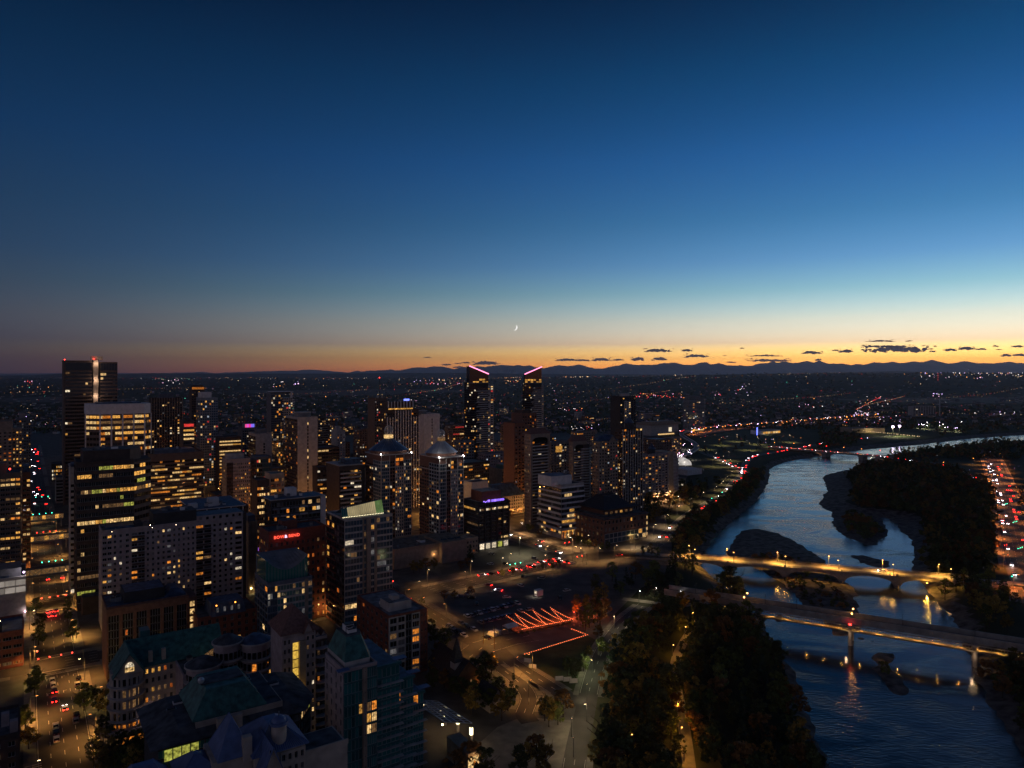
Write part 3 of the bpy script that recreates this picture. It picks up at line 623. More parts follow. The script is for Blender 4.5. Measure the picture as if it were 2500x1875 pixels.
# far viaduct with an s-bend ramp
vt = thing('viaduct', 'long curving elevated viaduct with orange lights underneath', 'viaduct')
vp = FREEWAY[:42]
mb = MB(); strip(mb, vp, 11, lambda q: 7.0, 'concrete', thick=1.3); strip(mb, vp, 10.6, lambda q: 5.6, 'concrete'); mb.build('deck', vt)
for s_ in (-1, 1):
    mb = MB(); strip(mb, vp, .35, lambda q: 8.1, 'concrete', off=s_ * 5.3, thick=1.1); mb.build('parapet', vt)
for p, d in along(vp, 34):
    mb = MB(); mb.cyl(p.x, p.y, 1.1, 0, 5.7, 'concrete', n=8); mb.build('pier', vt)
rt = thing('rail_ramp', 'narrow elevated ramp bending in an s towards the viaduct', 'viaduct')
rp = smooth_line([P(1640, 1126), P(1676, 1117), P(1700, 1102), P(1694, 1088), P(1672, 1074), P(1664, 1064), P(1690, 1056)])
mb = MB(); strip(mb, rp, 8, lambda q: 5.0, 'concrete', thick=1.0); mb.build('deck', rt)
for s_ in (-1, 1):
    mb = MB(); strip(mb, rp, .3, lambda q: 6.1, 'white', off=s_ * 3.9, thick=1.2); mb.build('parapet', rt)
for p, d in along(rp, 24):
    mb = MB(); mb.cyl(p.x, p.y, .8, 0, 4.0, 'concrete', n=8); mb.build('pier', rt)
yd = MB(); strip(yd, vp, 52, .05, 'paving', off=-20); structure(yd.build('added_glow_strip'))  # pale ground strip added to catch the orange lamp light under the viaduct
# ================================================================== buildings
PANE = {}
def pane_mesh(w_, h_, mat, mull, frame='mullion'):
    """one window: glass set in a frame with mullions"""
    key = (round(w_, 2), round(h_, 2), mat, mull, frame)
    if key in PANE: return PANE[key]
    b = MB(); W2, H2 = w_ / 2, h_ / 2; b.face([(-W2, 0, -H2), (W2, 0, -H2), (W2, 0, H2), (-W2, 0, H2)], mat)
    if mull >= 0:
        e = min(.09, w_ * .06)
        for k in range(mull + 2):
            x = -W2 + w_ * k / (mull + 1); x = min(max(x, -W2 + e / 2), W2 - e / 2); b.box(x - e / 2, x + e / 2, -.07, -.004, -H2, H2, frame)
        b.box(-W2, W2, -.06, -.005, -H2, -H2 + e, frame)
    PANE[key] = b.mesh('window'); return PANE[key]
FACES = {}
class Bld:
    def __init__(s, name, label, l, c, r, y, d, t=None, wall='pale', cat='building', group=None, roof='roofdark', core=True, par=.9, z0=0.0, rot=None, h=None, D=None, W=None):
        s.rg = random.Random(name + str(c) + str(y)); g = GR if rot is None else math.radians(rot)
        s.bv = Vector((math.cos(g), math.sin(g), 0)); s.av = Vector((-math.sin(g), math.cos(g), 0))
        s.C = Vector(((c - CX) / F * d, d, 0)); s.d = d
        s.W = W or s.solve(r, s.bv); s.D = D or t or (s.solve(l, s.av) if l < c else 18.0)
        s.h = h or CAMZ - (y - HY) / F * d; s.wall = wall
        s.T = thing(name, label, cat, (s.C.x, s.C.y, z0), g, group)
        s.mb = MB(); s.join = {}; s.nind = 0; s.zmin = 0
        if core:
            s.mb.box(0, s.W, 0, s.D, -.5, s.h, wall)
            s.roofslab(0, s.W, 0, s.D, s.h, roof, par)
    def roofslab(s, x0, x1, y0, y1, z, roof='roofdark', par=.9):
        s.mb.box(x0 + .3, x1 - .3, y0 + .3, y1 - .3, z, z + .06, roof)
        if par:
            for q in ((x0 - .27, x1 + .02, y0 - .27, y0 + .3), (x0 - .02, x1 + .02, y1 - .3, y1 + .02), (x0 - .265, x0 + .3, y0 + .301, y1 - .301), (x1 - .3, x1 + .015, y0 + .301, y1 - .301)):
                s.mb.box(*q, z - .02, z + par, s.wall)
    def solve(s, px, v):
        k = (px - CX) / F; return (k * s.C.y - s.C.x) / (v.x - k * v.y)
    def fx(s, px): return s.solve(px, s.bv)
    def fz(s, px, py):
        d = s.C.y + s.bv.y * s.fx(px); return CAMZ - (py - HY) / F * d
    def zc(s, py): return CAMZ - (py - HY) / F * s.d
    def ly(s, px): return s.solve(px, s.av)
    def frame(s, f, at=0.0):
        if f == 'F': return (0, at), (1, 0), (0, -1)
        if f == 'L': return (at, s.D), (0, -1), (-1, 0)
        if f == 'R': return (s.W + at, 0), (0, 1), (1, 0)
        if f == 'K': return (s.W, s.D + at), (-1, 0), (0, 1)
        return f
    def win(s, f, a0, a1, z0, z1, nf, nb, wf=.6, hf=.55, lit=.2, pal='home', g='gdark', ind=False, dep=.25, mull=1, rows=None, run=0.0, wall=None, frame='mullion', at=0.0, sill=.5, skip=None, trim=True, fullrow=()):
        """a field of windows: recessed panes between spandrels and piers"""
        o, dx, n = s.frame(f, at); wall = wall or s.wall; fh = (z1 - z0) / nf; bw = (a1 - a0) / nb; wh = fh * hf; ww = bw * wf
        ang = math.atan2(dx[1], dx[0]); ext0 = a0 - (dep if f == 'F' and a0 < .01 else 0)
        for k in range(nf):
            zb = z0 + k * fh + (fh - wh) * sill
            if trim:
                s.mb.fbox(o, dx, n, ext0, a1, 0, dep, z0 + k * fh if k == 0 else z0 + (k - 1) * fh + (fh - wh) * sill + wh, zb, wall)
                if k == nf - 1: s.mb.fbox(o, dx, n, ext0, a1, 0, dep, zb + wh, z1, wall)
                if wf < .985:
                    for i in range(nb + 1):
                        pa = a0 + i * bw - (bw - ww) / 2; pb = pa + (bw - ww)
                        if i == 0: pa = ext0
                        if i == nb: pb = a1
                        if pb - pa > .03: s.mb.fbox(o, dx, n, pa, pb, 0, dep, zb + .002, zb + wh - .002, wall)
            p = lit if rows is None else rows[min(k, len(rows) - 1)]
            last = None
            for i in range(nb):
                if skip and skip(k, i): continue
                if last is not None and s.rg.random() < run: pick = last
                else: pick = s.rg.choice(PAL[pal]) if s.rg.random() < p else ''
                last = pick
                mat = pick or (g if s.rg.random() > .12 else 'curtain' if g == 'gdark' else g)
                ca = a0 + (i + .5) * bw; cz = zb + wh / 2
                x = o[0] + dx[0] * ca + n[0] * .03; y = o[1] + dx[1] * ca + n[1] * .03
                if ind and s.nind < 290:
                    link('window', pane_mesh(ww, wh, mat, mull, frame), s.T, (x, y, cz), ang); s.nind += 1
                else:
                    b = s.join.setdefault(mat, MB()); e = (dx[0] * ww / 2, dx[1] * ww / 2)
                    b.face([(x - e[0], y - e[1], cz - wh / 2), (x + e[0], y + e[1], cz - wh / 2), (x + e[0], y + e[1], cz + wh / 2), (x - e[0], y - e[1], cz + wh / 2)], mat)
    def one(s, f, a, z, w_, h_, mat, mull=1, at=0.0, name='window', out=.03):
        o, dx, n = s.frame(f, at)
        return link(name, pane_mesh(w_, h_, mat, mull), s.T, (o[0] + dx[0] * a + n[0] * out, o[1] + dx[1] * a + n[1] * out, z), math.atan2(dx[1], dx[0]))
    def band(s, f, a0, a1, z0, z1, mat, out=.35, at=0.0, base=0.0):
        o, dx, n = s.frame(f, at); s.mb.fbox(o, dx, n, a0, a1, base, out, z0, z1, mat)
    def slabs(s, f, a0, a1, z0, z1, nf, out=1.4, mat='white', th=.3, at=0.0, rail=True, ind=False, rmat=None):
        """balconies: a slab with a railing on every floor"""
        o, dx, n = s.frame(f, at); J = MB()
        for k in range(nf):
            z = z0 + (z1 - z0) * k / nf; b = MB() if ind else J
            b.fbox(o, dx, n, a0, a1, .26, out, z - th / 2, z + th / 2, mat)
            if rail: b.fbox(o, dx, n, a0 + .02, a1 - .02, out - .08, out - .02, z + th / 2, z + th / 2 + .85, rmat or mat)
            if ind: b.build('balcony', s.T)
        if not ind: J.build('balcony_slabs', s.T, kind='stuff')
    def part(s, name, fn, **k):
        b = MB(); fn(b); return b.build(name, s.T, **k)
    def units(s, n, x0, x1, y0, y1, z, mats=('grey', 'roofgrey', 'white', 'steel')):
        for _ in range(n):
            a, c_, hh = s.rg.uniform(1.2, 3.4), s.rg.uniform(1.2, 3), s.rg.uniform(.8, 2.0); x = s.rg.uniform(x0, max(x0 + .1, x1 - a)); y = s.rg.uniform(y0, max(y0 + .1, y1 - c_)); m_ = s.rg.choice(mats)
            s.part('roof_unit', lambda b: (b.box(x, x + a, y, y + c_, z + .05, z + hh, m_), b.box(x + .2, x + a - .2, y + .2, y + c_ - .2, z + hh, z + hh + .25, 'darkmetal')))
    def done(s):
        s.mb.build('wall', s.T)
        for k, b in s.join.items(): b.build('window_panes', s.T, kind='stuff')
        return s
FL = 3.1
# ---------------------------------------------------------------- left: office towers
b = Bld('office_tower', 'tall brown banded office tower rising above the horizon, leftmost skyscraper', 150, 155, 225, 882, 680, t=34, wall='brown')
W1 = b.fx(287) ; b.rw = W1
nf = 36
b.win('F', 1.5, b.W, 4, b.h - 9.5, nf, 12, wf=.97, hf=.56, lit=.03, pal='pale', g='gbrown', mull=-1, run=.5)
b.win('F', 1.5, b.W, b.h - 9, b.h - 1, 1, 1, wf=.98, hf=.9, lit=0, g='gblack', mull=-1)
xs0, xs1 = b.fx(228), b.fx(240)
b.part('service_shaft', lambda m: (m.box(b.W + .05, xs0, 2.5, 30, 0, b.h - .4, 'char'), m.box(xs0 + .05, xs1, .6, 20, -.5, b.h + 1.5, 'stone'), m.box(xs0 - 1.5, b.fx(251), 1.5, 14, b.h + 1.55, b.h + 5.2, 'stone')))
x2 = b.fx(245)
b.part('wing', lambda m: m.box(x2, W1, .8, 34, -.5, b.h - .3, 'brown')); b.part('recess', lambda m: m.box(xs1 + .05, x2 - .05, 4, 30, 0, b.h - .5, 'char'))
b.win('F', x2, W1, 4, b.h - 9.5, nf, 7, wf=.97, hf=.56, lit=.02, pal='pale', g='gdark', mull=-1, at=.8, run=.4)
b.win('F', x2, W1, b.h - 9, b.h - 1.3, 1, 6, wf=.95, hf=.9, lit=0, g='gdark', mull=-1, at=.8)
for (px, py) in ((249, 914), (256, 914), (249, 924)): b.one('F', b.fx(px), b.fz(px, py) , 2.4, 2.3, 'e_pale', 1, at=.5)
b.part('warning_light', lambda m: m.ball((1, .5, b.h + 1.6), .45, 'l_red')); b.part('warning_light', lambda m: m.ball((xs0 + .5, .3, b.h + 2.6), .5, 'l_red'))
[lamp_light(b.T, ((xs0 + xs1) / 2, -2.2, b.h - 2 - k * 16), 900, (1, .66, .42), spot=False) for k in range(3)]
b.done()

b = Bld('office_tower', 'white framed office tower with bright gold floors and chamfered corners', 216, 244, 353, 987, 570, t=30, wall='white', core=False)
c1 = 6.0; Wm = b.W; xr = b.fx(369) - b.W
foot = [(-9, 9.5), (0, 0), (Wm, 0), (Wm + 5.2, 5.2), (Wm + 5.2, 28), (-9, 28)]
b.mb.prism(foot, -.5, b.h - .5, 'brown', top='roofdark')
b.mb.prism([(p[0] * 1.003 - .2, p[1] - .25) for p in foot], b.h - 8.2, b.h, 'white')
b.mb.prism([(-2, 8), (Wm - 2, 6), (Wm - 2, 24), (-2, 24)], b.h + .05, b.h + 1.0, 'roofblue')
rows = [.55, .2, .75, .12, .85, .8, .75, .8, .45, .9, .35, .4, .9, .55, .6, .25, .45, .9, .85, .95, .8]
fh = (b.h - 8.2) / len(rows)
b.win('F', 0, Wm, 0, b.h - 8.2, len(rows), 18, wf=.96, hf=.5, rows=rows, pal='office', g='gbrown', ind=True, mull=1, wall='brown', run=.55, dep=.2)
L45 = math.hypot(9, 9.5); Ld = ((-9, 9.5), (9 / L45, -9.5 / L45), (-9.5 / L45, -9 / L45))
b.win(Ld, 0, L45, 0, b.h - 8.2, len(rows), 4, wf=.9, hf=.5, rows=[r_ * .7 for r_ in rows], pal='office', g='gbrown', mull=-1, wall='brown', run=.4, dep=.2)
L2 = math.hypot(5.2, 5.2); Rd = ((Wm, 0), (5.2 / L2, 5.2 / L2), (5.2 / L2, -5.2 / L2))
b.win(Rd, 0, L2, 0, b.h - 8.2, len(rows), 3, wf=.9, hf=.5, rows=[r_ * .7 for r_ in rows], pal='office', g='gbrown', mull=-1, wall='brown', run=.4, dep=.2)
for k in range(5):
    x = Wm * k / 4; b.part('column', lambda m: m.box(x - .55, x + .55, -.95, -.22, -.5, b.h - 8.25, 'white'))
b.part('column', lambda m: m.box(Wm + 5.0, Wm + 5.9, 4.4, 5.3, -.5, b.h - 8.25, 'white')); b.part('column', lambda m: m.box(-9.8, -8.9, 8.8, 9.7, -.5, b.h - 8.25, 'white'))
b.done()

b = Bld('office_tower', 'dark brown banded tower with stepped top standing before the gold lit one', 180, 188, 327, 1133, 375, t=26, wall='dkbrown')
nf = 18; rows = [.1, .1, .12, .15, .1, .08, .25, .1, .1, .12, .3, .1, .35, .12, .85, .1, .5, .6]
b.win('F', 0, b.W, 3, b.h - 1, nf, 16, wf=.96, hf=.5, rows=rows, pal='green', g='gblack', ind=True, mull=1, run=.6)
xe = b.fx(327); ch = 9.5; Lc = math.hypot(ch, ch); Cd = ((b.W, 0), (ch / Lc, ch / Lc), (ch / Lc, -ch / Lc))
b.mb.prism([(b.W, 0), (b.W + ch, ch), (b.W + ch, 26), (b.W, 26)], -.5, b.h, 'dkbrown')
b.win(Cd, 0, Lc, 3, b.h - 1, nf, 6, wf=.96, hf=.5, rows=[r_ * .6 for r_ in rows], pal='green', g='gblack', ind=False, mull=1, run=.6, wall='brown')
z2 = b.fz(203, 1103); xa, xb2 = b.fx(203), b.fx(319)
b.part('upper_block', lambda m: (m.box(xa, xb2, 3, 24, b.h + .05, z2, 'dkbrown'), m.prism([(xb2, 3), (xb2 + 6, 9), (xb2 + 6, 24), (xb2, 24)], b.h + .05, z2 - .1, 'brown'), m.box(xa + .4, xb2 - .4, 3.4, 23.6, z2, z2 + .06, 'roofdark')))
b.units(4, xa + 2, xb2 - 2, 6, 22, z2); b.win('L', 1, b.D - 1, 3, b.h - 1, nf, 6, wf=.95, hf=.45, lit=.05, pal='green', g='gblack', mull=-1)
b.part('podium', lambda m: (m.box(2, b.W + ch, -9, -.4, -.3, 9, 'dkbrown'), m.box(2.4, b.W + ch - .4, -8.6, -.8, 9, 9.06, 'roofdark')))
b.done()
b = Bld('slim_office', 'slim white office block with black window bands beside the avenue', 172, 172, 185, 1144, 400, t=20, wall='pale')
b.win('F', 0, b.W, 1, b.h - 8, 19, 1, wf=.9, hf=.45, lit=.0, g='gblack', mull=-1); b.win('R', 0, 14, 3, b.h - 8, 19, 4, wf=.7, hf=.4, lit=.1, pal='amber')
b.part('penthouse', lambda m: m.box(.5, b.W - .5, 2, 12, b.h, b.h + 2.5, 'roofblue')); b.done()

b = Bld('office_block', 'wide banded office block with many gold lit strips of windows', 364, 366, 497, 1112, 580, t=30, wall='brown')
rows = [.3, .3, .7, .5, .75, .4, .8, .5, .45, .7, .25, .4, .35, .15, .8, .55, .3]
b.win('F', 0, b.W, 2, b.h - 4.5, 17, 22, wf=.97, hf=.48, rows=rows, pal='office', g='gblack', ind=True, mull=1, run=.6)
b.part('penthouse', lambda m: (m.box(4, b.W - 6, 5, 22, b.h, b.h + 3.4, 'bluegrey'), m.box(4.4, b.W - 6.4, 5.4, 21.6, b.h + 3.4, b.h + 3.5, 'roofblue'))); b.units(3, 6, b.W - 10, 7, 20, b.h + 3.5); b.done()
b = Bld('apartment_tower', 'brown apartment tower with vertical ribs behind the white framed office', 368, 370, 445, 974, 760, t=20, wall='dkbrown')
b.win('F', 0, b.W, 2, b.h - 3, 34, 12, wf=.62, hf=.55, lit=.16, pal='home', g='gblack', mull=-1)
for k in range(13): b.band('F', b.W * k / 12 - .25, b.W * k / 12 + .25, 2, b.h + 1.2, 'tan', out=.8, base=.26)
b.part('penthouse', lambda m: m.box(8, 22, 3, 14, b.h, b.h + 5.5, 'bluegrey')); b.units(5, 1, b.W - 2, 2, 16, b.h); b.done()
b = Bld('office_block', 'small lit office block with red sign strip under its roof', 446, 448, 474, 1030, 650, t=18, wall='brown')
b.win('F', 0, b.W, 2, b.h - 6, 19, 5, wf=.95, hf=.45, lit=.7, pal='office', mull=-1, run=.7); b.one('F', b.W / 2, b.h - 3.2, b.W * .9, 2.6, 'e_red', -1, name='sign_strip', out=.3); b.done()
b = Bld('apartment_tower', 'tall pale gridded apartment tower with a square white penthouse', 472, 489, 532, 973, 780, wall='mullion', t=22)
b.win('F', 0, b.W, 2, b.h - 2, 34, 8, wf=.72, hf=.66, lit=.16, pal='mix', g='gblue', mull=-1); b.win('L', 0, b.D, 2, b.h - 2, 34, 5, wf=.7, hf=.6, lit=.1, pal='mix', mull=-1)
b.part('penthouse', lambda m: m.box(0, 12, 2, 13, b.h, b.h + 7, 'white')); b.done()
b = Bld('apartment_tower', 'far tower with orange glowing crown left of the pale gridded tower', 466, 468, 499, 946, 1000, t=18, wall='dkbrown')
b.win('F', 0, b.W, 2, b.h - 5, 30, 6, wf=.7, hf=.5, lit=.15, pal='amber', mull=-1); b.one('F', b.W / 2, b.h - 1.2, b.W * .95, 3.2, 'e_amber', 6, name='crown_light', out=.3)
b.part('crown', lambda m: m.box(1.5, b.W - 2, 1, 12, b.h, b.h + 3, 'dkbrown')); b.done()
b = Bld('glass_tower', 'dark glass tower with slanted floating roof left of the blank white slab', 655, 662, 689, 962, 850, t=20, wall='bluegrey')
b.win('F', 0, b.W, 2, b.h - 1, 36, 6, wf=.9, hf=.75, lit=.2, pal='home', g='gblue', mull=-1)
W2 = b.fx(716); b.part('wing', lambda m: m.box(b.W, W2, 2, 22, -.5, b.h - 5, 'mullion')); b.win('F', b.W, W2, 2, b.h - 5, 35, 5, wf=.7, hf=.6, lit=.28, pal='mix', mull=-1, at=2.0, wall='pale')
b.slabs('F', W2 - 1.2, W2 + 1.6, 4, b.h - 5, 33, out=1.6, at=2.0)
b.part('slanted_roof', lambda m: m.frustum([(1, -1), (W2, -1), (W2, 18), (1, 18)], b.h + 2.2, [(1.2, -.8), (W2 - .2, -.8), (W2 - .2, 17.8), (1.2, 17.8)], b.h + 3.0, 'white'))
b.part('penthouse', lambda m: (m.box(3, W2 - 1.5, 2, 14, b.h, b.h + 2.15, 'char'), m.box(W2 - 3, W2 - 1, 0, 3, b.h - 5, b.h + 2.1, 'white'))); b.done()
b = Bld('apartment_slab', 'white blank slab tower with one dark vertical window slot, left of two alike', 697, 727, 775, 1021, 600, wall='pale')
b.win('L', 0, b.D, 2, b.h - 1, 31, 9, wf=.8, hf=.6, lit=.09, pal='amber', g='gbrown', mull=-1, wall='brown'); b.slabs('L', 0, b.D, 3, b.h - 2, 30, out=1.0, mat='brown', rail=False)
xm = b.fx(751.5); b.band('F', -.25, xm - .6, 0, b.h + .9, 'pale', out=.5, base=.001); b.band('F', xm + .6, b.W, 0, b.h + .9, 'pale', out=.5, base=.001)
for k in range(29): b.one('F', xm, 3 + k * (b.h - 5) / 29, 1.15, 1.9, 'e_pale' if k in (12, 18, 20, 28) else 'gblack', -1)
b.part('penthouse', lambda m: (m.cyl(7, 10, 7, b.h, b.h + 4.2, 'grey', n=16), m.cyl(7, 10, 7.6, b.h + 4.2, b.h + 4.8, 'pale', n=16), m.box(1, 14, 8, 14, b.h, b.h + 3, 'brown'))); b.done()
b = Bld('apartment_slab', 'white blank slab tower with one dark window slot, right and farther of two alike', 1030, 1035, 1073, 1013, 700, t=22, wall='white')
xm = b.fx(1054.5); b.band('F', -.25, xm - .6, 0, b.h + .9, 'white', out=.5, base=.001); b.band('F', xm + .6, b.W, 0, b.h + .9, 'white', out=.5, base=.001)
for k in range(28): b.one('F', xm, 3 + k * (b.h - 5) / 28, 1.15, 1.9, 'e_pale' if k in (19, 21) else 'gblack', -1)
b.part('penthouse', lambda m: (m.cyl(2, 11, 6, b.h, b.h + 3.5, 'grey', n=16), m.cyl(2, 11, 6.5, b.h + 3.5, b.h + 4.0, 'pale', n=16))); b.done()
b = Bld('apartment_tower', 'balconied brown tower just right of the left blank white slab', 776, 777, 800, 1021, 750, t=20, wall='dkbrown')
b.win('F', 0, b.W, 2, b.h, 32, 5, wf=.8, hf=.55, lit=.22, pal='home', mull=-1); b.slabs('F', 0, b.W, 3, b.h, 31, out=1.2, mat='pale', rail=False)
W2 = b.fx(820); b.part('wing', lambda m: m.box(b.W + 1.5, W2, 3, 20, -.5, b.h - .5, 'brown')); b.win('F', b.W + 1.5, W2, 2, b.h - 1, 32, 4, wf=.6, hf=.5, lit=.3, pal='home', at=3.0, mull=-1, wall='brown')
b.part('antenna', lambda m: m.cyl(b.W, 4, .3, b.h, b.h + 6, 'white', n=6)); b.done()
b = Bld('apartment_slab', 'short pale slab with a dark slot right of the balconied brown tower', 820, 822, 843, 1052, 720, t=16, wall='pale')
b.win('F', 0, b.W, 2, b.h - 3, 24, 3, wf=.3, hf=.5, lit=.15, pal='pale', mull=-1); b.part('penthouse', lambda m: m.box(1, 5, 2, 9, b.h, b.h + 4.5, 'pale')); b.done()
b = Bld('apartment_block', 'pale windowless end block left of the dark glass tower', 607, 624, 664, 1061, 700, wall='pale')
b.win('L', 0, b.D, 2, b.h - 2, 22, 5, wf=.7, hf=.5, lit=.1, pal='home', mull=-1, wall='dkbrown'); xm = b.fx(645)
for k in range(20): b.one('F', xm, 3 + k * 2.8, 1.6, 1.7, 'e_pale' if k in (3, 4) else 'gblack', -1)
b.part('penthouse', lambda m: m.box(2, 12, 4, 12, b.h, b.h + 5, 'grey')); b.done()
b = Bld('condo_tower', 'dark condo block crowned by a pink and violet light strip', 588, 592, 628, 1046, 800, t=20, wall='bluegrey')
b.win('F', 0, b.W, 2, b.h - 2, 22, 7, wf=.7, hf=.6, lit=.2, pal='mix', mull=-1)
for k, c in enumerate(('l_pink', 'l_red', 'l_blue')): MATS.setdefault('x', MATS['white'])
b.part('crown', lambda m: m.box(2, b.W - 1, 1, 10, b.h, b.h + 5, 'mullion'))
for k, cc in enumerate([(1, .1, .35), (.9, .1, .7), (1, .05, .3), (.35, .15, 1), (.2, .2, 1)]):
    glow('crown%d' % k, cc, .9, vary=False); b.one('F', 4 + k * (b.W - 8) / 4, b.h + 2.6, (b.W - 6) / 5.2, 4, 'crown%d' % k, -1, at=.6, name='light_panel')
b.done()
b = Bld('office_block', 'low office block with continuous gold window rows behind the wide lit one', 534, 536, 588, 1070, 750, t=20, wall='dkbrown')
b.win('F', 0, b.W, 1, b.h - 2, 16, 8, wf=.95, hf=.42, lit=.75, pal='office', mull=-1, run=.8); b.done()
b = Bld('apartment_block', 'grey apartment block with small amber windows and a lit beige flank', 542, 554, 611, 1124, 560, wall='mauve')
b.win('F', b.fx(569), b.W, 2, b.h - 2, 19, 9, wf=.5, hf=.5, lit=.24, pal='amber', g='gdark', ind=True, mull=0); b.win('F', 0, b.fx(569), 2, b.h - 2, 19, 3, wf=.55, hf=.5, lit=.06, wall='dkbrown', mull=-1)
b.win('L', 0, b.D, 2, b.h - 2, 19, 3, wf=.35, hf=.4, lit=.05, wall='beige', mull=-1); W2 = b.fx(627); b.part('wing', lambda m: m.box(b.W, W2, 2, 18, -.5, b.h - 1, 'dkbrown'))
b.win('F', b.W, W2, 2, b.h - 2, 19, 3, wf=.6, hf=.5, lit=.12, at=2.0, wall='dkbrown', mull=-1); b.part('penthouse', lambda m: m.box(.5, b.fx(597), 2, 10, b.h, b.h + 4.5, 'pale')); b.units(3, 2, b.W, 11, 16, b.h); b.done()
b = Bld('glass_office', 'dark blue glass office block with a few cool lit floors', 626, 627, 663, 1118, 600, t=18, wall='bluegrey', roof='roofblue')
b.win('F', 0, b.fx(640), 1, b.h - 1, 14, 3, wf=.9, hf=.6, lit=.5, pal='mix', mull=-1, run=.4); b.win('F', b.fx(640), b.W, 1, b.h - 1, 14, 6, wf=.97, hf=.85, lit=.14, pal='mix', g='gblue', mull=-1, run=.4); b.done()
b = Bld('office_block', 'low lit office with pink glow at its foot near the white corner one', 627, 628, 658, 1176, 500, t=16, wall='dkbrown')
b.win('F', 0, b.W, 4, b.h - 3, 10, 6, wf=.9, hf=.45, lit=.55, pal='office', ind=True, mull=0, run=.5); b.one('F', b.W / 2, 2, b.W * .9, 2.5, 'e_purple', 3, name='shop_window', out=.3); b.done()
b = Bld('office_block', 'low white cornered office with amber lit interior below the blank slab', 658, 661, 694, 1160, 520, t=16, wall='stone', roof='copper')
b.win('F', 0, b.W * .72, 3, b.h - 2, 12, 5, wf=.9, hf=.5, lit=.6, pal='amber', mull=-1, wall='beige', run=.4); b.win('F', b.W * .78, b.W, 3, b.h - 2, 12, 1, wf=.55, hf=.5, lit=.5, pal='amber', mull=-1); b.done()
b = Bld('hotel', 'mid-rise with pale balcony bands and dark core left of the domed towers', 797, 829, 882, 1141, 520, wall='dkbrown', roof='roofblue')
b.win('F', 0, b.W, 2, b.h - 2, 18, 6, wf=.9, hf=.5, lit=.22, pal='home', mull=-1, ind=True); b.slabs('F', .4, b.W - .2, 3, b.h - 2, 17, out=1.5, mat='pale', th=.3)
b.mb.box(-.8, b.W + 1.4, -1.4, b.D, b.h + .9, b.h + 1.3, 'pale'); b.part('penthouse', lambda m: m.box(6, 18, 4, 14, b.h + 1.3, b.h + 5, 'roofblue')); b.part('end_wall', lambda m: m.box(b.W + .02, b.fx(893), 2, 16, -.5, b.h, 'char')); b.units(4, 1, b.W - 2, 3, 12, b.h + 1.3); b.done()
b = Bld('office_block', 'small lit office tucked between the blank slab and the banded mid-rise', 774, 775, 800, 1143, 560, t=12, wall='dkbrown')
b.win('F', 0, b.W, 2, b.h - 1, 14, 4, wf=.9, hf=.4, lit=.3, pal='pale', mull=-1, run=.6); b.done()
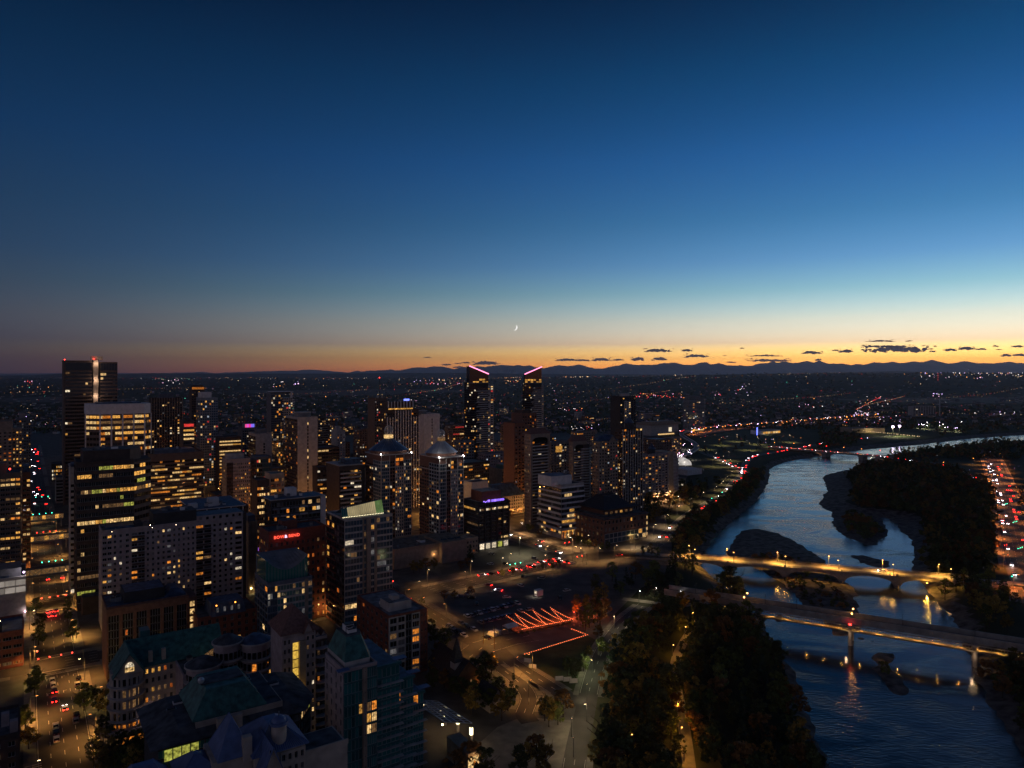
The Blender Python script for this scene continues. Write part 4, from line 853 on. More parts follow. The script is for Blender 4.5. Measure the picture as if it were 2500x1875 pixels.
# ---------------------------------------------------------------- centre: towers
def domed_tower(label, l, c, r, y, d, domemat, apex, lit, up):
    b = Bld('domed_tower', label, l, c, r, y, d, wall='brick2', roof='roofdark'); W, D, h = b.W, b.D, b.h
    nf = 23; b.win('F', 0, W * .27, 2, h - 3, nf, 4, wf=.86, hf=.72, lit=lit, pal='home', g='gblue', ind=False, mull=-1, wall='mullion'); b.win('F', W * .27, W * .46, 2, h - 3, nf, 2, wf=.75, hf=.7, lit=lit, pal='home', g='gdark', mull=-1)
    b.win('F', W * .46, W * .74, 2, h - 8, nf - 1, 4, wf=.6, hf=.6, lit=lit * 1.6, pal='home', g='gblue', ind=True, mull=0, wall='pale'); b.win('F', W * .74, W, 2, h - 3, nf, 4, wf=.86, hf=.72, lit=lit * 1.3, pal='home', g='gblue', mull=-1, wall='mullion')
    b.win('F', W * .46, W * .74, h - 7.6, h - 1, 2, 2, wf=.85, hf=.7, lit=.8, pal='amber', ind=True)
    b.win('L', 0, D * .5, 2, h - 6, nf, 4, wf=.8, hf=.6, lit=lit, pal='home', g='gdark', mull=-1, wall='brick2'); b.win('L', D * .5, D, 2, h - 3, nf, 4, wf=.86, hf=.72, lit=lit, pal='home', g='gblue', mull=-1, wall='mullion')
    for q in (0, W * .27, W * .46, W * .74, W - .35): b.band('F', q, q + .35, 0, h + .6, 'pale', out=.6, base=.26)
    b.part('cornice', lambda m: (m.box(-.9, W + .9, -.9, D + .6, h + .95, h + 1.6, 'pale'), m.box(-.5, W + .5, -.5, D + .2, h - 8.2, h - 7.7, 'pale')))
    cx, cyy = W * .5, D * .5; R0 = min(W, D) * .56; z = h + 1.6
    b.part('drum', lambda m: m.cyl(cx, cyy, R0, z, z + 2.2, 'brick2', n=16)); z += 2.2
    prof = [(1.08, 0), (.98, .12), (.82, .30), (.62, .52), (.44, .72), (.30, .88), (.22, 1.0)]; DH = apex
    def dome(m):
        for (ra, za), (rb, zb) in zip(prof[:-1], prof[1:]): m.cyl(cx, cyy, R0 * ra, z + za * DH, z + zb * DH, domemat, n=32, r2=R0 * rb)
        for k in range(16):
            a = 2 * math.pi * k / 16
            for (ra, za), (rb, zb) in zip(prof[:-1], prof[1:]): m.beam((cx + R0 * ra * math.cos(a), cyy + R0 * ra * math.sin(a), z + za * DH + .05), (cx + R0 * rb * math.cos(a), cyy + R0 * rb * math.sin(a), z + zb * DH + .05), .14, 'steel')
    b.part('dome', dome); zt = z + DH
    b.part('lantern', lambda m: m.cyl(cx, cyy, R0 * .26, zt, zt + 2.4, 'e_pale' if lit > .1 else 'e_dim', n=10))
    def cage(m):
        rr = R0 * .24; c0 = zt + 2.4 + rr
        for k in range(8):
            a = math.pi * k / 8; pts = [(cx + rr * math.cos(t_) * math.cos(a), cyy + rr * math.cos(t_) * math.sin(a), c0 + rr * 1.15 * math.sin(t_)) for t_ in [2 * math.pi * i / 12 for i in range(13)]]
            for p, q in zip(pts[:-1], pts[1:]): m.beam(p, q, .16, 'silver')
        m.cyl(cx, cyy, .09, c0 + rr, c0 + rr + 2.4, 'steel', n=6)
    b.part('finial_cage', cage)
    for sx_, sy_ in ((0, 0), (W, 0)):
        b.part('floodlight', lambda m: m.ball((sx_, sy_ - .2, h + 2.1), .35, 'l_white', 8)); lamp_light(b.T, (sx_ - .8 if sx_ == 0 else sx_ + .8, -1.6, h + 2.6), up, (1, .95, .9), spot=False, rad=.2)
    b.done()
domed_tower('red brick and glass tower under a dark blue dome, left of the domed pair', 894, 930, 1004, 1116, 520, 'navydome', 8.6, .12, 320)
domed_tower('red brick and glass tower under a shining silver dome, right of the domed pair', 1025, 1072, 1131, 1123, 500, 'silver', 8.2, .10, 1500)
b = Bld('ribbed_tower', 'tall stepped tower with white vertical fins and yellow ring near its top', 929, 945, 1022, 1003, 650, wall='dkbrown')
b.win('F', 0, b.W, 2, b.h - 2, 32, 12, wf=.8, hf=.62, lit=.1, pal='home', mull=-1); b.win('L', 0, b.D, 2, b.h - 2, 32, 5, wf=.7, hf=.6, lit=.08, mull=-1)
for k in range(13):
    b.part('fin', lambda m: m.box(b.W * k / 12 - .3, b.W * k / 12 + .3, -1.2, -.26, 0, b.h - (0 if 2 < k < 10 else 6), 'white'))
xa, xb = b.fx(950), b.fx(1010); z2 = b.fz(980, 981)
b.part('upper_tier', lambda m: m.box(xa, xb, 2, b.D, b.h, z2, 'dkbrown'))
for k in range(9): b.part('fin', lambda m: m.box(xa + (xb - xa) * k / 8 - .3, xa + (xb - xa) * k / 8 + .3, 1.0, 1.98, b.h + 2.2, z2 + .8 - .5 * (k % 2), 'white'))
for k in range(8): b.one('F', xa + (xb - xa) * (k + .5) / 8, b.h + 1.1, (xb - xa) / 8.6, 1.9, 'e_gold', -1, at=1.98)
glow('sign_blue', (.15, .2, 1), 2.5, vary=False); b.part('sign', lambda m: m.box(b.fx(988), b.fx(1001), 1.5, 1.9, z2 + .9, z2 + 2.6, 'sign_blue')); b.done()
b = Bld('apartment_tower', 'slim residential tower behind the ribbed one with a pair of roof lamps', 911, 915, 945, 974, 800, t=20, wall='brown')
b.win('F', 0, b.W, 2, b.h - 2, 32, 7, wf=.6, hf=.55, lit=.22, pal='mix', mull=-1)
for q in (4, 9): b.part('roof_lamp', lambda m: (m.box(q - .8, q + .8, .4, 2, b.h + .9, b.h + 4.6, 'stone'), m.box(q - .5, q + .5, .3, .39, b.h + 4.7, b.h + 5.2, 'e_pale')))
b.part('antenna', lambda m: (m.cyl(7, 3, .25, b.h, b.h + 24, 'darkmetal', n=6), m.ball((7, 3, b.h + 24), .5, 'l_red'))); b.done()
# twin wedge-topped towers
glow('led_pink', (1, .22, .40), 3.2, vary=False)
def wedge(label, l, c, r, r2, d, ylo, yhi, left_high):
    b = Bld('wedge_tower', label, l, c, r, 934, d, wall='char'); W = b.W; W2 = b.fx(r2)
    b.win('F', 0, W * .33, 2, b.h, 42, 4, wf=.9, hf=.6, lit=.1, pal='home', g='gblack', mull=-1); b.win('L', 0, b.D, 2, b.h, 42, 5, wf=.85, hf=.6, lit=.12, pal='home', g='gblack', mull=-1)
    b.win('F', W * .33, W, 2, b.h - 6, 40, 7, wf=.9, hf=.62, lit=.05, pal='home', g='gdark', mull=-1)
    J = MB(); rg = random.Random(c)
    for k in range(38):
        z = 6 + k * (b.h - 14) / 38; x0 = W * .35 + rg.choice((0, 0, 2.2, 4.4)); x1 = W + 1.2 - rg.choice((0, 0, 2.5)); J.box(x0, x1, -1.7, -.26, z - .13, z + .13, 'white'); J.box(x0, x1, -1.75, -1.68, z + .13, z + 1.0, 'mullion')
    J.build('balcony_slabs', b.T, kind='stuff')
    b.part('side_wing', lambda m: m.box(W, W2, 3, b.D, -.5, b.h - 3, 'pale')); b.win('F', W, W2, 4, b.h - 4, 40, 2, wf=.6, hf=.5, lit=.35, pal='mix', at=3.0, mull=-1, wall='pale')
    zl, zr = b.fz(c, yhi if left_high else ylo), b.fz(r, ylo if left_high else yhi)
    def crown(m):
        D = b.D * .6; q = [(0, -.3, b.h), (W, -.3, b.h), (W, D, b.h), (0, D, b.h), (0, -.3, zl), (W, -.3, zr), (W, D, zr), (0, D, zl)]
        for f in ((0, 1, 5, 4), (1, 2, 6, 5), (2, 3, 7, 6), (3, 0, 4, 7), (4, 5, 6, 7)): m.face([q[i] for i in f], 'gblack')
    b.part('wedge_crown', crown)
    for k in range(6):
        xx = W * (k + .5) / 6
        for j in range(2):
            if random.Random(k * 7 + j + c).random() < .65: b.one('F', xx, b.h + .4 + j * 3.0, W / 7, 2.2, 'e_gold', 1, at=-.32)
    b.part('led_line', lambda m: m.beam((-.2, -.5, zl + .3), (W + .2, -.5, zr + .3), 1.05, 'led_pink')); b.part('ledge', lambda m: m.box(-.3, W + .3, -.6, -.27, b.h - 1.2, b.h, 'grey')); b.done()
wedge('dark wedge-topped tower with pink edge light sloping down to the right', 1134, 1146, 1192, 1208, 850, 913.5, 894, True)
wedge('dark wedge-topped tower with pink edge light rising to the right', 1276, 1281, 1322, 1330, 950, 914, 896, False)
b = Bld('apartment_tower', 'dark brick stepped tower before the right wedge-topped tower', 1252, 1256, 1281, 1035, 650, t=18, wall='brick2')
b.win('F', 0, b.W, 2, b.h - 2, 26, 3, wf=.5, hf=.5, lit=.1, pal='home', mull=-1); W2 = b.fx(1316); z2 = b.fz(1290, 1009)
b.part('wing', lambda m: (m.box(b.W, W2, 4, 22, -.5, z2, 'brick2'), m.box(b.W + 1, W2 - 6, 5, 18, z2, z2 + 3, 'dkbrown'))); b.win('F', b.W, W2, 2, z2 - 2, 28, 6, wf=.55, hf=.5, lit=.14, pal='amber', at=4.0, mull=-1); b.done()
def hiptower(label, l, c, r, y, d, ap, curved, t=None):
    b = Bld('hip_roof_tower', label, l, c, r, y, d, wall='tan', t=t, par=0); W, D, h = b.W, b.D, b.h
    b.win('F', 1.2, W - 1.2, 2, h - 6, 26, 5, wf=.97, hf=.6, lit=.10, pal='home', g='gbrown', mull=-1, wall='dkbrown'); b.slabs('F', 1.5, W - 1.5, 3, h - 8, 25, out=1.5, mat='tan', rail=True, th=.25, rmat='pale')
    b.band('F', -.25, 1.5, 0, h, 'tan', out=1.6, base=.001); b.band('F', W - 1.5, W + .1, 0, h, 'tan', out=1.6, base=.001); b.band('F', 1.5, W - 1.5, h - 4.6, h, 'tan', out=1.4, base=.001)
    o_ = MB(); n = 10; pts = [(2.4 + (W - 4.8) * i / n, h - 4.5 + 1.7 * math.sqrt(max(0, 1 - (2 * i / n - 1) ** 2))) for i in range(n + 1)]
    for (x0, za), (x1, zb) in zip(pts[:-1], pts[1:]): o_.face([(x0, -1.43, h - 6.3), (x1, -1.43, h - 6.3), (x1, -1.43, zb), (x0, -1.43, za)], 'gblack')
    o_.build('arched_window', b.T); b.win('L', 0, D, 2, h - 2, 26, 5, wf=.5, hf=.45, lit=.1, mull=-1)
    b.part('hip_roof', lambda m: m.hip(0, W, 0, D, h + .3, h + ap, 'redtile', ov=1.0))
    if curved:
        cy_ = D * .35
        for k in range(26): b.part('balcony', lambda m: (m.cyl(W, cy_, 6.0, 3 + k * (h - 8) / 26, 3.3 + k * (h - 8) / 26, 'pale', n=14), m.cyl(W, cy_, 6.0, 3.3 + k * (h - 8) / 26, 4.1 + k * (h - 8) / 26, 'mullion', n=14)))
        b.part('balcony_core', lambda m: m.cyl(W - .5, cy_, 4.6, 0, h - 3, 'dkbrown', n=14))
    b.done()
hiptower('tan banded tower with reddish hip roof and arched top window, left of two', 1281, 1294, 1340, 1060, 590, 4.6, False)
hiptower('tan tower with reddish hip roof and round balconies, right of two', 1389, 1396, 1430, 1078, 610, 5.0, True)
b = Bld('apartment_block', 'grey stepped condo block between the two hip-roofed towers', 1330, 1345, 1390, 1082, 640, wall='grey', roof='roofblue')
b.win('F', 0, b.W, 2, b.h - 1, 25, 7, wf=.66, hf=.6, lit=.17, pal='home', ind=True, mull=0); b.win('L', 0, b.D, 2, b.h - 1, 25, 4, wf=.6, hf=.55, lit=.12, mull=-1); W2 = b.fx(1424); z2 = b.fz(1400, 1098)
b.part('wing', lambda m: (m.box(b.W, W2, 3, 22, -.5, z2, 'grey'), m.box(b.W + 2, W2 - 3, 6, 18, z2, z2 + 4, 'bluegrey'), m.box(b.W - .2, W2 + .4, 2.6, 22.3, z2, z2 + .5, 'roofblue'))); b.win('F', b.W, W2, 2, z2 - 1, 24, 6, wf=.66, hf=.6, lit=.2, pal='home', at=3.0, mull=-1, wall='grey')
for k in range(4): b.slabs('F', b.W * k / 4 + 1, b.W * k / 4 + 4, 4, b.h - 4, 22, out=1.3, mat='pale', rail=False)
b.part('lit_loft', lambda m: m.box(b.fx(1356), b.fx(1372), -.45, -.28, b.h - 8.5, b.h - 3.0, 'e_gold')); b.units(4, 2, b.W - 2, 4, 14, b.h); b.done()
# stepped banded office in front
b = Bld('stepped_office', 'stepped office block with white and black bands and blue roof box', 1316, 1371, 1425, 1186, 540, wall='pale', roof='roofdark')
rows = [.9, .2, .75, .65, .2, .1, .08, .15, .05]
for k in range(9):
    z = 4 + k * (b.h - 5) / 9; st = .55 * k; z1 = z + (b.h - 5) / 9
    b.mb.box(-2.4 + st * .4, b.W + 2.4 - st * .5, -2.4 + st * .5, 0, z + 2.6, z1, 'white'); b.mb.box(-2.4 + st * .4, 0, -2.4 + st * .5, b.D, z + 2.6, z1 - .004, 'white')
    b.win('F', 0, b.W, z, z + 2.7, 1, 9, wf=.96, hf=.9, lit=rows[k], pal='office', ind=True, mull=1, run=.4, at=-.4, wall='char'); b.win('L', 0, b.D, z, z + 2.7, 1, 9, wf=.96, hf=.9, lit=rows[k] * .5, pal='office', ind=True, mull=1, at=-.4, wall='char')
b.part('ground_columns', lambda m: [m.box(b.W * i / 6 - .5, b.W * i / 6 + .5, -2.6, -1.8, 0, 5.6, 'pale') for i in range(7)])
for i in range(6): b.one('F', b.W * (i + .5) / 6, 2.3, b.W / 6.8, 3.6, 'e_pale' if i % 2 else 'e_amber', 2, at=-.4, name='shop_window')
zp = b.fz(1371, 1163); b.part('penthouse', lambda m: (m.box(b.fx(1352), b.fx(1402), 3, 20, b.h, zp, 'white'), m.box(b.fx(1352) + .4, b.fx(1402) - .4, 3.4, 19.6, zp, zp + .08, 'roofblue'))); b.units(3, 3, b.W - 5, 6, 18, zp); b.done()
# black office with violet sign
b = Bld('sign_office', 'black glass office with violet roof sign and bright white lobby', 1133, 1168, 1241, 1229, 504, wall='char', roof='roofgrey')
rows = [.06, .1, .04, .12, .08, .05, .1, .05, .95, .02]; n = 10; fh = (b.h - 7) / n
b.win('F', 0, b.W, 6, b.h - 1, n, 12, wf=.95, hf=.62, rows=rows, pal='pale', g='gblack', ind=True, mull=1, run=.5); b.win('L', 0, b.D, 6, b.h - 1, n, 10, wf=.95, hf=.62, rows=[r_ * .5 for r_ in rows], pal='green', g='gblack', ind=True, mull=1, run=.5)
for k in range(6): b.part('column', lambda m: m.box(b.W * k / 5 - .4, b.W * k / 5 + .4, -1.3, -.26, 0, b.h, 'char'))
for k in range(5): b.one('F', b.W * (k + .5) / 5, 2.7, b.W / 5.6, 4.4, 'e_white' if k != 3 else 'e_green', 2, name='lobby_window')
b.part('canopy', lambda m: m.box(-1, b.W + 1, -3.0, -.3, 5.3, 5.8, 'mullion')); lamp_light(b.T, (b.W * .35, -2.0, 4.9), 500, WHT, rad=.5); lamp_light(b.T, (b.W * .8, -2.0, 4.9), 400, WHT, rad=.5)
zp = b.fz(1190, 1201); b.part('penthouse', lambda m: (m.box(b.fx(1180), b.fx(1226), 2, b.D - 3, b.h, zp, 'brick'), m.box(b.fx(1180) + .3, b.fx(1226) - .3, 2.3, b.D - 3.3, zp, zp + .06, 'roofgrey')))
glow('sign_violet', (.30, .16, 1), 2.6, vary=False)
def vsign(m):                                             # too blurred in the picture to read: a wave mark and three word-long runs of strokes
    x0, x1 = b.fx(1179), b.fx(1229); z = b.h + .1; L_ = x1 - x0; rg = random.Random(4)
    for i in range(8): m.beam((x0 + L_ * .02 * i, -.55, z + .6 + .5 * math.sin(i * .9)), (x0 + L_ * .02 * (i + 1), -.55, z + .6 + .5 * math.sin((i + 1) * .9)), .3, 'sign_violet')
    for w0, w1 in ((.21, .34), (.40, .74), (.79, .99)):
        x = x0 + L_ * w0
        while x < x0 + L_ * w1:
            m.box(x, x + .28, -.6, -.5, z, z + 1.7, 'sign_violet')
            if rg.random() < .7: m.box(x, x + .62, -.6, -.51, z + rg.choice((0, .7, 1.4)), z + rg.choice((0, .7, 1.4)) * 0 + .3 + 1.4, 'sign_violet') if rg.random() < .2 else m.box(x, x + .62, -.601, -.511, z + .7, z + 1.0, 'sign_violet')
            x += .85
b.part('roof_sign', vsign, label='violet glowing roof sign lettering'); b.units(4, 2, b.W - 3, 2, b.D - 4, b.h); b.done()
# old school with blue roof
b = Bld('school_building', 'old sandstone block with steep dark blue roof and orange-lit doors', 1228, 1231, 1280, 1212, 631, t=22, wall='stone', par=0)
b.win('F', 0, b.W, 2, b.h - .5, 5, 9, wf=.42, hf=.55, lit=.04, pal='amber', ind=True, mull=0); xw = -16
b.part('hip_roof', lambda m: m.hip(xw, b.W, 0, b.D, b.h + .3, b.h + 9.5, 'roofblue', inset=8, ov=.8)); b.part('wing', lambda m: m.box(xw, 0, .4, b.D, -.5, b.h, 'stone'))
for q in (-13, -8): b.part('gable', lambda m: m.gable(q - 1.8, q + 1.8, -1, 7, b.h + .3, b.h + 4.6, 'roofblue', axis='y', ov=.3, wall='stone'))
for px in (1241, 1247, 1252, 1265, 1272): b.one('F', b.fx(px), 2.6, 1.5, 3.4, 'e_amber', 1, name='doorway'); lamp_light(b.T, (b.fx(px), -1.2, 3.5), 160, (1, .4, .08), spot=False, rad=.2)
b.done()
b = Bld('office_block', 'low beige banded office behind the old sandstone block', 1222, 1226, 1285, 1148, 700, t=30, wall='beige', roof='roofgrey')
b.win('F', 0, b.W, 2, b.h - 1, 9, 10, wf=.95, hf=.45, lit=.12, pal='office', g='gblack', ind=True, mull=0, run=.3); b.part('roof_box', lambda m: m.box(6, b.W - 6, 5, 20, b.h, b.h + 4, 'copper')); b.units(4, 2, b.W - 4, 3, 12, b.h); b.done()
b = Bld('glass_office', 'wide dark glass office with yellow lit windows behind the domed pair', 1128, 1131, 1194, 1133, 660, t=30, wall='char', roof='copper')
b.win('F', 0, b.W, 2, b.h - 1, 12, 14, wf=.95, hf=.5, lit=.3, pal='office', ind=True, mull=0, run=.4); b.done()
b = Bld('low_block', 'small plain white block with a red flank behind the violet sign', 1150, 1153, 1192, 1180, 600, t=14, wall='white'); b.win('F', 0, b.W, 1, b.h - 4, 6, 6, wf=.4, hf=.4, lit=.1, mull=-1); b.done()
# pagoda-roofed cultural centre
b = Bld('cultural_centre', 'brown building with dark sweeping pagoda roof beside the river road', 1440, 1474, 1580, 1268, 520, wall='brick2', roof='roofdark', t=40)
b.win('F', 0, b.W, 8.5, b.h - .5, 2, 12, wf=.45, hf=.5, lit=.06, pal='home', ind=True, mull=0); b.win('F', 1, b.W - 1, .5, 8.0, 2, 10, wf=.9, hf=.85, lit=.15, pal='pale', g='gblue', ind=True, mull=2, wall='mullion'); b.win('L', 0, b.D, 1, b.h - 1, 4, 9, wf=.4, hf=.5, lit=.1, ind=True)
b.one('F', b.fx(1541), 2.4, 4.5, 3.5, 'e_gold', 3, name='entrance'); lamp_light(b.T, (b.fx(1541), -2, 4), 350, (1, .6, .2), spot=False)
for k in range(4): b.one('F', b.W - .6, 3 + k * 4.2, 1.2, 2.4, 'e_pale', 1, name='corner_window', out=.4)
hx0, hx1 = b.W * .12, b.W * .8; z0_ = b.h
b.part('upper_hall', lambda m: m.box(hx0, hx1, 6, 34, z0_, z0_ + 5.2, 'brick2'))
for k in range(6): b.one('F', hx0 + (hx1 - hx0) * (k + .5) / 6, z0_ + 2.6, 2.6, 1.8, 'e_dim' if k != 3 else 'e_gold', 2, at=5.95)
b.part('lower_roof', lambda m: m.hip(0, b.W, 0, b.D, z0_ + .1, z0_ + 1.8, 'roofdark', inset=5, ov=1.6))
def pagoda(m):
    x0, x1, y0, y1, z = hx0, hx1, 6, 34, z0_ + 5.2
    def rect(o): return [(x0 - o, y0 - o), (x1 + o, y0 - o), (x1 + o, y1 + o), (x0 - o, y1 + o)]
    prof = [(4.2, .9), (3.0, .45), (1.2, .8), (-1.5, 2.0), (-4.5, 4.0), (-7.5, 6.6), (-9.0, 8.6)]
    for (oa, za), (ob, zb) in zip(prof[:-1], prof[1:]): m.frustum(rect(oa), z + za, rect(ob), z + zb, 'darktile', cap=False)
    m.prism(rect(-9.0), z + 8.3, z + 8.6, 'darktile'); m.beam((x0 + 8, 20, z + 8.9), (x1 - 8, 20, z + 8.9), .9, 'darktile'); m.prism(rect(3.6), z + .1, z + .4, 'wood')
    for cx_, cy_ in ((x0 - 4.2, y0 - 4.2), (x1 + 4.2, y0 - 4.2), (x1 + 4.2, y1 + 4.2), (x0 - 4.2, y1 + 4.2)): m.beam((cx_ * .93 + (x0 + x1) / 2 * .07, cy_ * .93 + 20 * .07, z + .7), (cx_, cy_, z + 1.9), .5, 'darktile')
surf('darktile', (.035, .035, .04), rough=.5, var=.4, scale=1.5); b.part('pagoda_roof', pagoda); b.done()
# right-hand apartment towers
def pyr(label, l, c, r, y, d, roofh, wallm='tan', wings=(), t=None):
    b = Bld('pyramid_roof_tower', label, l, c, r, y, d, wall=wallm, t=t); W, D, h = b.W, b.D, b.h; nfl = int(h / 2.9)
    b.win('F', 0, W, 2, h - 1.5, nfl, 8, wf=.62, hf=.55, lit=.2, pal='home', mull=-1); b.win('L', 0, D, 2, h - 1.5, nfl, 6, wf=.62, hf=.55, lit=.18, pal='home', mull=-1)
    for k in range(9): b.band('F', W * k / 8 - .35, W * k / 8 + .35, 0, h, 'pale', out=.9, base=.26)
    for k in (1, 3, 6): b.slabs('F', W * k / 8 + .5, W * (k + 1) / 8 - .5, 3, h - 2, nfl - 1, out=1.3, mat='pale', rail=False)
    b.part('upper_drum', lambda m: m.cyl(W * .5, D * .5, min(W, D) * .42, h, h + roofh * .9, 'char', n=8, a0=.39)); b.part('pyramid_roof', lambda m: m.cyl(W * .5, D * .5, min(W, D) * .5, h + roofh * .9, h + roofh * 1.9, 'roofblue', n=8, r2=.3, a0=.39)); return b
b = pyr('apartment tower with blue pyramid roof and amber windows, taller of the two', 1502, 1520, 1568, 1050, 640, 6.5, 'dkbrown'); b.win('F', 0, b.W, b.h - 1.4, b.h + .8, 1, 5, wf=.5, hf=.7, lit=.7, pal='office', mull=-1, at=-.9, trim=False); b.done()
b = pyr('apartment tower with blue pyramid roof beside the orange blank wall, lower of two', 1551, 1566, 1630, 1112, 690, 5.5, 'mauve'); W2, W3 = b.fx(1646), b.fx(1676)
b.part('blank_wall', lambda m: m.box(b.W + .1, W2, 1, 20, -.5, b.h + 1, 'beige')); lamp_light(b.T, (b.W + 6, -3, 3), 900, (1, .5, .12), spot=False, rad=.4)
b.part('wing', lambda m: [m.box(W2 + i * (W3 - W2) / 3, W2 + (i + 1) * (W3 - W2) / 3 - .1, 3 + i * 4, 24 + i * 4, -.5, b.h - i * 4.2, 'mauve') for i in range(3)])
for i in range(3): b.slabs('F', W2 + i * (W3 - W2) / 3 + .3, W2 + (i + 1) * (W3 - W2) / 3 - .4, 3, b.h - i * 4.2, 13 - i, out=1.5, mat='pale', at=3.0 + i * 4)
b.done()
b = Bld('apartment_tower', 'pale tower with steep gabled roof left of the pyramid-roofed pair', 1447, 1462, 1508, 1078, 600, wall='tan', par=0)
b.win('F', 0, b.W, 2, b.h - 1, 24, 7, wf=.5, hf=.5, lit=.18, pal='mix', ind=False, mull=-1); b.win('L', 0, b.D, 2, b.h - 1, 24, 4, wf=.5, hf=.5, lit=.15, mull=-1); b.slabs('F', b.W * .35, b.W * .55, 3, b.h - 3, 23, out=1.3, mat='dkbrown', rail=False)
b.part('hip_roof', lambda m: m.hip(0, b.W, 0, b.D, b.h + .3, b.h + 4.5, 'roofblue', ov=.6)); b.part('gable', lambda m: m.gable(b.W * .5, b.W * .9, -.6, 9, b.h + .3, b.h + 5, 'roofblue', axis='y', wall='tan')); b.done()
b = Bld('apartment_tower', 'far dark tower with a white lattice stair front beyond the pyramid roofs', 1511, 1514, 1552, 969, 1000, t=20, wall='char')
b.win('F', 0, b.W, 2, b.h - 1, 30, 7, wf=.6, hf=.5, lit=.12, pal='home', mull=-1); xa, xb = b.fx(1523), b.fx(1538); b.part('stair_front', lambda m: m.box(xa, xb, -1.5, -.3, 0, b.h - 6, 'pale')); b.win('F', xa, xb, 2, b.h - 7, 28, 3, wf=.6, hf=.5, lit=.4, pal='pale', at=-1.5, mull=-1, wall='pale'); b.part('penthouse', lambda m: m.box(xa, xb, 1, 9, b.h, b.h + 4.5, 'pale')); b.done()
b = Bld('apartment_tower', 'isolated round-balconied white tower at right beyond the ramp', 1668, 1682, 1719, 974, 1560, wall='grey')
b.win('F', 0, b.W, 2, b.h - 1, 24, 8, wf=.8, hf=.6, lit=.12, pal='mix', g='gblue', mull=-1); b.slabs('F', -1, b.W + 2, 4, b.h, 23, out=2.2, mat='white', rail=False, th=.5); b.win('L', 0, b.D, 2, b.h - 1, 24, 5, wf=.7, hf=.5, lit=.12, pal='mix', mull=-1); b.slabs('L', 0, b.D, 4, b.h, 23, out=2.0, mat='white', rail=False, th=.4)
b.part('penthouse', lambda m: m.box(9, b.W - 6, 5, 20, b.h, b.h + 6, 'grey')); b.one('F', b.W / 2, 3, b.W * .9, 3, 'e_pale', 8, name='lobby_window', out=.4); b.done()
b = Bld('planetarium', 'low stepped concrete hall with a lit white emblem beside the isolated tower', 1584, 1590, 1656, 1040, 1450, t=50, wall='pale', roof='roofgrey')
b.part('upper_storey', lambda m: (m.box(-4, b.W + 4, -4, 40, b.h + .9, b.h + 5, 'tan'), m.box(2, b.W - 8, 2, 30, b.h + 5, b.h + 8, 'tan'))); b.one('F', b.fx(1636), b.h * .55, 9, 9, 'e_white', 3, name='emblem', out=.4); b.one('F', b.fx(1626), 2, b.W * .6, 2.4, 'e_pale', 9, name='entrance', out=.4); b.done()
glow('l_strip', (1, .85, .5), 3.0, vary=False); glass('gcanopy', (.16, .19, .19), rough=.15)
MATS['gcanopy'].node_tree.nodes['Principled BSDF'].inputs['Transmission Weight'].default_value = .6
# ---------------------------------------------------------------- centre front
b = Bld('apartment_block', 'flat blue-roofed apartment block behind the brick sign building', 646, 663, 782, 1223, 400, wall='dkbrown', roof='roofblue', par=.3)
nf = 13; xs_ = [0, .16, .36, .55, .74, 1]
for i in range(5):
    b.win('F', b.W * xs_[i], b.W * xs_[i + 1], 2, b.h - .6, nf, 3, wf=.9, hf=.6, lit=.24 if i in (1, 4) else .12, pal='home', g='gdark', ind=True, mull=0, wall='char'); b.slabs('F', b.W * xs_[i] + .3, b.W * xs_[i + 1] - .3, 3, b.h - 1, nf - 1, out=1.3, mat='mullion' if i % 2 else 'bluegrey', rail=True, th=.18)
b.mb.box(-1.2, b.W + 1.6, -1.8, b.D + .6, b.h + .32, b.h + .75, 'pale'); b.mb.box(-.8, b.W + 1.2, -1.4, b.D + .2, b.h + .75, b.h + .8, 'roofblue'); b.win('L', 0, b.D, 2, b.h - 1, nf, 4, wf=.4, hf=.5, lit=.08, mull=0)
b.part('end_wall', lambda m: m.box(b.W + .05, b.fx(797), 1, 14, -.5, b.h, 'white')); b.part('lift_house', lambda m: m.box(b.fx(708), b.fx(731), 5, 11, b.h + .8, b.h + 5.4, 'white')); b.units(7, 3, b.W - 3, 2, b.D - 3, b.h + .8); b.done()

b = Bld('sign_building', 'red brick block with glowing red BOW & BEND sign on its parapet', 633, 656, 795, 1303, 350, wall='brick', roof='roofdark', par=1.0)
nf = 11; fh = (b.h - 4.2) / nf
b.win('F', 0, b.W, 1, b.h - 4.2, nf, 11, wf=.42, hf=.5, rows=[.15, .1, .1, .15, .1, .12, .1, .3, .35, .3, .1], pal='amber', ind=True, mull=1); b.win('L', 0, b.D, 1, b.h - 4.2, nf, 6, wf=.5, hf=.5, lit=.3, pal='amber', ind=True, mull=1)
for k in range(nf): b.band('F', -.3, b.W, 1 + k * fh - .15, 1 + k * fh + .35, 'brick2', out=.42, base=.252)
b.part('penthouse', lambda m: (m.box(b.fx(697), b.fx(735), 6, 13, b.h, b.h + 4.2, 'brick'), m.box(b.fx(697) + .3, b.fx(735) - .3, 6.3, 12.7, b.h + 4.2, b.h + 4.26, 'roofdark'))); b.units(5, 3, b.W - 4, 2, 12, b.h)
glow('sign_red', (1, .09, .05), 1.7, vary=False); glow('sign_amp', (1, .6, .9), 1.8, vary=False)
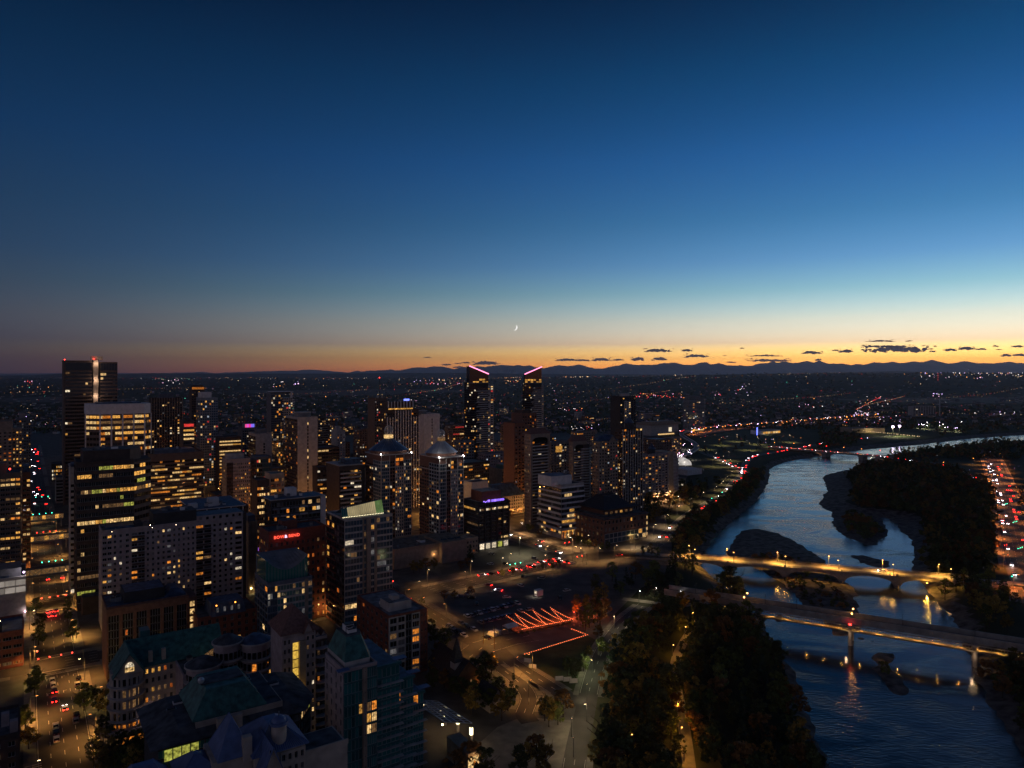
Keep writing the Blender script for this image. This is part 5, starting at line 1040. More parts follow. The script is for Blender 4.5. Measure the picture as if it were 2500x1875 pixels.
def lettering(txt, x, z, size, mat):
    cu = bpy.data.curves.new('lettering', 'FONT'); cu.body = txt; cu.size = size; cu.extrude = .08; cu.offset = .05; cu.align_x = 'LEFT'; cu.space_character = 1.15; cu.materials.append(MATS[mat])
    ot = bpy.data.objects.new('t', cu); COL.objects.link(ot); dg = bpy.context.evaluated_depsgraph_get(); me_ = bpy.data.meshes.new_from_object(ot.evaluated_get(dg)); bpy.data.objects.remove(ot); me_.materials.clear(); me_.materials.append(MATS[mat]); o = bpy.data.objects.new('sign_lettering', me_); COL.objects.link(o); o.parent = b.T; o.location = (x, -.5, z); o.rotation_euler = (math.pi / 2, 0, 0); o['label'] = 'glowing sign lettering reading ' + txt; return o
sx0, sx1 = b.fx(668), b.fx(731); ls = (sx1 - sx0) / 7.9
zt = b.h - 2.9
lettering('BOW', sx0, zt, ls * 1.22, 'sign_red'); lettering('&', sx0 + ls * 3.25, zt, ls * 1.22, 'sign_amp'); lettering('BEND', sx0 + ls * 4.45, zt, ls * 1.22, 'sign_red')
for q in (.15, .5, .85): lamp_light(b.T, (sx0 + (sx1 - sx0) * q, -2.2, zt + .6), 45, (1, .07, .04), spot=False, rad=.4)
b.part('street_glow', lambda m: m.box(b.fx(770), b.W, -.5, -.3, .5, 9, 'e_gold')) if False else None
for k in range(4): b.one('F', b.fx(775 + k * 6), 4.0, 1.9, 5.0, 'e_amber', 2, name='shop_window')
lamp_light(b.T, (b.fx(785), -4, 6), 700, (1, .5, .14), spot=False, rad=.5); b.done()

b = Bld('teal_office', 'teal glass block with a curved screen wall on its roof', 637, 654, 762, 1428, 300, wall='bluegrey', roof='roofgrey', t=20)
b.win('F', b.fx(677), b.fx(744), 1, b.h - .8, 12, 9, wf=.92, hf=.72, lit=.16, pal='pale', g='gteal', ind=True, mull=1, wall='pale'); b.win('F', b.fx(752), b.W, 1, b.h - .8, 12, 1, wf=.9, hf=.72, lit=.2, pal='office', g='gteal', ind=True, mull=1, wall='pale')
b.band('F', b.fx(744), b.fx(752), 0, b.h, 'tan', out=.5, base=.001); b.win('F', 0, b.fx(677), 1, b.h - .8, 12, 4, wf=.95, hf=.8, lit=.05, g='gblue', ind=True, mull=1, wall='bluegrey'); b.win('L', 0, b.D, 1, b.h - .8, 12, 5, wf=.9, hf=.75, lit=.05, g='gblue', mull=-1, ind=True)
zt = b.fz(660, 1371); W_ = b.fx(757); n = 14
def scr(m):
    for i in range(n):
        u0, u1 = i / n, (i + 1) / n; f = lambda u: b.h + (zt - b.h) * (.45 + .55 * (2 * u - 1) ** 2)
        m.face([(W_ * u0, 3.2, b.h), (W_ * u1, 3.2, b.h), (W_ * u1, 3.2, f(u1)), (W_ * u0, 3.2, f(u0))], 'ggreen'); m.face([(W_ * u1, 3.3, b.h), (W_ * u0, 3.3, b.h), (W_ * u0, 3.3, f(u0)), (W_ * u1, 3.3, f(u1))], 'ggreen'); m.beam((W_ * u0, 3.15, b.h), (W_ * u0, 3.15, f(u0)), .1, 'mullion')
        m.face([(W_ * u0, 17, zt - .2), (W_ * u1, 17, zt - .2), (W_ * u1, 3.25, f(u1)), (W_ * u0, 3.25, f(u0))], 'grey')
b.part('curved_screen', scr); b.part('roof_house', lambda m: m.box(0, W_, 17, 19, b.h, zt - .1, 'bluegrey')); b.part('screen_side', lambda m: m.box(-.1, 0.05, 3.2, 17, b.h, zt, 'ggreen')); b.done()

b = Bld('glass_apartments', 'tall glass apartment building with glowing slanted roof screen', 799, 842, 958, 1270, 345, wall='pale', roof='roofgrey', par=.5)
nf = 17; xa, xb, xc = b.fx(890), b.fx(906), b.fx(918); rows = [.15, .05, .05, .3, .05, .1, .05, .05, .25, .05, .05, .05, .08, .35, .5, .35, .05]
kw = dict(ind=True, mull=1, pal='home', g='gblue', hf=.74, run=.35)
b.win('F', 0, b.fx(885), 1, b.h - .4, nf, 6, wf=.95, rows=rows, **kw); b.win('F', b.fx(888), b.fx(894), 1, b.h - .4, nf, 1, wf=.85, rows=rows, wall='tan', **kw)
b.win('F', b.fx(905), b.fx(914), 1, b.h - .4, nf, 1, wf=.9, rows=rows, **kw); b.win('F', b.fx(920), b.W, 1, b.h - .4, nf, 5, wf=.95, rows=rows[::-1], **kw)
for p0, p1 in ((885, 888), (895, 905), (914, 920)): b.band('F', b.fx(p0), b.fx(p1), 0, b.h, 'tan', out=.6, base=.001)
b.win('L', 0, b.D, 1, b.h - .4, nf, 7, wf=.9, hf=.7, lit=.08, pal='amber', g='gdark', ind=False, mull=1, wall='char')
for k in range(nf): b.band('L', .5, b.D * .55, 1 + k * (b.h - 1.4) / nf, 1.3 + k * (b.h - 1.4) / nf, 'brick', out=1.2, base=.26)
zl, zr = b.fz(846, 1246), b.fz(939, 1224); xr = b.fx(944)
glow('e_screen', (1, .80, .42), .34, lo=.55, hi=1.2, scale=.15); glow('e_screeng', (.42, .70, .22), .20, lo=.5, hi=1.3, scale=.2)
def screen(m):
    n = 22
    for i in range(n):
        u0, u1 = i / n, (i + 1) / n; f = lambda u: zl + (zr - zl) * u ** 1.1
        lean = lambda z: 3.6 + (z - b.h) * .35
        mat = 'gteal' if i < 3 else 'e_screeng' if i > 17 else 'e_screen'
        m.face([(xr * u0, 3.6, b.h + .9), (xr * u1, 3.6, b.h + .9), (xr * u1, lean(f(u1)), f(u1)), (xr * u0, lean(f(u0)), f(u0))], mat)
        m.beam((xr * u0, 3.55, b.h + .9), (xr * u0, lean(f(u0)) - .05, f(u0)), .09, 'mullion'); m.face([(xr * u0, 14, b.h + 1), (xr * u0, lean(f(u0)) + .3, f(u0)), (xr * u1, lean(f(u1)) + .3, f(u1)), (xr * u1, 14, b.h + 1)], 'roofblue')
        m.box(xr * u0 + .1, xr * u0 + .3, lean(f(u0)), lean(f(u0)) + 1.5, f(u0) - .1, f(u0) + .35, 'roofblue')
b.part('roof_screen', screen)
glow('l_strip', (1, .85, .5), 3.0, vary=False)
for i in range(26): b.part('strip_light', lambda m: m.box(xr * i / 26 + .1, xr * i / 26 + .45, 3.0, 3.2, b.h + .55, b.h + .75, 'l_strip'))
lamp_light(b.T, (xr * .4, 2.4, b.h + 1.6), 60, (1, .8, .45), spot=False, rad=.5); lamp_light(b.T, (xr * .85, 2.4, b.h + 1.8), 50, (.8, .95, .4), spot=False, rad=.5)
b.done()

# ---------------------------------------------------------------- big apartment slab, the balcony block behind, the brick bays in front
b = Bld('apartment_slab', 'huge mauve apartment slab with a dark roof house and scattered lit windows', 241, 249, 593, 1300, 345, wall='mauve', roof='roofblue', t=16)
nf = 17; W = b.W; pal = dict(pal='pale', g='gdark', ind=True, mull=1)
segs = [(0, .065, 2, .80, .3), (.065, .14, 2, .42, .10), (.14, .19, 1, .42, .1), (.19, .235, 1, .86, .33), (.235, .285, 1, .9, .04), (.285, .43, 4, .42, .16), (.43, .47, 1, .66, .3), (.47, .64, 5, .42, .16), (.64, .70, 1, .84, .2), (.70, .76, 1, .84, .22), (.76, .93, 4, .42, .18), (.93, 1, 1, .7, .25)]
for k in (1, 5, 9, 13): pass
for a0, a1, nb, wf, lit in segs:
    b.win('F', W * a0, W * a1, 1, b.h - 1.2, nf, nb, wf=wf, hf=.48, lit=lit, **pal)
for a0, a1 in ((.19, .285), (.64, .76)): b.slabs('F', W * a0 + .3, W * a1 - .3, 3.6, b.h - 1.5, nf - 1, out=1.1, mat='dkbrown', rail=True, th=.15)
b.win('L', 0, b.D, 1, b.h - 1.2, nf, 3, wf=.3, hf=.4, lit=.05, mull=-1)
xa, xb = b.fx(374), b.fx(480)
b.part('roof_house', lambda m: (m.box(xa, xb, .4, 14, b.h + .06, b.h + 6.4, 'char'), m.box(xa + .3, xb - .3, .7, 13.7, b.h + 6.4, b.h + 6.46, 'roofdark'))); b.units(5, xa + 1, xb - 3, 2, 12, b.h + 6.46)
b.part('right_attic', lambda m: m.box(xb + .1, W, .2, 14, b.h + .06, b.h + 3.0, 'mauve')); b.win('F', xb + .4, W, b.h + .1, b.h + 3, 1, 7, wf=.4, hf=.5, lit=.2, at=.2, wall='mauve', mull=1, ind=True)
b.part('roof_terrace', lambda m: (m.box(xb + .4, W - .4, .6, 13.6, b.h + 3.0, b.h + 3.06, 'roofblue'), m.box(2, b.fx(330), 3, 12, b.h + .07, b.h + 1.6, 'roofblue'), m.box(b.fx(332), b.fx(350), 2, 12, b.h + .07, b.h + 2.2, 'char')))
for px, py in ((273, 1298), (367, 1282), (430, 1281), (560, 1262), (372, 1288)): x = b.fx(px); b.part('roof_lamp', lambda m: m.ball((x, .1, b.fz(px, py)), .16, 'l_warm'))
b.part('edge_wall', lambda m: m.box(W + .02, W + 2.2, 2, 15, -.5, b.h + 2, 'dkbrown')); b.done()
b = Bld('balcony_block', 'white framed balcony block peeking over the huge mauve slab', 445, 474, 592, 1246, 430, wall='dkbrown', roof='roofblue', par=.2)
b.win('F', 0, b.W, 2, b.h - .3, 14, 15, wf=.85, hf=.66, lit=.14, pal='amber', g='gblack', ind=True, mull=0); b.slabs('F', 0, b.W, 2 + (b.h - 2) / 14 * 10, b.h - .2, 4, out=1.7, mat='white', rail=False, th=.3, ind=True)
for k in range(5): b.part('balcony_divider', lambda m: m.box(b.W * k / 4 - .18, b.W * k / 4 + .18, -1.8, -.27, 0, b.h, 'white'))
b.mb.box(-1.5, b.W + 1.5, -2.0, b.D, b.h + .22, b.h + .6, 'white'); b.mb.box(-1.1, b.W + 1.1, -1.6, b.D - .4, b.h + .6, b.h + .65, 'roofblue')
b.part('lift_house', lambda m: m.box(b.fx(514), b.fx(539), 5, 11, b.h + .66, b.h + 5.5, 'white')); b.part('lift_house', lambda m: m.box(b.fx(466), b.fx(486), 4, 9, b.h + .66, b.h + 3.2, 'white')); b.units(5, 4, b.W - 3, 3, 14, b.h + .66)
b.part('side_wing', lambda m: m.box(b.W + .2, b.fx(606), 0, 14, -.5, b.h + .1, 'dkbrown')); b.win('F', b.W + .4, b.fx(606), 2, b.h, 14, 2, wf=.5, hf=.5, lit=.1, at=0.0, mull=-1); b.done()
b = Bld('narrow_block', 'narrow pale slab with twin dark slots lit from its foot', 604, 606, 628, 1278, 405, t=20, wall='beige'); b.part('pilaster', lambda m: [m.box(b.W * u - .5, b.W * u + .5, -.7, -.02, 0, b.h + .5, 'beige') for u in (.1, .5, .9)])
lamp_light(b.T, (b.W * .5, -2.5, 2), 120, (1, .7, .3), spot=False); b.part('roof_block', lambda m: m.box(.5, b.W - .5, 2, 12, b.h, b.h + 4, 'bluegrey')); b.part('wall_lamp', lambda m: m.ball((b.W * .3, -.5, 3), .3, 'l_yellow')); b.done()

b = Bld('brick_office', 'dark brick office with tall glazed bays and blue flat roofs', 254, 260, 459, 1487, 290, wall='brick2', roof='roofblue', par=.6, t=20)
nfl = 8; kx = 6
for k in range(kx):
    x0, x1 = b.W * (k + .12) / kx, b.W * (k + .88) / kx
    b.win('F', x0, x1, .5, b.h - 3.0, nfl, 4, wf=.95, hf=.86, lit=.0, pal='amber', g='gblack', ind=True, mull=0, wall='char', skip=(lambda r_, c_, k=k: k == 1 and c_ == 1 and r_ in (1, 3, 5)), dep=.12)
    if k == 1:
        for r_ in (1, 3, 5): b.one('F', x0 + (x1 - x0) * .375, .5 + (r_ + .5) * (b.h - 3.5) / nfl, (x1 - x0) / 4.4, 2.1, 'e_ember', 0)
    if k < kx: b.band('F', b.W * k / kx, x0, 0, b.h, 'brick2', out=.9, base=.001); b.band('F', x1, b.W * (k + 1) / kx, 0, b.h, 'brick2', out=.9, base=.001); b.band('F', x0, x1, b.h - 3.0, b.h, 'brick2', out=.88, base=.001)
b.part('upper_roof', lambda m: (m.box(b.W * .22, b.W * .72, 4, 18, b.h + .06, b.h + 4.4, 'char'), m.box(b.W * .22 + .3, b.W * .72 - .3, 4.3, 17.7, b.h + 4.4, b.h + 4.46, 'roofblue'))); b.part('roof_hood', lambda m: m.hip(b.W * .74, b.W * .98, 4, 17, b.h + .3, b.h + 2.6, 'roofblue', inset=3))
xl0, xl1 = b.fx(461), b.fx(476); b.part('stair_tower', lambda m: m.box(b.W + .1, xl1 + 1, 1, 16, -.5, b.h - 1, 'brick2'))
for k in range(4): b.one('F', (xl0 + xl1) / 2 + .3, b.h - 4 - k * 3.3, (xl1 - xl0) * .8, 2.3, 'e_pale', 1, at=.95)
b.units(4, 2, b.W * .2, 6, 16, b.h); b.done()
b = Bld('mansard_block', 'low dark brick block with mansard roof and arched windows', 478, 484, 628, 1512, 300, wall='brick', roof='roofdark', par=.5, t=18)
b.win('F', 0, b.W, .5, b.h - .5, 7, 8, wf=.4, hf=.6, lit=.12, pal='amber', ind=True, mull=1); b.part('mansard', lambda m: m.frustum([(b.W * .2, -.5), (b.W * .8, -.5), (b.W * .8, 14), (b.W * .2, 14)], b.h, [(b.W * .23, 2.2), (b.W * .77, 2.2), (b.W * .77, 12), (b.W * .23, 12)], b.h + 5, 'roofblue'))
for k in range(4): b.one('F', b.W * (.32 + .12 * k), b.h + 2.4, 1.0, 2.0, 'e_dimw', 1, at=.2, name='dormer_window')
for px, py in ((527, 1477), (573, 1468)): b.part('terrace_lamp', lambda m: (m.cyl(b.fx(px), -1.2, .06, b.h - 3, b.fz(px, py), 'pole', n=6), m.ball((b.fx(px), -1.2, b.fz(px, py)), .28, 'l_orange')))
lamp_light(b.T, (b.fx(636), -3, 8), 900, (1, .32, .06), spot=False, rad=.4); b.part('wall_sign', lambda m: m.box(b.fx(635), b.fx(638), -1.2, -.8, 7, 13, 'e_amber')); b.part('side_wing', lambda m: m.box(b.W + .1, b.fx(650), 2, 16, -.5, b.h - 2, 'brick')); b.done()

# ---------------------------------------------------------------- foreground condominiums
b = Bld('green_roof_condo', 'cream condo wing with long green copper roof and lit arched gable window', 286, 320, 440, 1630, 245, wall='stone', roof='copper', par=0, t=16)
W = b.W; b.win('F', 0, W, 0, b.h - .8, 7, 8, wf=.45, hf=.5, lit=.42, pal='amber', g='gdark', ind=True, mull=1); b.win('L', 0, b.D, 0, b.h - .8, 7, 4, wf=.4, hf=.5, lit=.1, pal='amber', ind=True)
b.part('green_roof', lambda m: m.gable(-.5, W + 14, 0, b.D, b.h + .3, b.h + 7.2, 'copper', axis='x', ov=.8, wall='stone')); b.part('wing', lambda m: m.box(W + .1, W + 14, .4, b.D, -.5, b.h, 'stone')); b.win('F', W, W + 14, 0, b.h - .8, 7, 4, wf=.4, hf=.5, lit=.15, pal='amber', at=.4, mull=1, wall='stone')
b.part('corner_bay', lambda m: m.cyl(-1.5, -.5, 5.2, -.5, b.h + .1, 'stone', n=10, a0=.3)); b.part('gable_roof', lambda m: m.gable(-5.5, 3.4, -5.6, 8, b.h + .3, b.h + 7.0, 'copper', axis='y', ov=.6, wall='stone'))
ar = MB()
for i in range(8):
    a0, a1 = math.pi * i / 8, math.pi * (i + 1) / 8; ar.face([(-1.05, 0, 0), (-1.05 + 1.35 * math.cos(a0), 0, 1.7 * math.sin(a0)), (-1.05 + 1.35 * math.cos(a1), 0, 1.7 * math.sin(a1))], 'e_white')
ar.face([(-2.4, 0, -1.5), (.3, 0, -1.5), (.3, 0, 0), (-2.4, 0, 0)], 'e_pale')
for x in (-1.95, -1.05, -.15): ar.box(x - .05, x + .05, -.06, -.01, -1.5, 1.4, 'dkbrown')
ar.box(-2.4, .3, -.06, -.01, -.06, .06, 'dkbrown'); o = ar.build('arched_window', b.T); o.location = (0, -5.75, b.h + 2.3)
for k in range(6):
    z = .4 + k * (b.h - 1) / 6
    for q in (-.6, 0, .6): a_ = -math.pi / 2 + q - .1; link('window', pane_mesh(2.4, 2.4, 'e_amber' if k == 1 else ('e_dim' if k in (3, 4) and q > -.1 else 'gblack'), 1), b.T, (-1.5 + 5.05 * math.cos(a_), -.5 + 5.05 * math.sin(a_), z + 1.6), a_ + math.pi / 2)
    b.part('balcony', lambda m: m.cyl(-1.5, -.5, 6.0, z - .1, z + .2, 'pale', n=12, a0=.3))
b.part('rotunda', lambda m: (m.cyl(-1.5, -1.0, 8.0, -.5, 5.2, 'dkbrown', n=18), m.cyl(-1.5, -1, 8.3, 5.2, 6.0, 'pale', n=18)))
for k in range(9): a_ = -math.pi / 2 - 1.2 + k * .26; link('window', pane_mesh(1.8, 2.0, 'e_amber' if k > 3 else 'e_dim', 1), b.T, (-1.5 + 8.06 * math.cos(a_), -1 + 8.06 * math.sin(a_), 3.2), a_ + math.pi / 2)
b.part('terrace_lamp', lambda m: m.ball((3.6, -4.5, 8.2), .25, 'l_violet')); lamp_light(b.T, (3.6, -4.9, 8.4), 45, (1, .8, .9), spot=False); lamp_light(b.T, (W * .8, -5, 1.5), 260, (1, .62, .2), spot=False)
for k in (.35, .62): b.part('chimney', lambda m: m.box(W * k, W * k + 1.3, .2, 1.5, b.h - 1, b.h + 4.2, 'stone'))
b.part('roof_house', lambda m: m.box(W * .25, W * .45, 9, 14, b.h + 4, b.h + 9, 'tealmetal')); b.done()

def turret(b, x, y, r, h, roofm, wallm='mauve', nfl=7, rail=True, lit=.1):
    b.part('turret', lambda m: m.cyl(x, y, r, -.5, h, wallm, n=18)); b.part('turret_roof', lambda m: (m.cyl(x, y, r + .7, h, h + .5, 'pale', n=18), m.cyl(x, y, r + .4, h + .5, h + 2.6, roofm, n=18, r2=r * .35)))
    for k in range(nfl):
        z = 1 + k * (h - 2) / nfl
        for j in range(9):
            a_ = -math.pi / 2 - 1.35 + j * .34; mt = b.rg.choice(PAL['home']) if b.rg.random() < lit else 'gblack'; link('window', pane_mesh(r * .3, (h - 2) / nfl * .6, mt, 0), b.T, (x + (r + .04) * math.cos(a_), y + (r + .04) * math.sin(a_), z + 1.4), a_ + math.pi / 2)
        if rail: b.part('balcony', lambda m: (m.cyl(x, y - .4, r + 1.1, z - .15, z + .12, 'pale', n=18)))
b = Bld('turret_condo', 'dark condo complex of round turrets with curved balconies and lit glass cupola', 442, 448, 655, 1640, 240, wall='mauve', roof='roofdark', par=.5, t=22, h=23)
W = b.W; b.win('F', 0, W, 0, b.h - .5, 7, 14, wf=.5, hf=.5, lit=.12, pal='amber', ind=True, mull=1)
turret(b, W * .22, -1, 5.5, 26, 'roofdark'); turret(b, W * .52, 2, 4.6, 31, 'roofdark', lit=.05); turret(b, W * .84, 0, 5.0, 30, 'roofblue', lit=.15); turret(b, W * .40, -2, 3.6, 21, 'roofdark', rail=False)
b.part('lit_cupola', lambda m: (m.cyl(W * .38, 5, 3.4, b.h, b.h + 3.2, 'e_pale', n=10), m.cyl(W * .38, 5, 3.5, b.h + 3.2, b.h + 6.2, 'gcup', n=10, r2=.3))) if False else None
glow('e_cup', (1, .86, .6), .75, lo=.15, hi=1.3, scale=.5)
b.part('lit_cupola', lambda m: (m.cyl(W * .38, 5, 3.4, b.h, b.h + 3.2, 'e_cup', n=10), m.cyl(W * .38, 5, 3.6, b.h + 3.2, b.h + 5.6, 'e_dim', n=10, r2=.3), [m.beam((W * .38 + 3.5 * math.cos(a), 5 + 3.5 * math.sin(a), b.h), (W * .38 + 3.5 * math.cos(a), 5 + 3.5 * math.sin(a), b.h + 3.2), .16, 'darkmetal') for a in [k * .628 for k in range(10)]], [m.beam((W * .38 + 3.6 * math.cos(a), 5 + 3.6 * math.sin(a), b.h + 3.25), (W * .38, 5, b.h + 5.7), .16, 'darkmetal') for a in [k * .628 for k in range(10)]]))
for px, py in ((669, 1638), (695, 1616), (695, 1633), (695, 1649)): b.part('balcony_lamp', lambda m: m.ball((b.fx(px), -3.2, b.fz(px, py)), .16, 'l_orange'))
lamp_light(b.T, (b.fx(669), -4.2, 12), 60, (1, .35, .08), spot=False); b.units(8, 2, W - 4, 6, 20, b.h); b.done()

b = Bld('stair_tower_condo', 'tower with brick-red pyramid roof and tall yellow glowing stair window', 661, 690, 770, 1552, 235, wall='mauve', roof='roofdark', par=0)
W, D, h = b.W, b.D, b.h; b.part('pyramid_roof', lambda m: m.hip(0, W, 0, D, h + .3, h + 7.5, 'redtile', ov=.9)); b.part('gable', lambda m: m.gable(W * .62, W * .88, -1, 4, h + .3, h + 3.4, 'redtile', axis='y', ov=.3, wall='mauve'))
x0, x1 = b.fx(714), b.fx(729); z1 = b.fz(720, 1568)
for k in range(9):
    zz = z1 - 1.45 - k * 2.86; b.one('F', (x0 + x1) / 2, zz, x1 - x0, 2.62, 'e_stair', 0, name='stair_window')
b.band('F', x1, b.fx(744), 0, z1 + .3, 'beige', out=1.3, base=.001); lamp_light(b.T, ((x0 + x1) / 2, -2.4, 4), 240, (1, .58, .1), spot=False, rad=.4); lamp_light(b.T, ((x0 + x1) / 2, -2.4, 20), 160, (1, .58, .1), spot=False, rad=.4)
b.win('F', b.fx(745), W, 1, h - 1, 12, 2, wf=.4, hf=.45, lit=.12, pal='home', ind=True); b.win('F', 0, b.fx(711), 1, h - 1, 12, 2, wf=.45, hf=.5, lit=.06, ind=True); b.part('side_wing', lambda m: (m.box(W + .1, b.fx(806), 3, 22, -.5, h - 4, 'mauve'), m.box(W + .4, b.fx(806) - .3, 3.3, 21.7, h - 4, h - 3.94, 'roofblue')))
b.win('F', W + .3, b.fx(806), 1, h - 5, 11, 4, wf=.6, hf=.5, lit=.12, pal='home', at=3.0, ind=True, mull=1, wall='dkbrown')
for k in range(11): b.part('balcony', lambda m: m.cyl((W + b.fx(806)) / 2, 2.6, 2.6, 2 + k * 2.9, 2.25 + k * 2.9, 'mauve', n=14))
for q in (b.fx(785), b.fx(800)): b.part('roof_gablet', lambda m: m.gable(q - 1, q + 1, 4, 8, h - 3.9, h - 2.2, 'redtile', axis='y', ov=.2, wall='pale'))
b.done()

b = Bld('pavilion_condo', 'condo with broad green hip roof and yellow-lit corner windows in the foreground', 395, 478, 690, 1765, 186, wall='stone', roof='roofdark', par=0, t=24)
W, D, h = b.W, b.D, b.h
b.part('green_roof', lambda m: m.hip(0, W * .78, 1, 20, h + .3, h + 6.2, 'copper', inset=4.2, ov=.7)); b.part('roof_deck', lambda m: (m.box(W * .12, W * .62, 8, 14, h + 6.2, h + 6.5, 'roofdark'), m.ball((3, 9, h + 7.2), .9, 'silver', 10)))
b.part('lower_roof', lambda m: (m.frustum([(-11, -2), (W + 6, -2), (W + 11, 6), (W + 11, 26), (-11, 26)], h - 3.6, [(-4, 1), (W + 1, 1), (W + 4, 6), (W + 4, 22), (-4, 22)], h - .5, 'roofdark')))
b.part('bay', lambda m: m.prism([(-9, 0), (W + 5, 0), (W + 10, 7), (W + 10, 25), (-9, 25)], -.5, h - 3.7, 'char'))
b.win(((-9, 0), (1, 0), (0, -1)), 0, 9, h - 19, h - 4.4, 5, 4, wf=.95, hf=.72, lit=0.0, g='gteal', ind=True, mull=1, wall='char'); b.win('F', 0, W * .2, h - 19, h - 4.4, 5, 2, wf=.9, hf=.7, lit=0.1, g='gteal', ind=True, mull=1, at=-.02, wall='char'); b.win('F', W * .55, W + 5, h - 19, h - 4.4, 5, 8, wf=.8, hf=.6, lit=.12, g='gdark', pal='home', ind=True, mull=1, wall='char')
for k in range(4): b.one('F', -6.6 + k * 2.1, h - 6.4, 2.0, 3.0, 'e_green', 0, at=-.32)
dx_, dy_ = 5 / math.hypot(5, 7), 7 / math.hypot(5, 7); f_ = ((W + 5, 0), (dx_, dy_), (dy_, -dx_)); b.win(f_, 0, 8.6, h - 19, h - 4.4, 5, 4, wf=.92, hf=.7, rows=[0, 0, 0, .1, 1.0], g='gteal', pal='green', ind=True, mull=1, wall='char')
b.part('white_band', lambda m: (m.box(W * .02, W * .5, -1.2, -.3, h - 9.2, h - 8.2, 'pale'), m.box(W * .22, W * .5, -2.0, -.3, h - 4.2, h + .2, 'stone'))); b.units(9, -6, W + 4, 12, 22, h - 1.2); b.part('arched_canopy', lambda m: m.cyl(W * .42, -1.0, 3.2, h - 6.5, h - 6.1, 'pale', n=14)); b.done()

b = Bld('blue_roof_condo', 'foreground condo with blue ribbed metal gables and a stone turret', 540, 622, 745, 1850, 158, wall='stone', roof='bluemetal', par=0, t=14)
W, D, h = b.W, b.D, b.h
def ribroof(m):
    m.hip(0, W, 0, D, h + .3, h + 4.2, 'bluemetal', inset=5.0, ov=.7)
    for k in range(24): x = W * k / 24; m.beam((x, -.7, h + .36), (min(max(x, 4.3), W - 4.3), 4.2, h + 4.2), .07, 'steel')
b.part('ribbed_roof', ribroof)
b.part('front_gable', lambda m: m.gable(W * .05, W * .42, -4.5, 6, h - 1.5, h + 3.6, 'bluemetal', axis='y', ov=.5, wall='stone')); b.part('gable_bay', lambda m: m.box(W * .05, W * .42, -4.4, 0, -.5, h - 1.5, 'stone')); b.part('tall_gable', lambda m: m.hip(-7.0, -.5, 2, 11, h + .5, h + 8.0, 'bluemetal', ov=.5)); b.part('left_wing', lambda m: m.box(-8.4, -.1, 2.1, 12, -.5, h + .4, 'stone'))
b.one('F', W * .235, h - 1.2, 2.2, 2.6, 'gdark', 1, at=-4.45); b.one('F', W * .235, h + 2.2, 1.4, 1.4, 'gdark', 1, at=-4.45); b.win('F', W * .5, W, h - 12, h - .5, 4, 4, wf=.5, hf=.5, lit=.05, ind=True, mull=1)
b.part('turret', lambda m: (m.cyl(W * .52, 2.0, 1.7, h - 2, h + 5.2, 'stone', n=14), m.cyl(W * .52, 2.0, 2.1, h + 5.2, h + 5.8, 'bluemetal', n=14), m.ball((W * .52, 2, h + 5.8), 1.7, 'bluemetal', 14, 1.2), m.cyl(W * .52, 2.0, .12, h + 6.9, h + 8.0, 'steel', n=6))); b.part('chimney', lambda m: m.box(-2.2, -.3, 1.0, 2.6, h - 1, h + 4.5, 'stone'))
b.part('low_roof', lambda m: m.hip(-28, -15, 1, 12, h - 4, h + 2.4, 'bluemetal', inset=5, ov=.5)); b.part('low_wing', lambda m: (m.box(-27.8, -15, 1.2, 11.8, -.5, h - 4.1, 'stone'), m.box(-15, -7, 3, 12, -.5, h - 2, 'stone'), m.hip(-15, -7, 3, 12, h - 1.7, h + 1.2, 'bluemetal', inset=4, ov=.4))); b.part('terrace', lambda m: (m.box(W + .1, W + 11, 2, 12, -.5, h - 4, 'stone'), m.box(W + .4, W + 10.6, 2.4, 11.6, h - 4, h - 3.94, 'roofdark'), m.box(W + .1, W + 11.2, 1.8, 2.2, h - 4.2, h - 3, 'stone'))); b.done()

b = Bld('teal_tower', 'foreground teal glass tower with stepped terraces and sloping green crown', 795, 840, 920, 1640, 198, wall='mauve', roof='tealmetal', par=.7)
W, D, h = b.W, b.D, b.h; nfl = 13; z0_ = -.0
b.win('F', 0, W * .55, z0_, h - .4, nfl, 5, wf=.97, hf=.86, rows=[0] * 8 + [0, .08, .05, 0, .06], pal='amber', g='gteal', ind=True, mull=0, wall='tealmetal', dep=.15); b.band('F', W * .55, W * .66, 0, h, 'tan', out=.9, base=.001)
for k in range(14): b.part('wall_joint', lambda m: m.box(W * .595, W * .615, -.94, -.905, 2 + k * 3.0, 2.25 + k * 3.0, 'char'))
b.win('F', W * .66, W, z0_, h - .4, nfl, 2, wf=.95, hf=.8, rows=[0, 0, 0, 0, 0, 0, 0, .9, .8, 1.0, 0, .1, 0], pal='office', g='gteal', ind=True, mull=2, wall='tealmetal', dep=.15); b.win('L', 0, D, 1, h - 1, nfl, 4, wf=.3, hf=.55, lit=.06, pal='amber', ind=True, g='gblack')
steps = [(W, W + 8.5, 3, h - 2.5), (W + 8.5, W + 15, 7, h - 9.5), (W + 15, W + 20.5, 11, h - 17)]
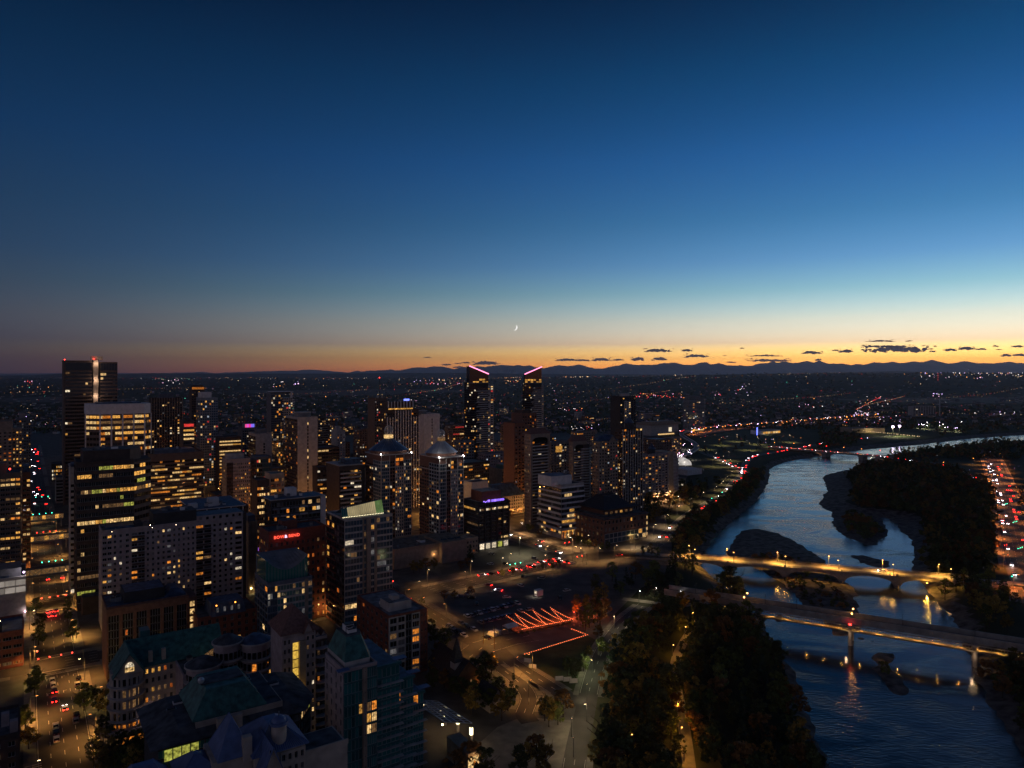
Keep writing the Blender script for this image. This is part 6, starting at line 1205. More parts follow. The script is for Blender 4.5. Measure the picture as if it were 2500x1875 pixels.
for i, (xa, xb, yo, hz) in enumerate(steps):
    b.part('stepped_wing', lambda m: (m.box(xa + .02, xb, yo, 26, -.5, hz, 'tealmetal'), m.box(xa + .3, xb - .3, yo + .3, 25.7, hz, hz + .06, 'roofblue'), m.box(xa - .2, xb + .3, yo - .9, yo - .02, hz - .3, hz + .5, 'tealmetal')))
    nn = max(3, int(hz / 3.2)); b.win('F', xa + .2, xb, 0, hz - .4, nn, 3, wf=.95, hf=.8, lit=.05, pal='amber', g='gteal', ind=True, mull=1, at=float(yo), wall='tealmetal', dep=.12); b.slabs('F', xa + 1, xb + .8, 3, hz - 2, nn - 1, out=1.6, mat='pale', at=float(yo), rail=False, th=.16, ind=True)
    b.part('awning', lambda m: m.box(xb - 2.4, xb + 1.6, yo - 1.8, yo + .6, hz + 1.6, hz + 1.8, 'bluemetal'))
def crown(m):
    a = [(1, 2), (W * .86, 2), (W * 1.0, 5), (W * 1.0, 16), (1, 16)]; t = [(3, 6), (W * .74, 6), (W * .82, 8), (W * .82, 14), (3, 14)]
    m.prism(a, h + .05, h + 1.6, 'pale'); m.frustum(a, h + 1.6, t, h + 7.2, 'copper'); m.prism([(p[0], p[1]) for p in t], h + 7.2, h + 7.5, 'roofdark')
b.part('green_crown', crown); b.units(7, 4, W * .66, 7, 13, h + 7.5, ('white', 'steel', 'grey')); b.part('roof_fin', lambda m: m.box(-2.2, 1.2, -1.4, .4, h + .6, h + .9, 'bluemetal')); b.done()

b = Bld('brick_block', 'dark brick flat-roofed block with white framed bays beside the side street', 873, 950, 1043, 1506, 290, wall='brick', roof='roofgrey', par=.4)
W, D, h = b.W, b.D, b.h; b.win('F', 0, W * .42, .5, h - .5, 8, 2, wf=.8, hf=.7, lit=.25, pal='home', ind=True, mull=1, wall='pale'); b.win('F', W * .42, W * .58, .5, h - .5, 8, 1, wf=.9, hf=.8, lit=.05, ind=True, wall='char'); b.win('F', W * .58, W * .8, .5, h - .5, 8, 1, wf=.8, hf=.7, lit=.4, pal='amber', ind=True, mull=2, wall='pale'); b.win('F', W * .8, W, .5, h - .5, 8, 2, wf=.3, hf=.4, lit=.05, ind=True); b.win('L', 0, D, .5, h - .5, 8, 7, wf=.45, hf=.5, lit=.1, pal='amber', ind=True)
b.part('roof_house', lambda m: (m.box(W * -.1 + 4, W * .72, 5, 14, h + .06, h + 3.6, 'pale'), m.box(W * -.1 + 4.3, W * .72 - .3, 5.3, 13.7, h + 3.6, h + 3.66, 'roofgrey'), m.box(W * .3, W * .48, 8, 12, h + 3.7, h + 5.4, 'pale'))); b.units(4, 2, W - 4, 2, 18, h); b.done()
# church and house in the park
b = Bld('church', 'small dark church with pointed steeple among the trees', 1098, 1112, 1172, 1640, 278, wall='wood', par=0, roof='roofdark', t=22, h=6)
W, D, h = b.W, b.D, b.h; b.part('nave_roof', lambda m: m.gable(0, W, 0, D, h + .3, h + 6.0, 'darktile', axis='y', ov=.7, wall='wood')); sx = W * .3
b.part('steeple', lambda m: (m.box(sx - 1.9, sx + 1.9, 3, 6.8, 0, 11, 'pale'), m.cyl(sx, 4.9, 2.9, 11, 20.0, 'darktile', n=4, r2=.06, a0=math.pi / 4), m.frustum([(sx - 2.5, 2.4), (sx + 2.5, 2.4), (sx + 2.5, 7.4), (sx - 2.5, 7.4)], 10.8, [(sx - 2, 2.9), (sx + 2, 2.9), (sx + 2, 6.9), (sx - 2, 6.9)], 12, 'darktile')))
b.win('F', 0, W, 1, h - 1, 1, 4, wf=.25, hf=.6, lit=.4, pal='amber', ind=True, mull=0); b.part('door_lamp', lambda m: m.ball((W * .95, -.6, 3.6), .22, 'l_orange')); lamp_light(b.T, (W * .95, -1.0, 3.6), 150, (1, .4, .08), spot=False); b.done()
b = Bld('house', 'small gabled house by the curved driveway', 1186, 1196, 1232, 1668, 262, wall='stone', par=0, t=10, h=4.2); b.part('roof', lambda m: m.gable(0, b.W, 0, b.D, b.h + .3, b.h + 4.2, 'darktile', axis='y', wall='stone')); b.win('F', 0, b.W, .5, b.h, 1, 3, wf=.35, hf=.5, lit=.4, pal='amber', ind=True); b.done()
# glazed market canopy
b = Bld('glass_canopy', 'sloping glazed canopy with lit pillars beside the teal tower', 1064, 1085, 1152, 1760, 232, wall='steel', core=False, h=8, t=26, cat='canopy'); W = b.W
b.part('canopy_frame', lambda m: ([m.beam((0, i * 2.2, 11.5 - i * .16), (W, i * 2.2, 8.2 - i * .16), .22, 'steel') for i in range(12)], [m.beam((W * k / 4, 0, 11.5 - 3.3 * k / 4), (W * k / 4, 24.2, 9.7 - 3.3 * k / 4), .3, 'steel') for k in range(5)]))
for i in range(11):
    for k in range(4):
        z = lambda u, v: 11.6 - 3.3 * u - .16 * v; v0, v1, u0, u1 = i + .06, i + .94, k / 4 + .01, (k + 1) / 4 - .01
        b.part('glass_panel', lambda m: m.face([(W * u0, v0 * 2.2, z(u0, v0)), (W * u1, v0 * 2.2, z(u1, v0)), (W * u1, v1 * 2.2, z(u1, v1)), (W * u0, v1 * 2.2, z(u0, v1))], 'gcanopy'))
b.part('market_hall', lambda m: m.box(.5, W * .5, -14, -.6, -.3, 7, 'beige'))
for k in range(3): b.part('lit_pillar', lambda m: (m.box(W - .4, W + .4, k * 9, k * 9 + .8, 0, 6.8, 'pale'), m.box(W - .45, W + .45, k * 9 - .05, k * 9 + .85, 4.2, 6.7, 'l_strip'))); lamp_light(b.T, (W + .9, k * 9 - .6, 5.4), 160, WRM, spot=False)
for q in ((.35, 8), (.55, 14), (.2, 20)): b.part('hanging_lamp', lambda m: m.ball((W * q[0], q[1], 6.4), .3, 'l_warm')); lamp_light(b.T, (W * q[0], q[1], 6.0), 160, WRM)
b.one('F', W * .25, 3.2, W * .4, 5.0, 'e_pale', 3, at=-14.0, name='shop_window'); lamp_light(b.T, (W * .25, -16, 5), 200, WRM, spot=False); b.done()
# low theatre and the little beige block
b = Bld('theatre', 'long low tan theatre building with flat dark roof behind the road', 955, 962, 1136, 1345, 455, wall='tan', roof='roofdark', t=30)
W = b.W; b.part('stage_block', lambda m: (m.box(W * .62, W * .98, -4, 22, -.5, b.h + 1.5, 'tan'), m.box(W * .63, W * .97, -3.6, 21.6, b.h + 1.5, b.h + 1.56, 'roofdark')))
for k in range(3): b.part('skylight', lambda m: m.box(W * (.68 + .1 * k), W * (.75 + .1 * k), 2, 4, b.h + 1.6, b.h + 2.2, 'gblue'))
b.part('wall_lamp', lambda m: m.ball((W * .54, -.5, 6), .25, 'l_orange')); lamp_light(b.T, (W * .54, -1.2, 6), 200, (1, .6, .25), spot=False); b.units(5, 3, W * .6, 4, 24, b.h); b.done()
b = Bld('low_block', 'small beige three-storey block between theatre and violet sign office', 1118, 1124, 1167, 1320, 490, wall='beige', t=14, roof='roofgrey'); b.win('F', 0, b.W, .5, b.h - .5, 3, 6, wf=.5, hf=.5, lit=.08, pal='amber', ind=True, mull=0); b.done()
# ---------------------------------------------------------------- left edge of the picture, across the avenue
b = Bld('office_block', 'brown office at the left edge with two bright gold floors near its top', -150, -130, 50, 1155, 405, t=26, wall='brown', roof='roofdark', h=66)
rows = [.25, .15, .2, .15, .2, .3, .15, .3, .2, .4, .25, .15, .2, .3, .12, .1, .95, .8]
b.win('F', 0, b.W, 12, b.h - 2, 18, 14, wf=.88, hf=.5, rows=rows, pal='office', g='gblack', ind=True, mull=1, run=.35); b.win('R', 0, b.D, 12, b.h - 2, 18, 6, wf=.8, hf=.5, lit=.15, pal='office', mull=-1)
b.part('podium', lambda m: m.box(0, b.W, -1.5, -.4, -.3, 12, 'brown')); b.units(5, b.W * .4, b.W - 3, 3, 20, b.h); b.part('roof_lamp', lambda m: m.ball((b.W * .85, .5, b.h + 3), .5, 'l_red')); b.part('roof_block', lambda m: m.box(b.W * .5, b.W * .8, 6, 18, b.h, b.h + 6, 'brown')); b.done()
b = Bld('slim_office', 'slim brick-red office strip at the left kerb with few gold windows', 52, 55, 74, 1160, 452, t=24, wall='brick2', h=62)
b.win('F', 0, b.W, 6, b.h - 3, 17, 2, wf=.8, hf=.5, lit=.3, pal='office', g='gblack', ind=True, mull=1); b.win('R', 0, b.D, 6, b.h - 3, 17, 6, wf=.6, hf=.5, lit=.1, pal='amber', mull=-1); b.part('penthouse', lambda m: m.box(.5, b.W - .5, 2, 12, b.h, b.h + 5, 'roofblue')); b.done()
b = Bld('hotel', 'tan hotel with amber windows behind the brown office at the left edge', -90, -80, 30, 1036, 600, t=24, wall='tan', h=84)
b.win('F', 0, b.W, 3, b.h - 8, 25, 9, wf=.55, hf=.45, rows=[.3] * 16 + [.9, .85, .2, .1, .15, .2, .3, .1, .1], pal='amber', ind=True, mull=0); W2 = b.fx(54); b.part('wing', lambda m: m.box(b.W + .1, W2, 3, 22, -.5, b.h - 6, 'tan')); b.win('F', b.W + .1, W2, 3, b.h - 8, 25, 3, wf=.5, hf=.45, lit=.4, pal='office', at=3.0, mull=-1, wall='tan'); b.done()
b = Bld('apartment_tower', 'grey tower with stepped top at far left behind the tan hotel', 38, 41, 75, 1020, 720, t=22, wall='grey', h=80)
b.win('F', 0, b.W, 3, b.h - 1, 26, 6, wf=.6, hf=.5, lit=.18, pal='home', mull=-1); b.part('penthouse', lambda m: m.box(2, b.W * .6, 3, 14, b.h, b.h + 5, 'mauve')); b.done()
b = Bld('mall', 'white mall block with glowing translucent wall at the avenue corner', -160, -150, 63, 1432, 345, t=30, wall='pale', roof='roofdark', h=21)
glow('e_trans', (1, .86, .74), .30, lo=.75, hi=1.1, scale=.3); W = b.W
for k in range(8):
    for j in range(2):
        if k * W / 8 > W * .2: b.one('F', W * (k + .5) / 8, b.h - 2.2 - j * 3.6, W / 8.3, 2.8, 'e_trans', 8, name='translucent_panel', out=.3)
b.part('roof_screen', lambda m: m.box(W * .5, W - 2, 4, 20, b.h, b.h + 4.5, 'grey')); b.part('blue_roof', lambda m: m.box(W * .3, W * .8, 1.2, 3.6, b.h + .07, b.h + 1.2, 'roofblue')); b.part('flood_lamp', lambda m: m.ball((W - .8, 1.0, b.h + 2.5), .4, 'l_violet', 8)); lamp_light(b.T, (W - 1.4, -.5, b.h + 3.2), 500, (1, .9, .95), spot=False); b.part('wall_lamp', lambda m: m.ball((W - .3, -.5, 3.6), .3, 'l_pink', 8)); lamp_light(b.T, (W + .2, -1, 3.8), 220, (1, .8, .75), spot=False); b.done()
b = Bld('brick_office', 'dark brick block with blue terrace roof and orange-lit corner at left edge', -170, -160, 56, 1514, 288, t=24, wall='brick', roof='roofblue', h=15)
b.win('F', 0, b.W, .5, b.h - .6, 4, 8, wf=.85, hf=.4, lit=.14, pal='amber', g='gblack', ind=True, mull=2); b.win('R', 0, b.D, .5, b.h - .6, 4, 6, wf=.6, hf=.45, lit=.15, pal='amber', mull=-1); b.part('terrace_lamp', lambda m: (m.cyl(b.W * .72, 10, .06, b.h, b.h + 3, 'pole', n=6), m.ball((b.W * .72, 10, b.h + 3.1), .22, 'l_yellow'))); lamp_light(b.T, (b.W * .72, 9, b.h + 2.4), 160, (1, .45, .1), spot=False); b.part('roof_house', lambda m: m.box(b.W * .4, b.W * .75, 2, 8, b.h, b.h + 3, 'char')); b.done()
b = Bld('low_block', 'dark low block with pale chimneys at the bottom left corner', -420, -300, 46, 1690, 195, t=22, wall='dkbrown', roof='roofdark', h=17)
b.win('F', 0, b.W, .5, b.h - .6, 5, 9, wf=.5, hf=.45, lit=.14, pal='amber', g='gblack', ind=True, mull=1)
for q in ((.93, 1.0), (.86, 8)): b.part('chimney', lambda m: m.box(b.W * q[0], b.W * q[0] + 2.0, q[1], q[1] + 2, b.h - 8, b.h + 4, 'mauve'))
b.win('R', 0, b.D, .5, b.h - .6, 5, 5, wf=.5, hf=.45, lit=.1, pal='amber', mull=-1); b.done()
b = Bld('office_block', 'four-storey office with bright white window grid facing the avenue', 118, 126, 157, 1137, 830, t=20, wall='dkbrown', h=20)
b.win('F', 0, b.W, 1, b.h - 1, 4, 6, wf=.6, hf=.55, lit=.85, pal='pale', ind=True, mull=0); b.done()
b = Bld('parking_structure', 'open dark parking structure right of the avenue', 134, 137, 158, 1168, 690, t=24, wall='pale', h=24)
b.win('F', 0, b.W, 1, b.h - 1, 7, 1, wf=.95, hf=.55, lit=0, g='gblack', mull=-1); b.done()
# pedestrian bridges over the avenue
def skybridge(label, px, py, bright):
    p = P(px, py, 9.0); t_ = (Vector((p.x, p.y, 0)) - AVE0).dot(AV); c = on_ave(t_)
    T = thing('skybridge', label, 'footbridge', (c.x, c.y, 0), GR)
    m = MB(); m.box(-15, 15, 0, 4.4, 6.6, 7.1, 'grey'); m.build('floor', T); m = MB(); m.box(-15.2, 15.2, -.3, 4.7, 10.6, 11.0, 'roofdark'); m.build('roof', T)
    for k in range(10): x = -15 + k * 3; link('window', pane_mesh(2.8, 3.3, ('e_dim', 'e_dim', 'e_gold')[k % 3] if bright else 'e_dim', 0), T, (x + 1.5, .02, 8.9), 0)
    for k in range(10):
        x = -15 + k * 3; m = MB(); m.beam((x, -.12, 7.1 if k % 2 else 10.6), (x + 3, -.12, 10.6 if k % 2 else 7.1), .22, 'white'); m.build('truss_diagonal', T)
    for x in (-13.5, 13.5): m = MB(); m.box(x - .4, x + .4, 1, 3.4, 0, 6.6, 'concrete'); m.build('pier', T)
    m = MB(); m.box(-15, 15, -.25, -.02, 6.2, 7.0, 'grey'); m.build('edge_beam', T); lamp_light(T, (0, 2, 6.3), 900 if bright else 400, (1, .72, .34), rad=.5, size=165)
skybridge('bright glazed skybridge with white truss, farthest of three over the avenue', 115, 1262, True)
skybridge('glazed skybridge with dim truss, middle of three over the avenue', 112, 1313, True)
skybridge('dark skybridge, nearest of three over the avenue', 120, 1393, False)
# white tent dome, shed, kiosk, service station
T = thing('dome_tent', 'small glowing white dome tent beyond the lower pyramid-roofed tower', 'tent', tuple(P(1673, 1136)), 0)
glow('e_tent', (1, .92, .85), .55, lo=.4, hi=1.2, scale=.15)
m = MB()
for i in range(6):
    for j in range(10):
        a0, a1, t0, t1 = math.pi * j / 10, math.pi * (j + 1) / 10, i * 3.0, (i + 1) * 3.0; m.face([(9 * math.cos(a0), t0, 9 * math.sin(a0)), (9 * math.cos(a1), t0, 9 * math.sin(a1)), (9 * math.cos(a1), t1, 9 * math.sin(a1)), (9 * math.cos(a0), t1, 9 * math.sin(a0))], 'e_tent')
m.face([(9 * math.cos(math.pi * j / 10), 0, 9 * math.sin(math.pi * j / 10)) for j in range(11)], 'e_tent'); m.build('fabric', T); lamp_light(T, (0, -3, 4), 900, WHT, spot=False)
b = Bld('shed', 'flat white-roofed shed beside the dome tent', 1674, 1678, 1714, 1158, 880, t=26, wall='white', roof='white', h=6); b.done()
b = Bld('kiosk', 'small lit attendant kiosk in the gravel parking lot', 1309, 1312, 1326, 1440, 400, t=3, wall='white', h=3.2, roof='white', par=.1); b.one('L', b.D * .5, 1.9, b.D * .7, 1.6, 'e_white', 1); lamp_light(b.T, (-2.2, 0, 3.2), 260, WHT); b.done()
b = Bld('strip_mall', 'low flat shop row with violet sign light near the right hip tower', 1478, 1482, 1540, 1208, 640, t=22, wall='beige', roof='roofgrey', h=6); b.win('F', 0, b.W, .5, 4, 1, 9, wf=.85, hf=.8, lit=.5, pal='mix', ind=True, mull=1); b.part('sign', lambda m: m.box(-3, 3, -1, -.5, 5.5, 7.5, 'e_purple')); lamp_light(b.T, (6, -6, 6), 900, (1, .75, .6)); b.done()
b = Bld('service_station', 'bright service station with blue-lit pylon on the far side grass', 1850, 1856, 1905, 1070, 1480, t=24, wall='white', roof='roofgrey', h=7); b.win('F', 0, b.W, .5, 6, 1, 8, wf=.9, hf=.8, lit=.9, pal='pale', ind=True, mull=0); b.part('pylon', lambda m: m.box(-16, -13.5, -4, -3, 0, 16, 'sign_blue')); lamp_light(b.T, (10, -10, 9), 5000, WHT); b.done()
b = Bld('school', 'long low school with yellow-lit wall behind the floodlit playing field', 2074, 2080, 2160, 1054, 1520, t=40, wall='beige', roof='roofdark', h=9, rot=10); lamp_light(b.T, (40, -12, 8), 6000, (1, .78, .35), spot=False, rad=1); lamp_light(b.T, (90, -12, 8), 6000, (1, .78, .35), spot=False, rad=1); b.done()
b = Bld('apartment_block', 'pale concrete block under construction beside a crane, far right', 2226, 2229, 2285, 1002, 2130, t=24, wall='pale', h=30, rot=5); b.win('F', 0, b.W, 2, b.h, 8, 9, wf=.7, hf=.6, lit=.02, mull=-1); b.done()
T = thing('tower_crane', 'tall pale tower crane right of the concrete block', 'crane', tuple(P(2294, 1019))); m = MB()
for sx in (-1, 1):
    for sy in (-1, 1): m.beam((sx, sy, 0), (sx, sy, 52), .35, 'white')
for k in range(13): m.beam((-1, -1, k * 4), (1, -1, k * 4 + 4), .3, 'white')
m.build('mast', T); m = MB(); m.beam((-14, 0, 52), (34, 0, 52), 1.2, 'white'); m.beam((0, 0, 60), (30, 0, 52.5), .3, 'white'); m.beam((0, 0, 60), (-13, 0, 52.5), .3, 'white'); m.beam((0, 0, 52), (0, 0, 60), .8, 'white'); m.build('jib', T)
# playing field with floodlights
fm = MB(); fm.face([(*P(x, y)[:2], .08) for x, y in ((2105, 1068), (2180, 1054), (2240, 1056), (2252, 1064), (2215, 1072), (2130, 1076))], 'lawn'); structure(fm.build('playing_field'))
for px, py in ((2180, 1066), (2196, 1064)):
    T = thing('floodlight_mast', 'tall floodlight mast at the lit playing field', 'floodlight', tuple(P(px, py)), group='floodlights of the playing field'); m = MB(); m.cyl(0, 0, .4, 0, 20, 'pole', n=6); m.build('pole', T); m = MB(); m.box(-2, 2, -.6, .6, 18.5, 21.5, 'l_violet'); m.build('lamp_head', T); lamp_light(T, (0, -1.5, 20), 45000, (1, .9, .5), rad=1, size=160)
# ---------------------------------------------------------------- low blocks filling the far downtown
OCC = []
for o in list(COL.objects):
    if o.parent is None and o.get('category') in ('building', 'canopy', 'bridge', 'tent', 'viaduct') and o.type == 'EMPTY':
        c = [ch for ch in o.children if ch.name.startswith('wall')]
        if c:
            bb = [o.matrix_basis @ Vector(v) for v in c[0].bound_box]; ce = sum(bb, Vector()) / 8; OCC.append((ce.x, ce.y, max((Vector((v.x - ce.x, v.y - ce.y, 0))).length for v in bb)))
ROADL = [(on_ave(0), on_ave(1200)), (X4 - BV * 160, XR), (X4 + AV * 200, X4), (XR + AV * 420, XR), (XR + AV * 150 - BV * 120, XR + AV * 150 + BV * 110)]
def near_road(x, y, r):
    for a, c in ROADL:
        d = c - a; l2 = d.x ** 2 + d.y ** 2; t_ = max(0, min(1, ((x - a.x) * d.x + (y - a.y) * d.y) / l2)); q = a + d * t_
        if math.hypot(x - q.x, y - q.y) < r: return True
    return False
def filler(n, pxr, dr_, hr, group, label, name, lit, tries=4000):
    k = 0
    for _ in range(tries):
        if k >= n: break
        px = R.uniform(*pxr); d = R.uniform(*dr_); x, y = (px - CX) / F * d, d; wd, dp, hh = R.uniform(14, 36), R.uniform(13, 28), R.uniform(*hr)
        cx_, cy_ = x + BV.x * wd / 2 + AV.x * dp / 2, y + BV.y * wd / 2 + AV.y * dp / 2; rr = math.hypot(wd, dp) / 2
        if any(math.hypot(cx_ - ox, cy_ - oy) < rr + orr * .85 for ox, oy, orr in OCC) or near_road(cx_, cy_, rr + 8) or gz(cx_, cy_) < -.05: continue
        if d < 1750 and sdist(np.array([cx_]), np.array([cy_]), RIVER)[0] < 70: continue
        OCC.append((cx_, cy_, rr)); k += 1
        b = Bld(name, label, px - 5, px, px + 20, 1000, d, t=dp, wall=R.choice(['brown', 'dkbrown', 'brick2', 'tan', 'grey', 'mauve', 'pale', 'char']), roof=R.choice(['roofdark', 'roofgrey', 'roofblue', 'roofdark']), group=group, h=hh, W=wd)
        nfl = max(1, int(hh / 3.2)); b.win('F', 0, wd, .5, hh - .5, nfl, max(3, int(wd / 3.2)), wf=R.choice([.45, .6, .9]), hf=.5, lit=lit, pal=R.choice(['home', 'office', 'mix', 'amber']), mull=-1, run=R.choice([0, .5])); b.win('L', 0, dp, .5, hh - .5, nfl, max(3, int(dp / 3.4)), wf=.5, hf=.5, lit=lit * .6, pal='home', mull=-1); b.units(1, 2, wd - 4, 3, dp - 3, hh); b.done()
filler(22, (70, 620), (560, 900), (8, 30), 'low blocks of the left downtown', 'low lit block in the maze of downtown left of the domed towers', 'low_block', .3)
filler(26, (640, 1250), (600, 1150), (7, 26), 'low blocks of the central downtown', 'low lit block behind the domed towers', 'low_block', .3)
filler(22, (1250, 1660), (640, 1250), (6, 18), 'low blocks of the west end', 'low lit block around the apartment towers at the west end', 'low_block', .3)
filler(36, (150, 1600), (1150, 2300), (6, 22), 'buildings of the far west districts', 'small building in the dark districts beyond downtown', 'low_block', .22)
filler(16, (640, 1240), (640, 1000), (28, 58), 'mid-rise towers behind the domed pair', 'dark mid-rise tower with amber windows behind the domed pair', 'mid_rise_tower', .26)
filler(12, (1330, 1640), (700, 1100), (24, 46), 'mid-rise towers of the west end', 'dark mid-rise tower with amber windows at the west end', 'mid_rise_tower', .26)
filler(10, (90, 620), (640, 1000), (26, 50), 'mid-rise towers of the left downtown', 'dark mid-rise tower with amber windows in the left downtown', 'mid_rise_tower', .26)
# ================================================================== trees
def leafmat(name, col, var=.5):
    m, t, b = nmat(name); oi = t.nodes.new('ShaderNodeObjectInfo'); tcn = t.nodes.new('ShaderNodeTexCoord')
    n1 = t.nodes.new('ShaderNodeTexNoise'); n1.inputs['Scale'].default_value = .8; t.links.new(tcn.outputs['Object'], n1.inputs['Vector'])
    mr = t.nodes.new('ShaderNodeMapRange'); mr.inputs[3].default_value = .55; mr.inputs[4].default_value = 1.5; t.links.new(oi.outputs['Random'], mr.inputs[0])
    m2 = t.nodes.new('ShaderNodeMapRange'); m2.inputs[1].default_value = .3; m2.inputs[2].default_value = .7; m2.inputs[3].default_value = .6; m2.inputs[4].default_value = 1.4; t.links.new(n1.outputs['Fac'], m2.inputs[0])
    mu = t.nodes.new('ShaderNodeMath'); mu.operation = 'MULTIPLY'; t.links.new(mr.outputs[0], mu.inputs[0]); t.links.new(m2.outputs[0], mu.inputs[1])
    vm = t.nodes.new('ShaderNodeVectorMath'); vm.operation = 'SCALE'; vm.inputs[0].default_value = col; t.links.new(mu.outputs[0], vm.inputs['Scale']); t.links.new(vm.outputs[0], b.inputs['Base Color'])
    b.inputs['Roughness'].default_value = .75; b.inputs['Specular IOR Level'].default_value = .2; MATS[name] = m
leafmat('leaf_dark', (.075, .09, .032)); leafmat('leaf_green', (.11, .13, .035)); leafmat('leaf_yellow', (.26, .18, .04)); leafmat('leaf_rust', (.20, .105, .035)); leafmat('needle', (.035, .055, .032))
def crown_mesh(seed, h, r, clumps, per, size, mat, shape='round', z0=.28):
    rr = np.random.RandomState(seed); vs = []
    for _ in range(clumps):
        u = rr.rand(); a = rr.rand() * 2 * math.pi
        if shape == 'cone': z = h * (.08 + .9 * u); rad = r * (1 - u) * (.55 + .5 * rr.rand()); cr_ = r * (.12 + .25 * (1 - u))
        else:
            z = h * (z0 + (1 - z0) * u); prof = math.sqrt(max(.02, 1 - (2 * u - .85) ** 2 / 1.35)); rad = r * prof * math.sqrt(rr.rand()) * .95; cr_ = r * (.18 + .16 * rr.rand())
        c = np.array([rad * math.cos(a), rad * math.sin(a), min(z, h - cr_ * .3)])
        p = rr.randn(per, 3); p /= np.linalg.norm(p, axis=1)[:, None] + 1e-9; p *= (cr_ * rr.rand(per, 1) ** .45); p[:, 2] *= .75; p += c
        e1 = rr.randn(per, 3); e1 /= np.linalg.norm(e1, axis=1)[:, None]; e2 = np.cross(e1, rr.randn(per, 3)); e2 /= np.linalg.norm(e2, axis=1)[:, None] + 1e-9
        s = size * (.6 + .8 * rr.rand(per, 1)); vs.append(np.stack([p - e1 * s, p - e2 * s * .6, p + e1 * s, p + e2 * s * .6], 1))
    v = np.concatenate(vs).reshape(-1, 3); n = len(v) // 4; me = bpy.data.meshes.new('crown'); me.from_pydata(v.tolist(), [], np.arange(n * 4).reshape(n, 4).tolist()); me.materials.append(MATS[mat]); return me
def trunk_mesh(seed, h, r, limbs=5, mat='trunk'):
    rr = random.Random(seed); m = MB(); m.cyl(0, 0, r, -.6, h * .45, mat, n=7, r2=r * .6); m.cyl(0, 0, r * .6, h * .45, h * .85, mat, n=6, r2=r * .15)
    for k in range(limbs):
        a = 2 * math.pi * k / limbs + rr.random(); z = h * (.25 + .35 * rr.random()); l = h * (.22 + .16 * rr.random()); m.beam((0, 0, z), (l * math.cos(a), l * math.sin(a), z + l * .8), r * .55, mat); m.beam((l * .9 * math.cos(a), l * .9 * math.sin(a), z + l * .72), (l * 1.3 * math.cos(a + .4), l * 1.3 * math.sin(a + .4), z + l * 1.25), r * .3, mat)
    return m.mesh('trunk')
TREES = {}
for nm, mats, shp, h_, r_ in (('broad', ['leaf_dark', 'leaf_green', 'leaf_dark', 'leaf_yellow', 'leaf_rust'], 'round', 10, 3.6), ('tall', ['leaf_dark', 'leaf_green', 'leaf_yellow'], 'round', 15, 4.2), ('spruce', ['needle', 'needle'], 'cone', 13, 3.2)):
    TREES[nm] = [(crown_mesh(k * 11 + len(nm), h_, r_, 30, 26, .46, mt, shp), trunk_mesh(k + 3, h_, .26 if nm != 'tall' else .36)) for k, mt in enumerate(mats)]
    TREES[nm + '_far'] = [(crown_mesh(k * 17 + len(nm), h_, r_, 16, 14, .75, mt, shp, z0=.12), None) for k, mt in enumerate(mats)]
TREES['shrub'] = [(crown_mesh(90 + k, 2.6, 2.2, 14, 22, .34, mt, 'round', z0=.1), None) for k, mt in enumerate(['leaf_dark', 'leaf_rust', 'leaf_green'])]
BASEH = {'broad': 10, 'tall': 15, 'spruce': 13, 'shrub': 2.6}
def tree(kind, x, y, h, label, group, name='tree', var=None, z=None):
    rr = R; pr = TREES[kind]; cm, tm = pr[var % len(pr)] if var is not None else rr.choice(pr); s = h / BASEH[kind.replace('_far', '')]
    T = thing(name, label, 'shrub' if kind == 'shrub' else 'tree', (x, y, (gz(x, y) if z is None else z) - .05), rr.uniform(0, 6.28), group)
    T.scale = (s * rr.uniform(.85, 1.2), s * rr.uniform(.85, 1.2), s)
    link('crown', cm, T)
    if tm: link('trunk', tm, T)
    return T
def in_poly(x, y, poly):
    c = False; n = len(poly)
    for i in range(n):
        x0, y0 = poly[i]; x1, y1 = poly[(i + 1) % n]
        if (y0 > y) != (y1 > y) and x < (x1 - x0) * (y - y0) / (y1 - y0) + x0: c = not c
    return c
PATHS = [([(p.x, p.y) for p in PATH], 3.4)]
BOUL = smooth_line([P(1570, 1480), P(1522, 1519), P(1481, 1573), P(1455, 1629), P(1440, 1681), P(1427, 1745), P(1414, 1800), P(1401, 1873), P(1385, 1990)])
def clear(x, y, lines):
    for pts, r in lines:
        for p in pts:
            if (p[0] - x) ** 2 + (p[1] - y) ** 2 < r * r: return False
    return True
def scatter(pxpoly, n, kinds, hr, label, group, lines=(), mind=3.5, name='tree', zmin=-4.0, taken=None, world=None):
    poly = world or poly_px(pxpoly); xs_ = [p[0] for p in poly]; ys_ = [p[1] for p in poly]; taken = [] if taken is None else taken; k = 0
    for _ in range(n * 30):
        if k >= n: break
        x, y = R.uniform(min(xs_), max(xs_)), R.uniform(min(ys_), max(ys_))
        if not in_poly(x, y, poly) or any((x - a) ** 2 + (y - c) ** 2 < mind * mind for a, c in taken) or not clear(x, y, lines): continue
        z = gz(x, y)
        if z < zmin: continue
        taken.append((x, y)); tree(R.choice(kinds), x, y, R.uniform(*hr), label, group, name, z=z); k += 1
    return taken
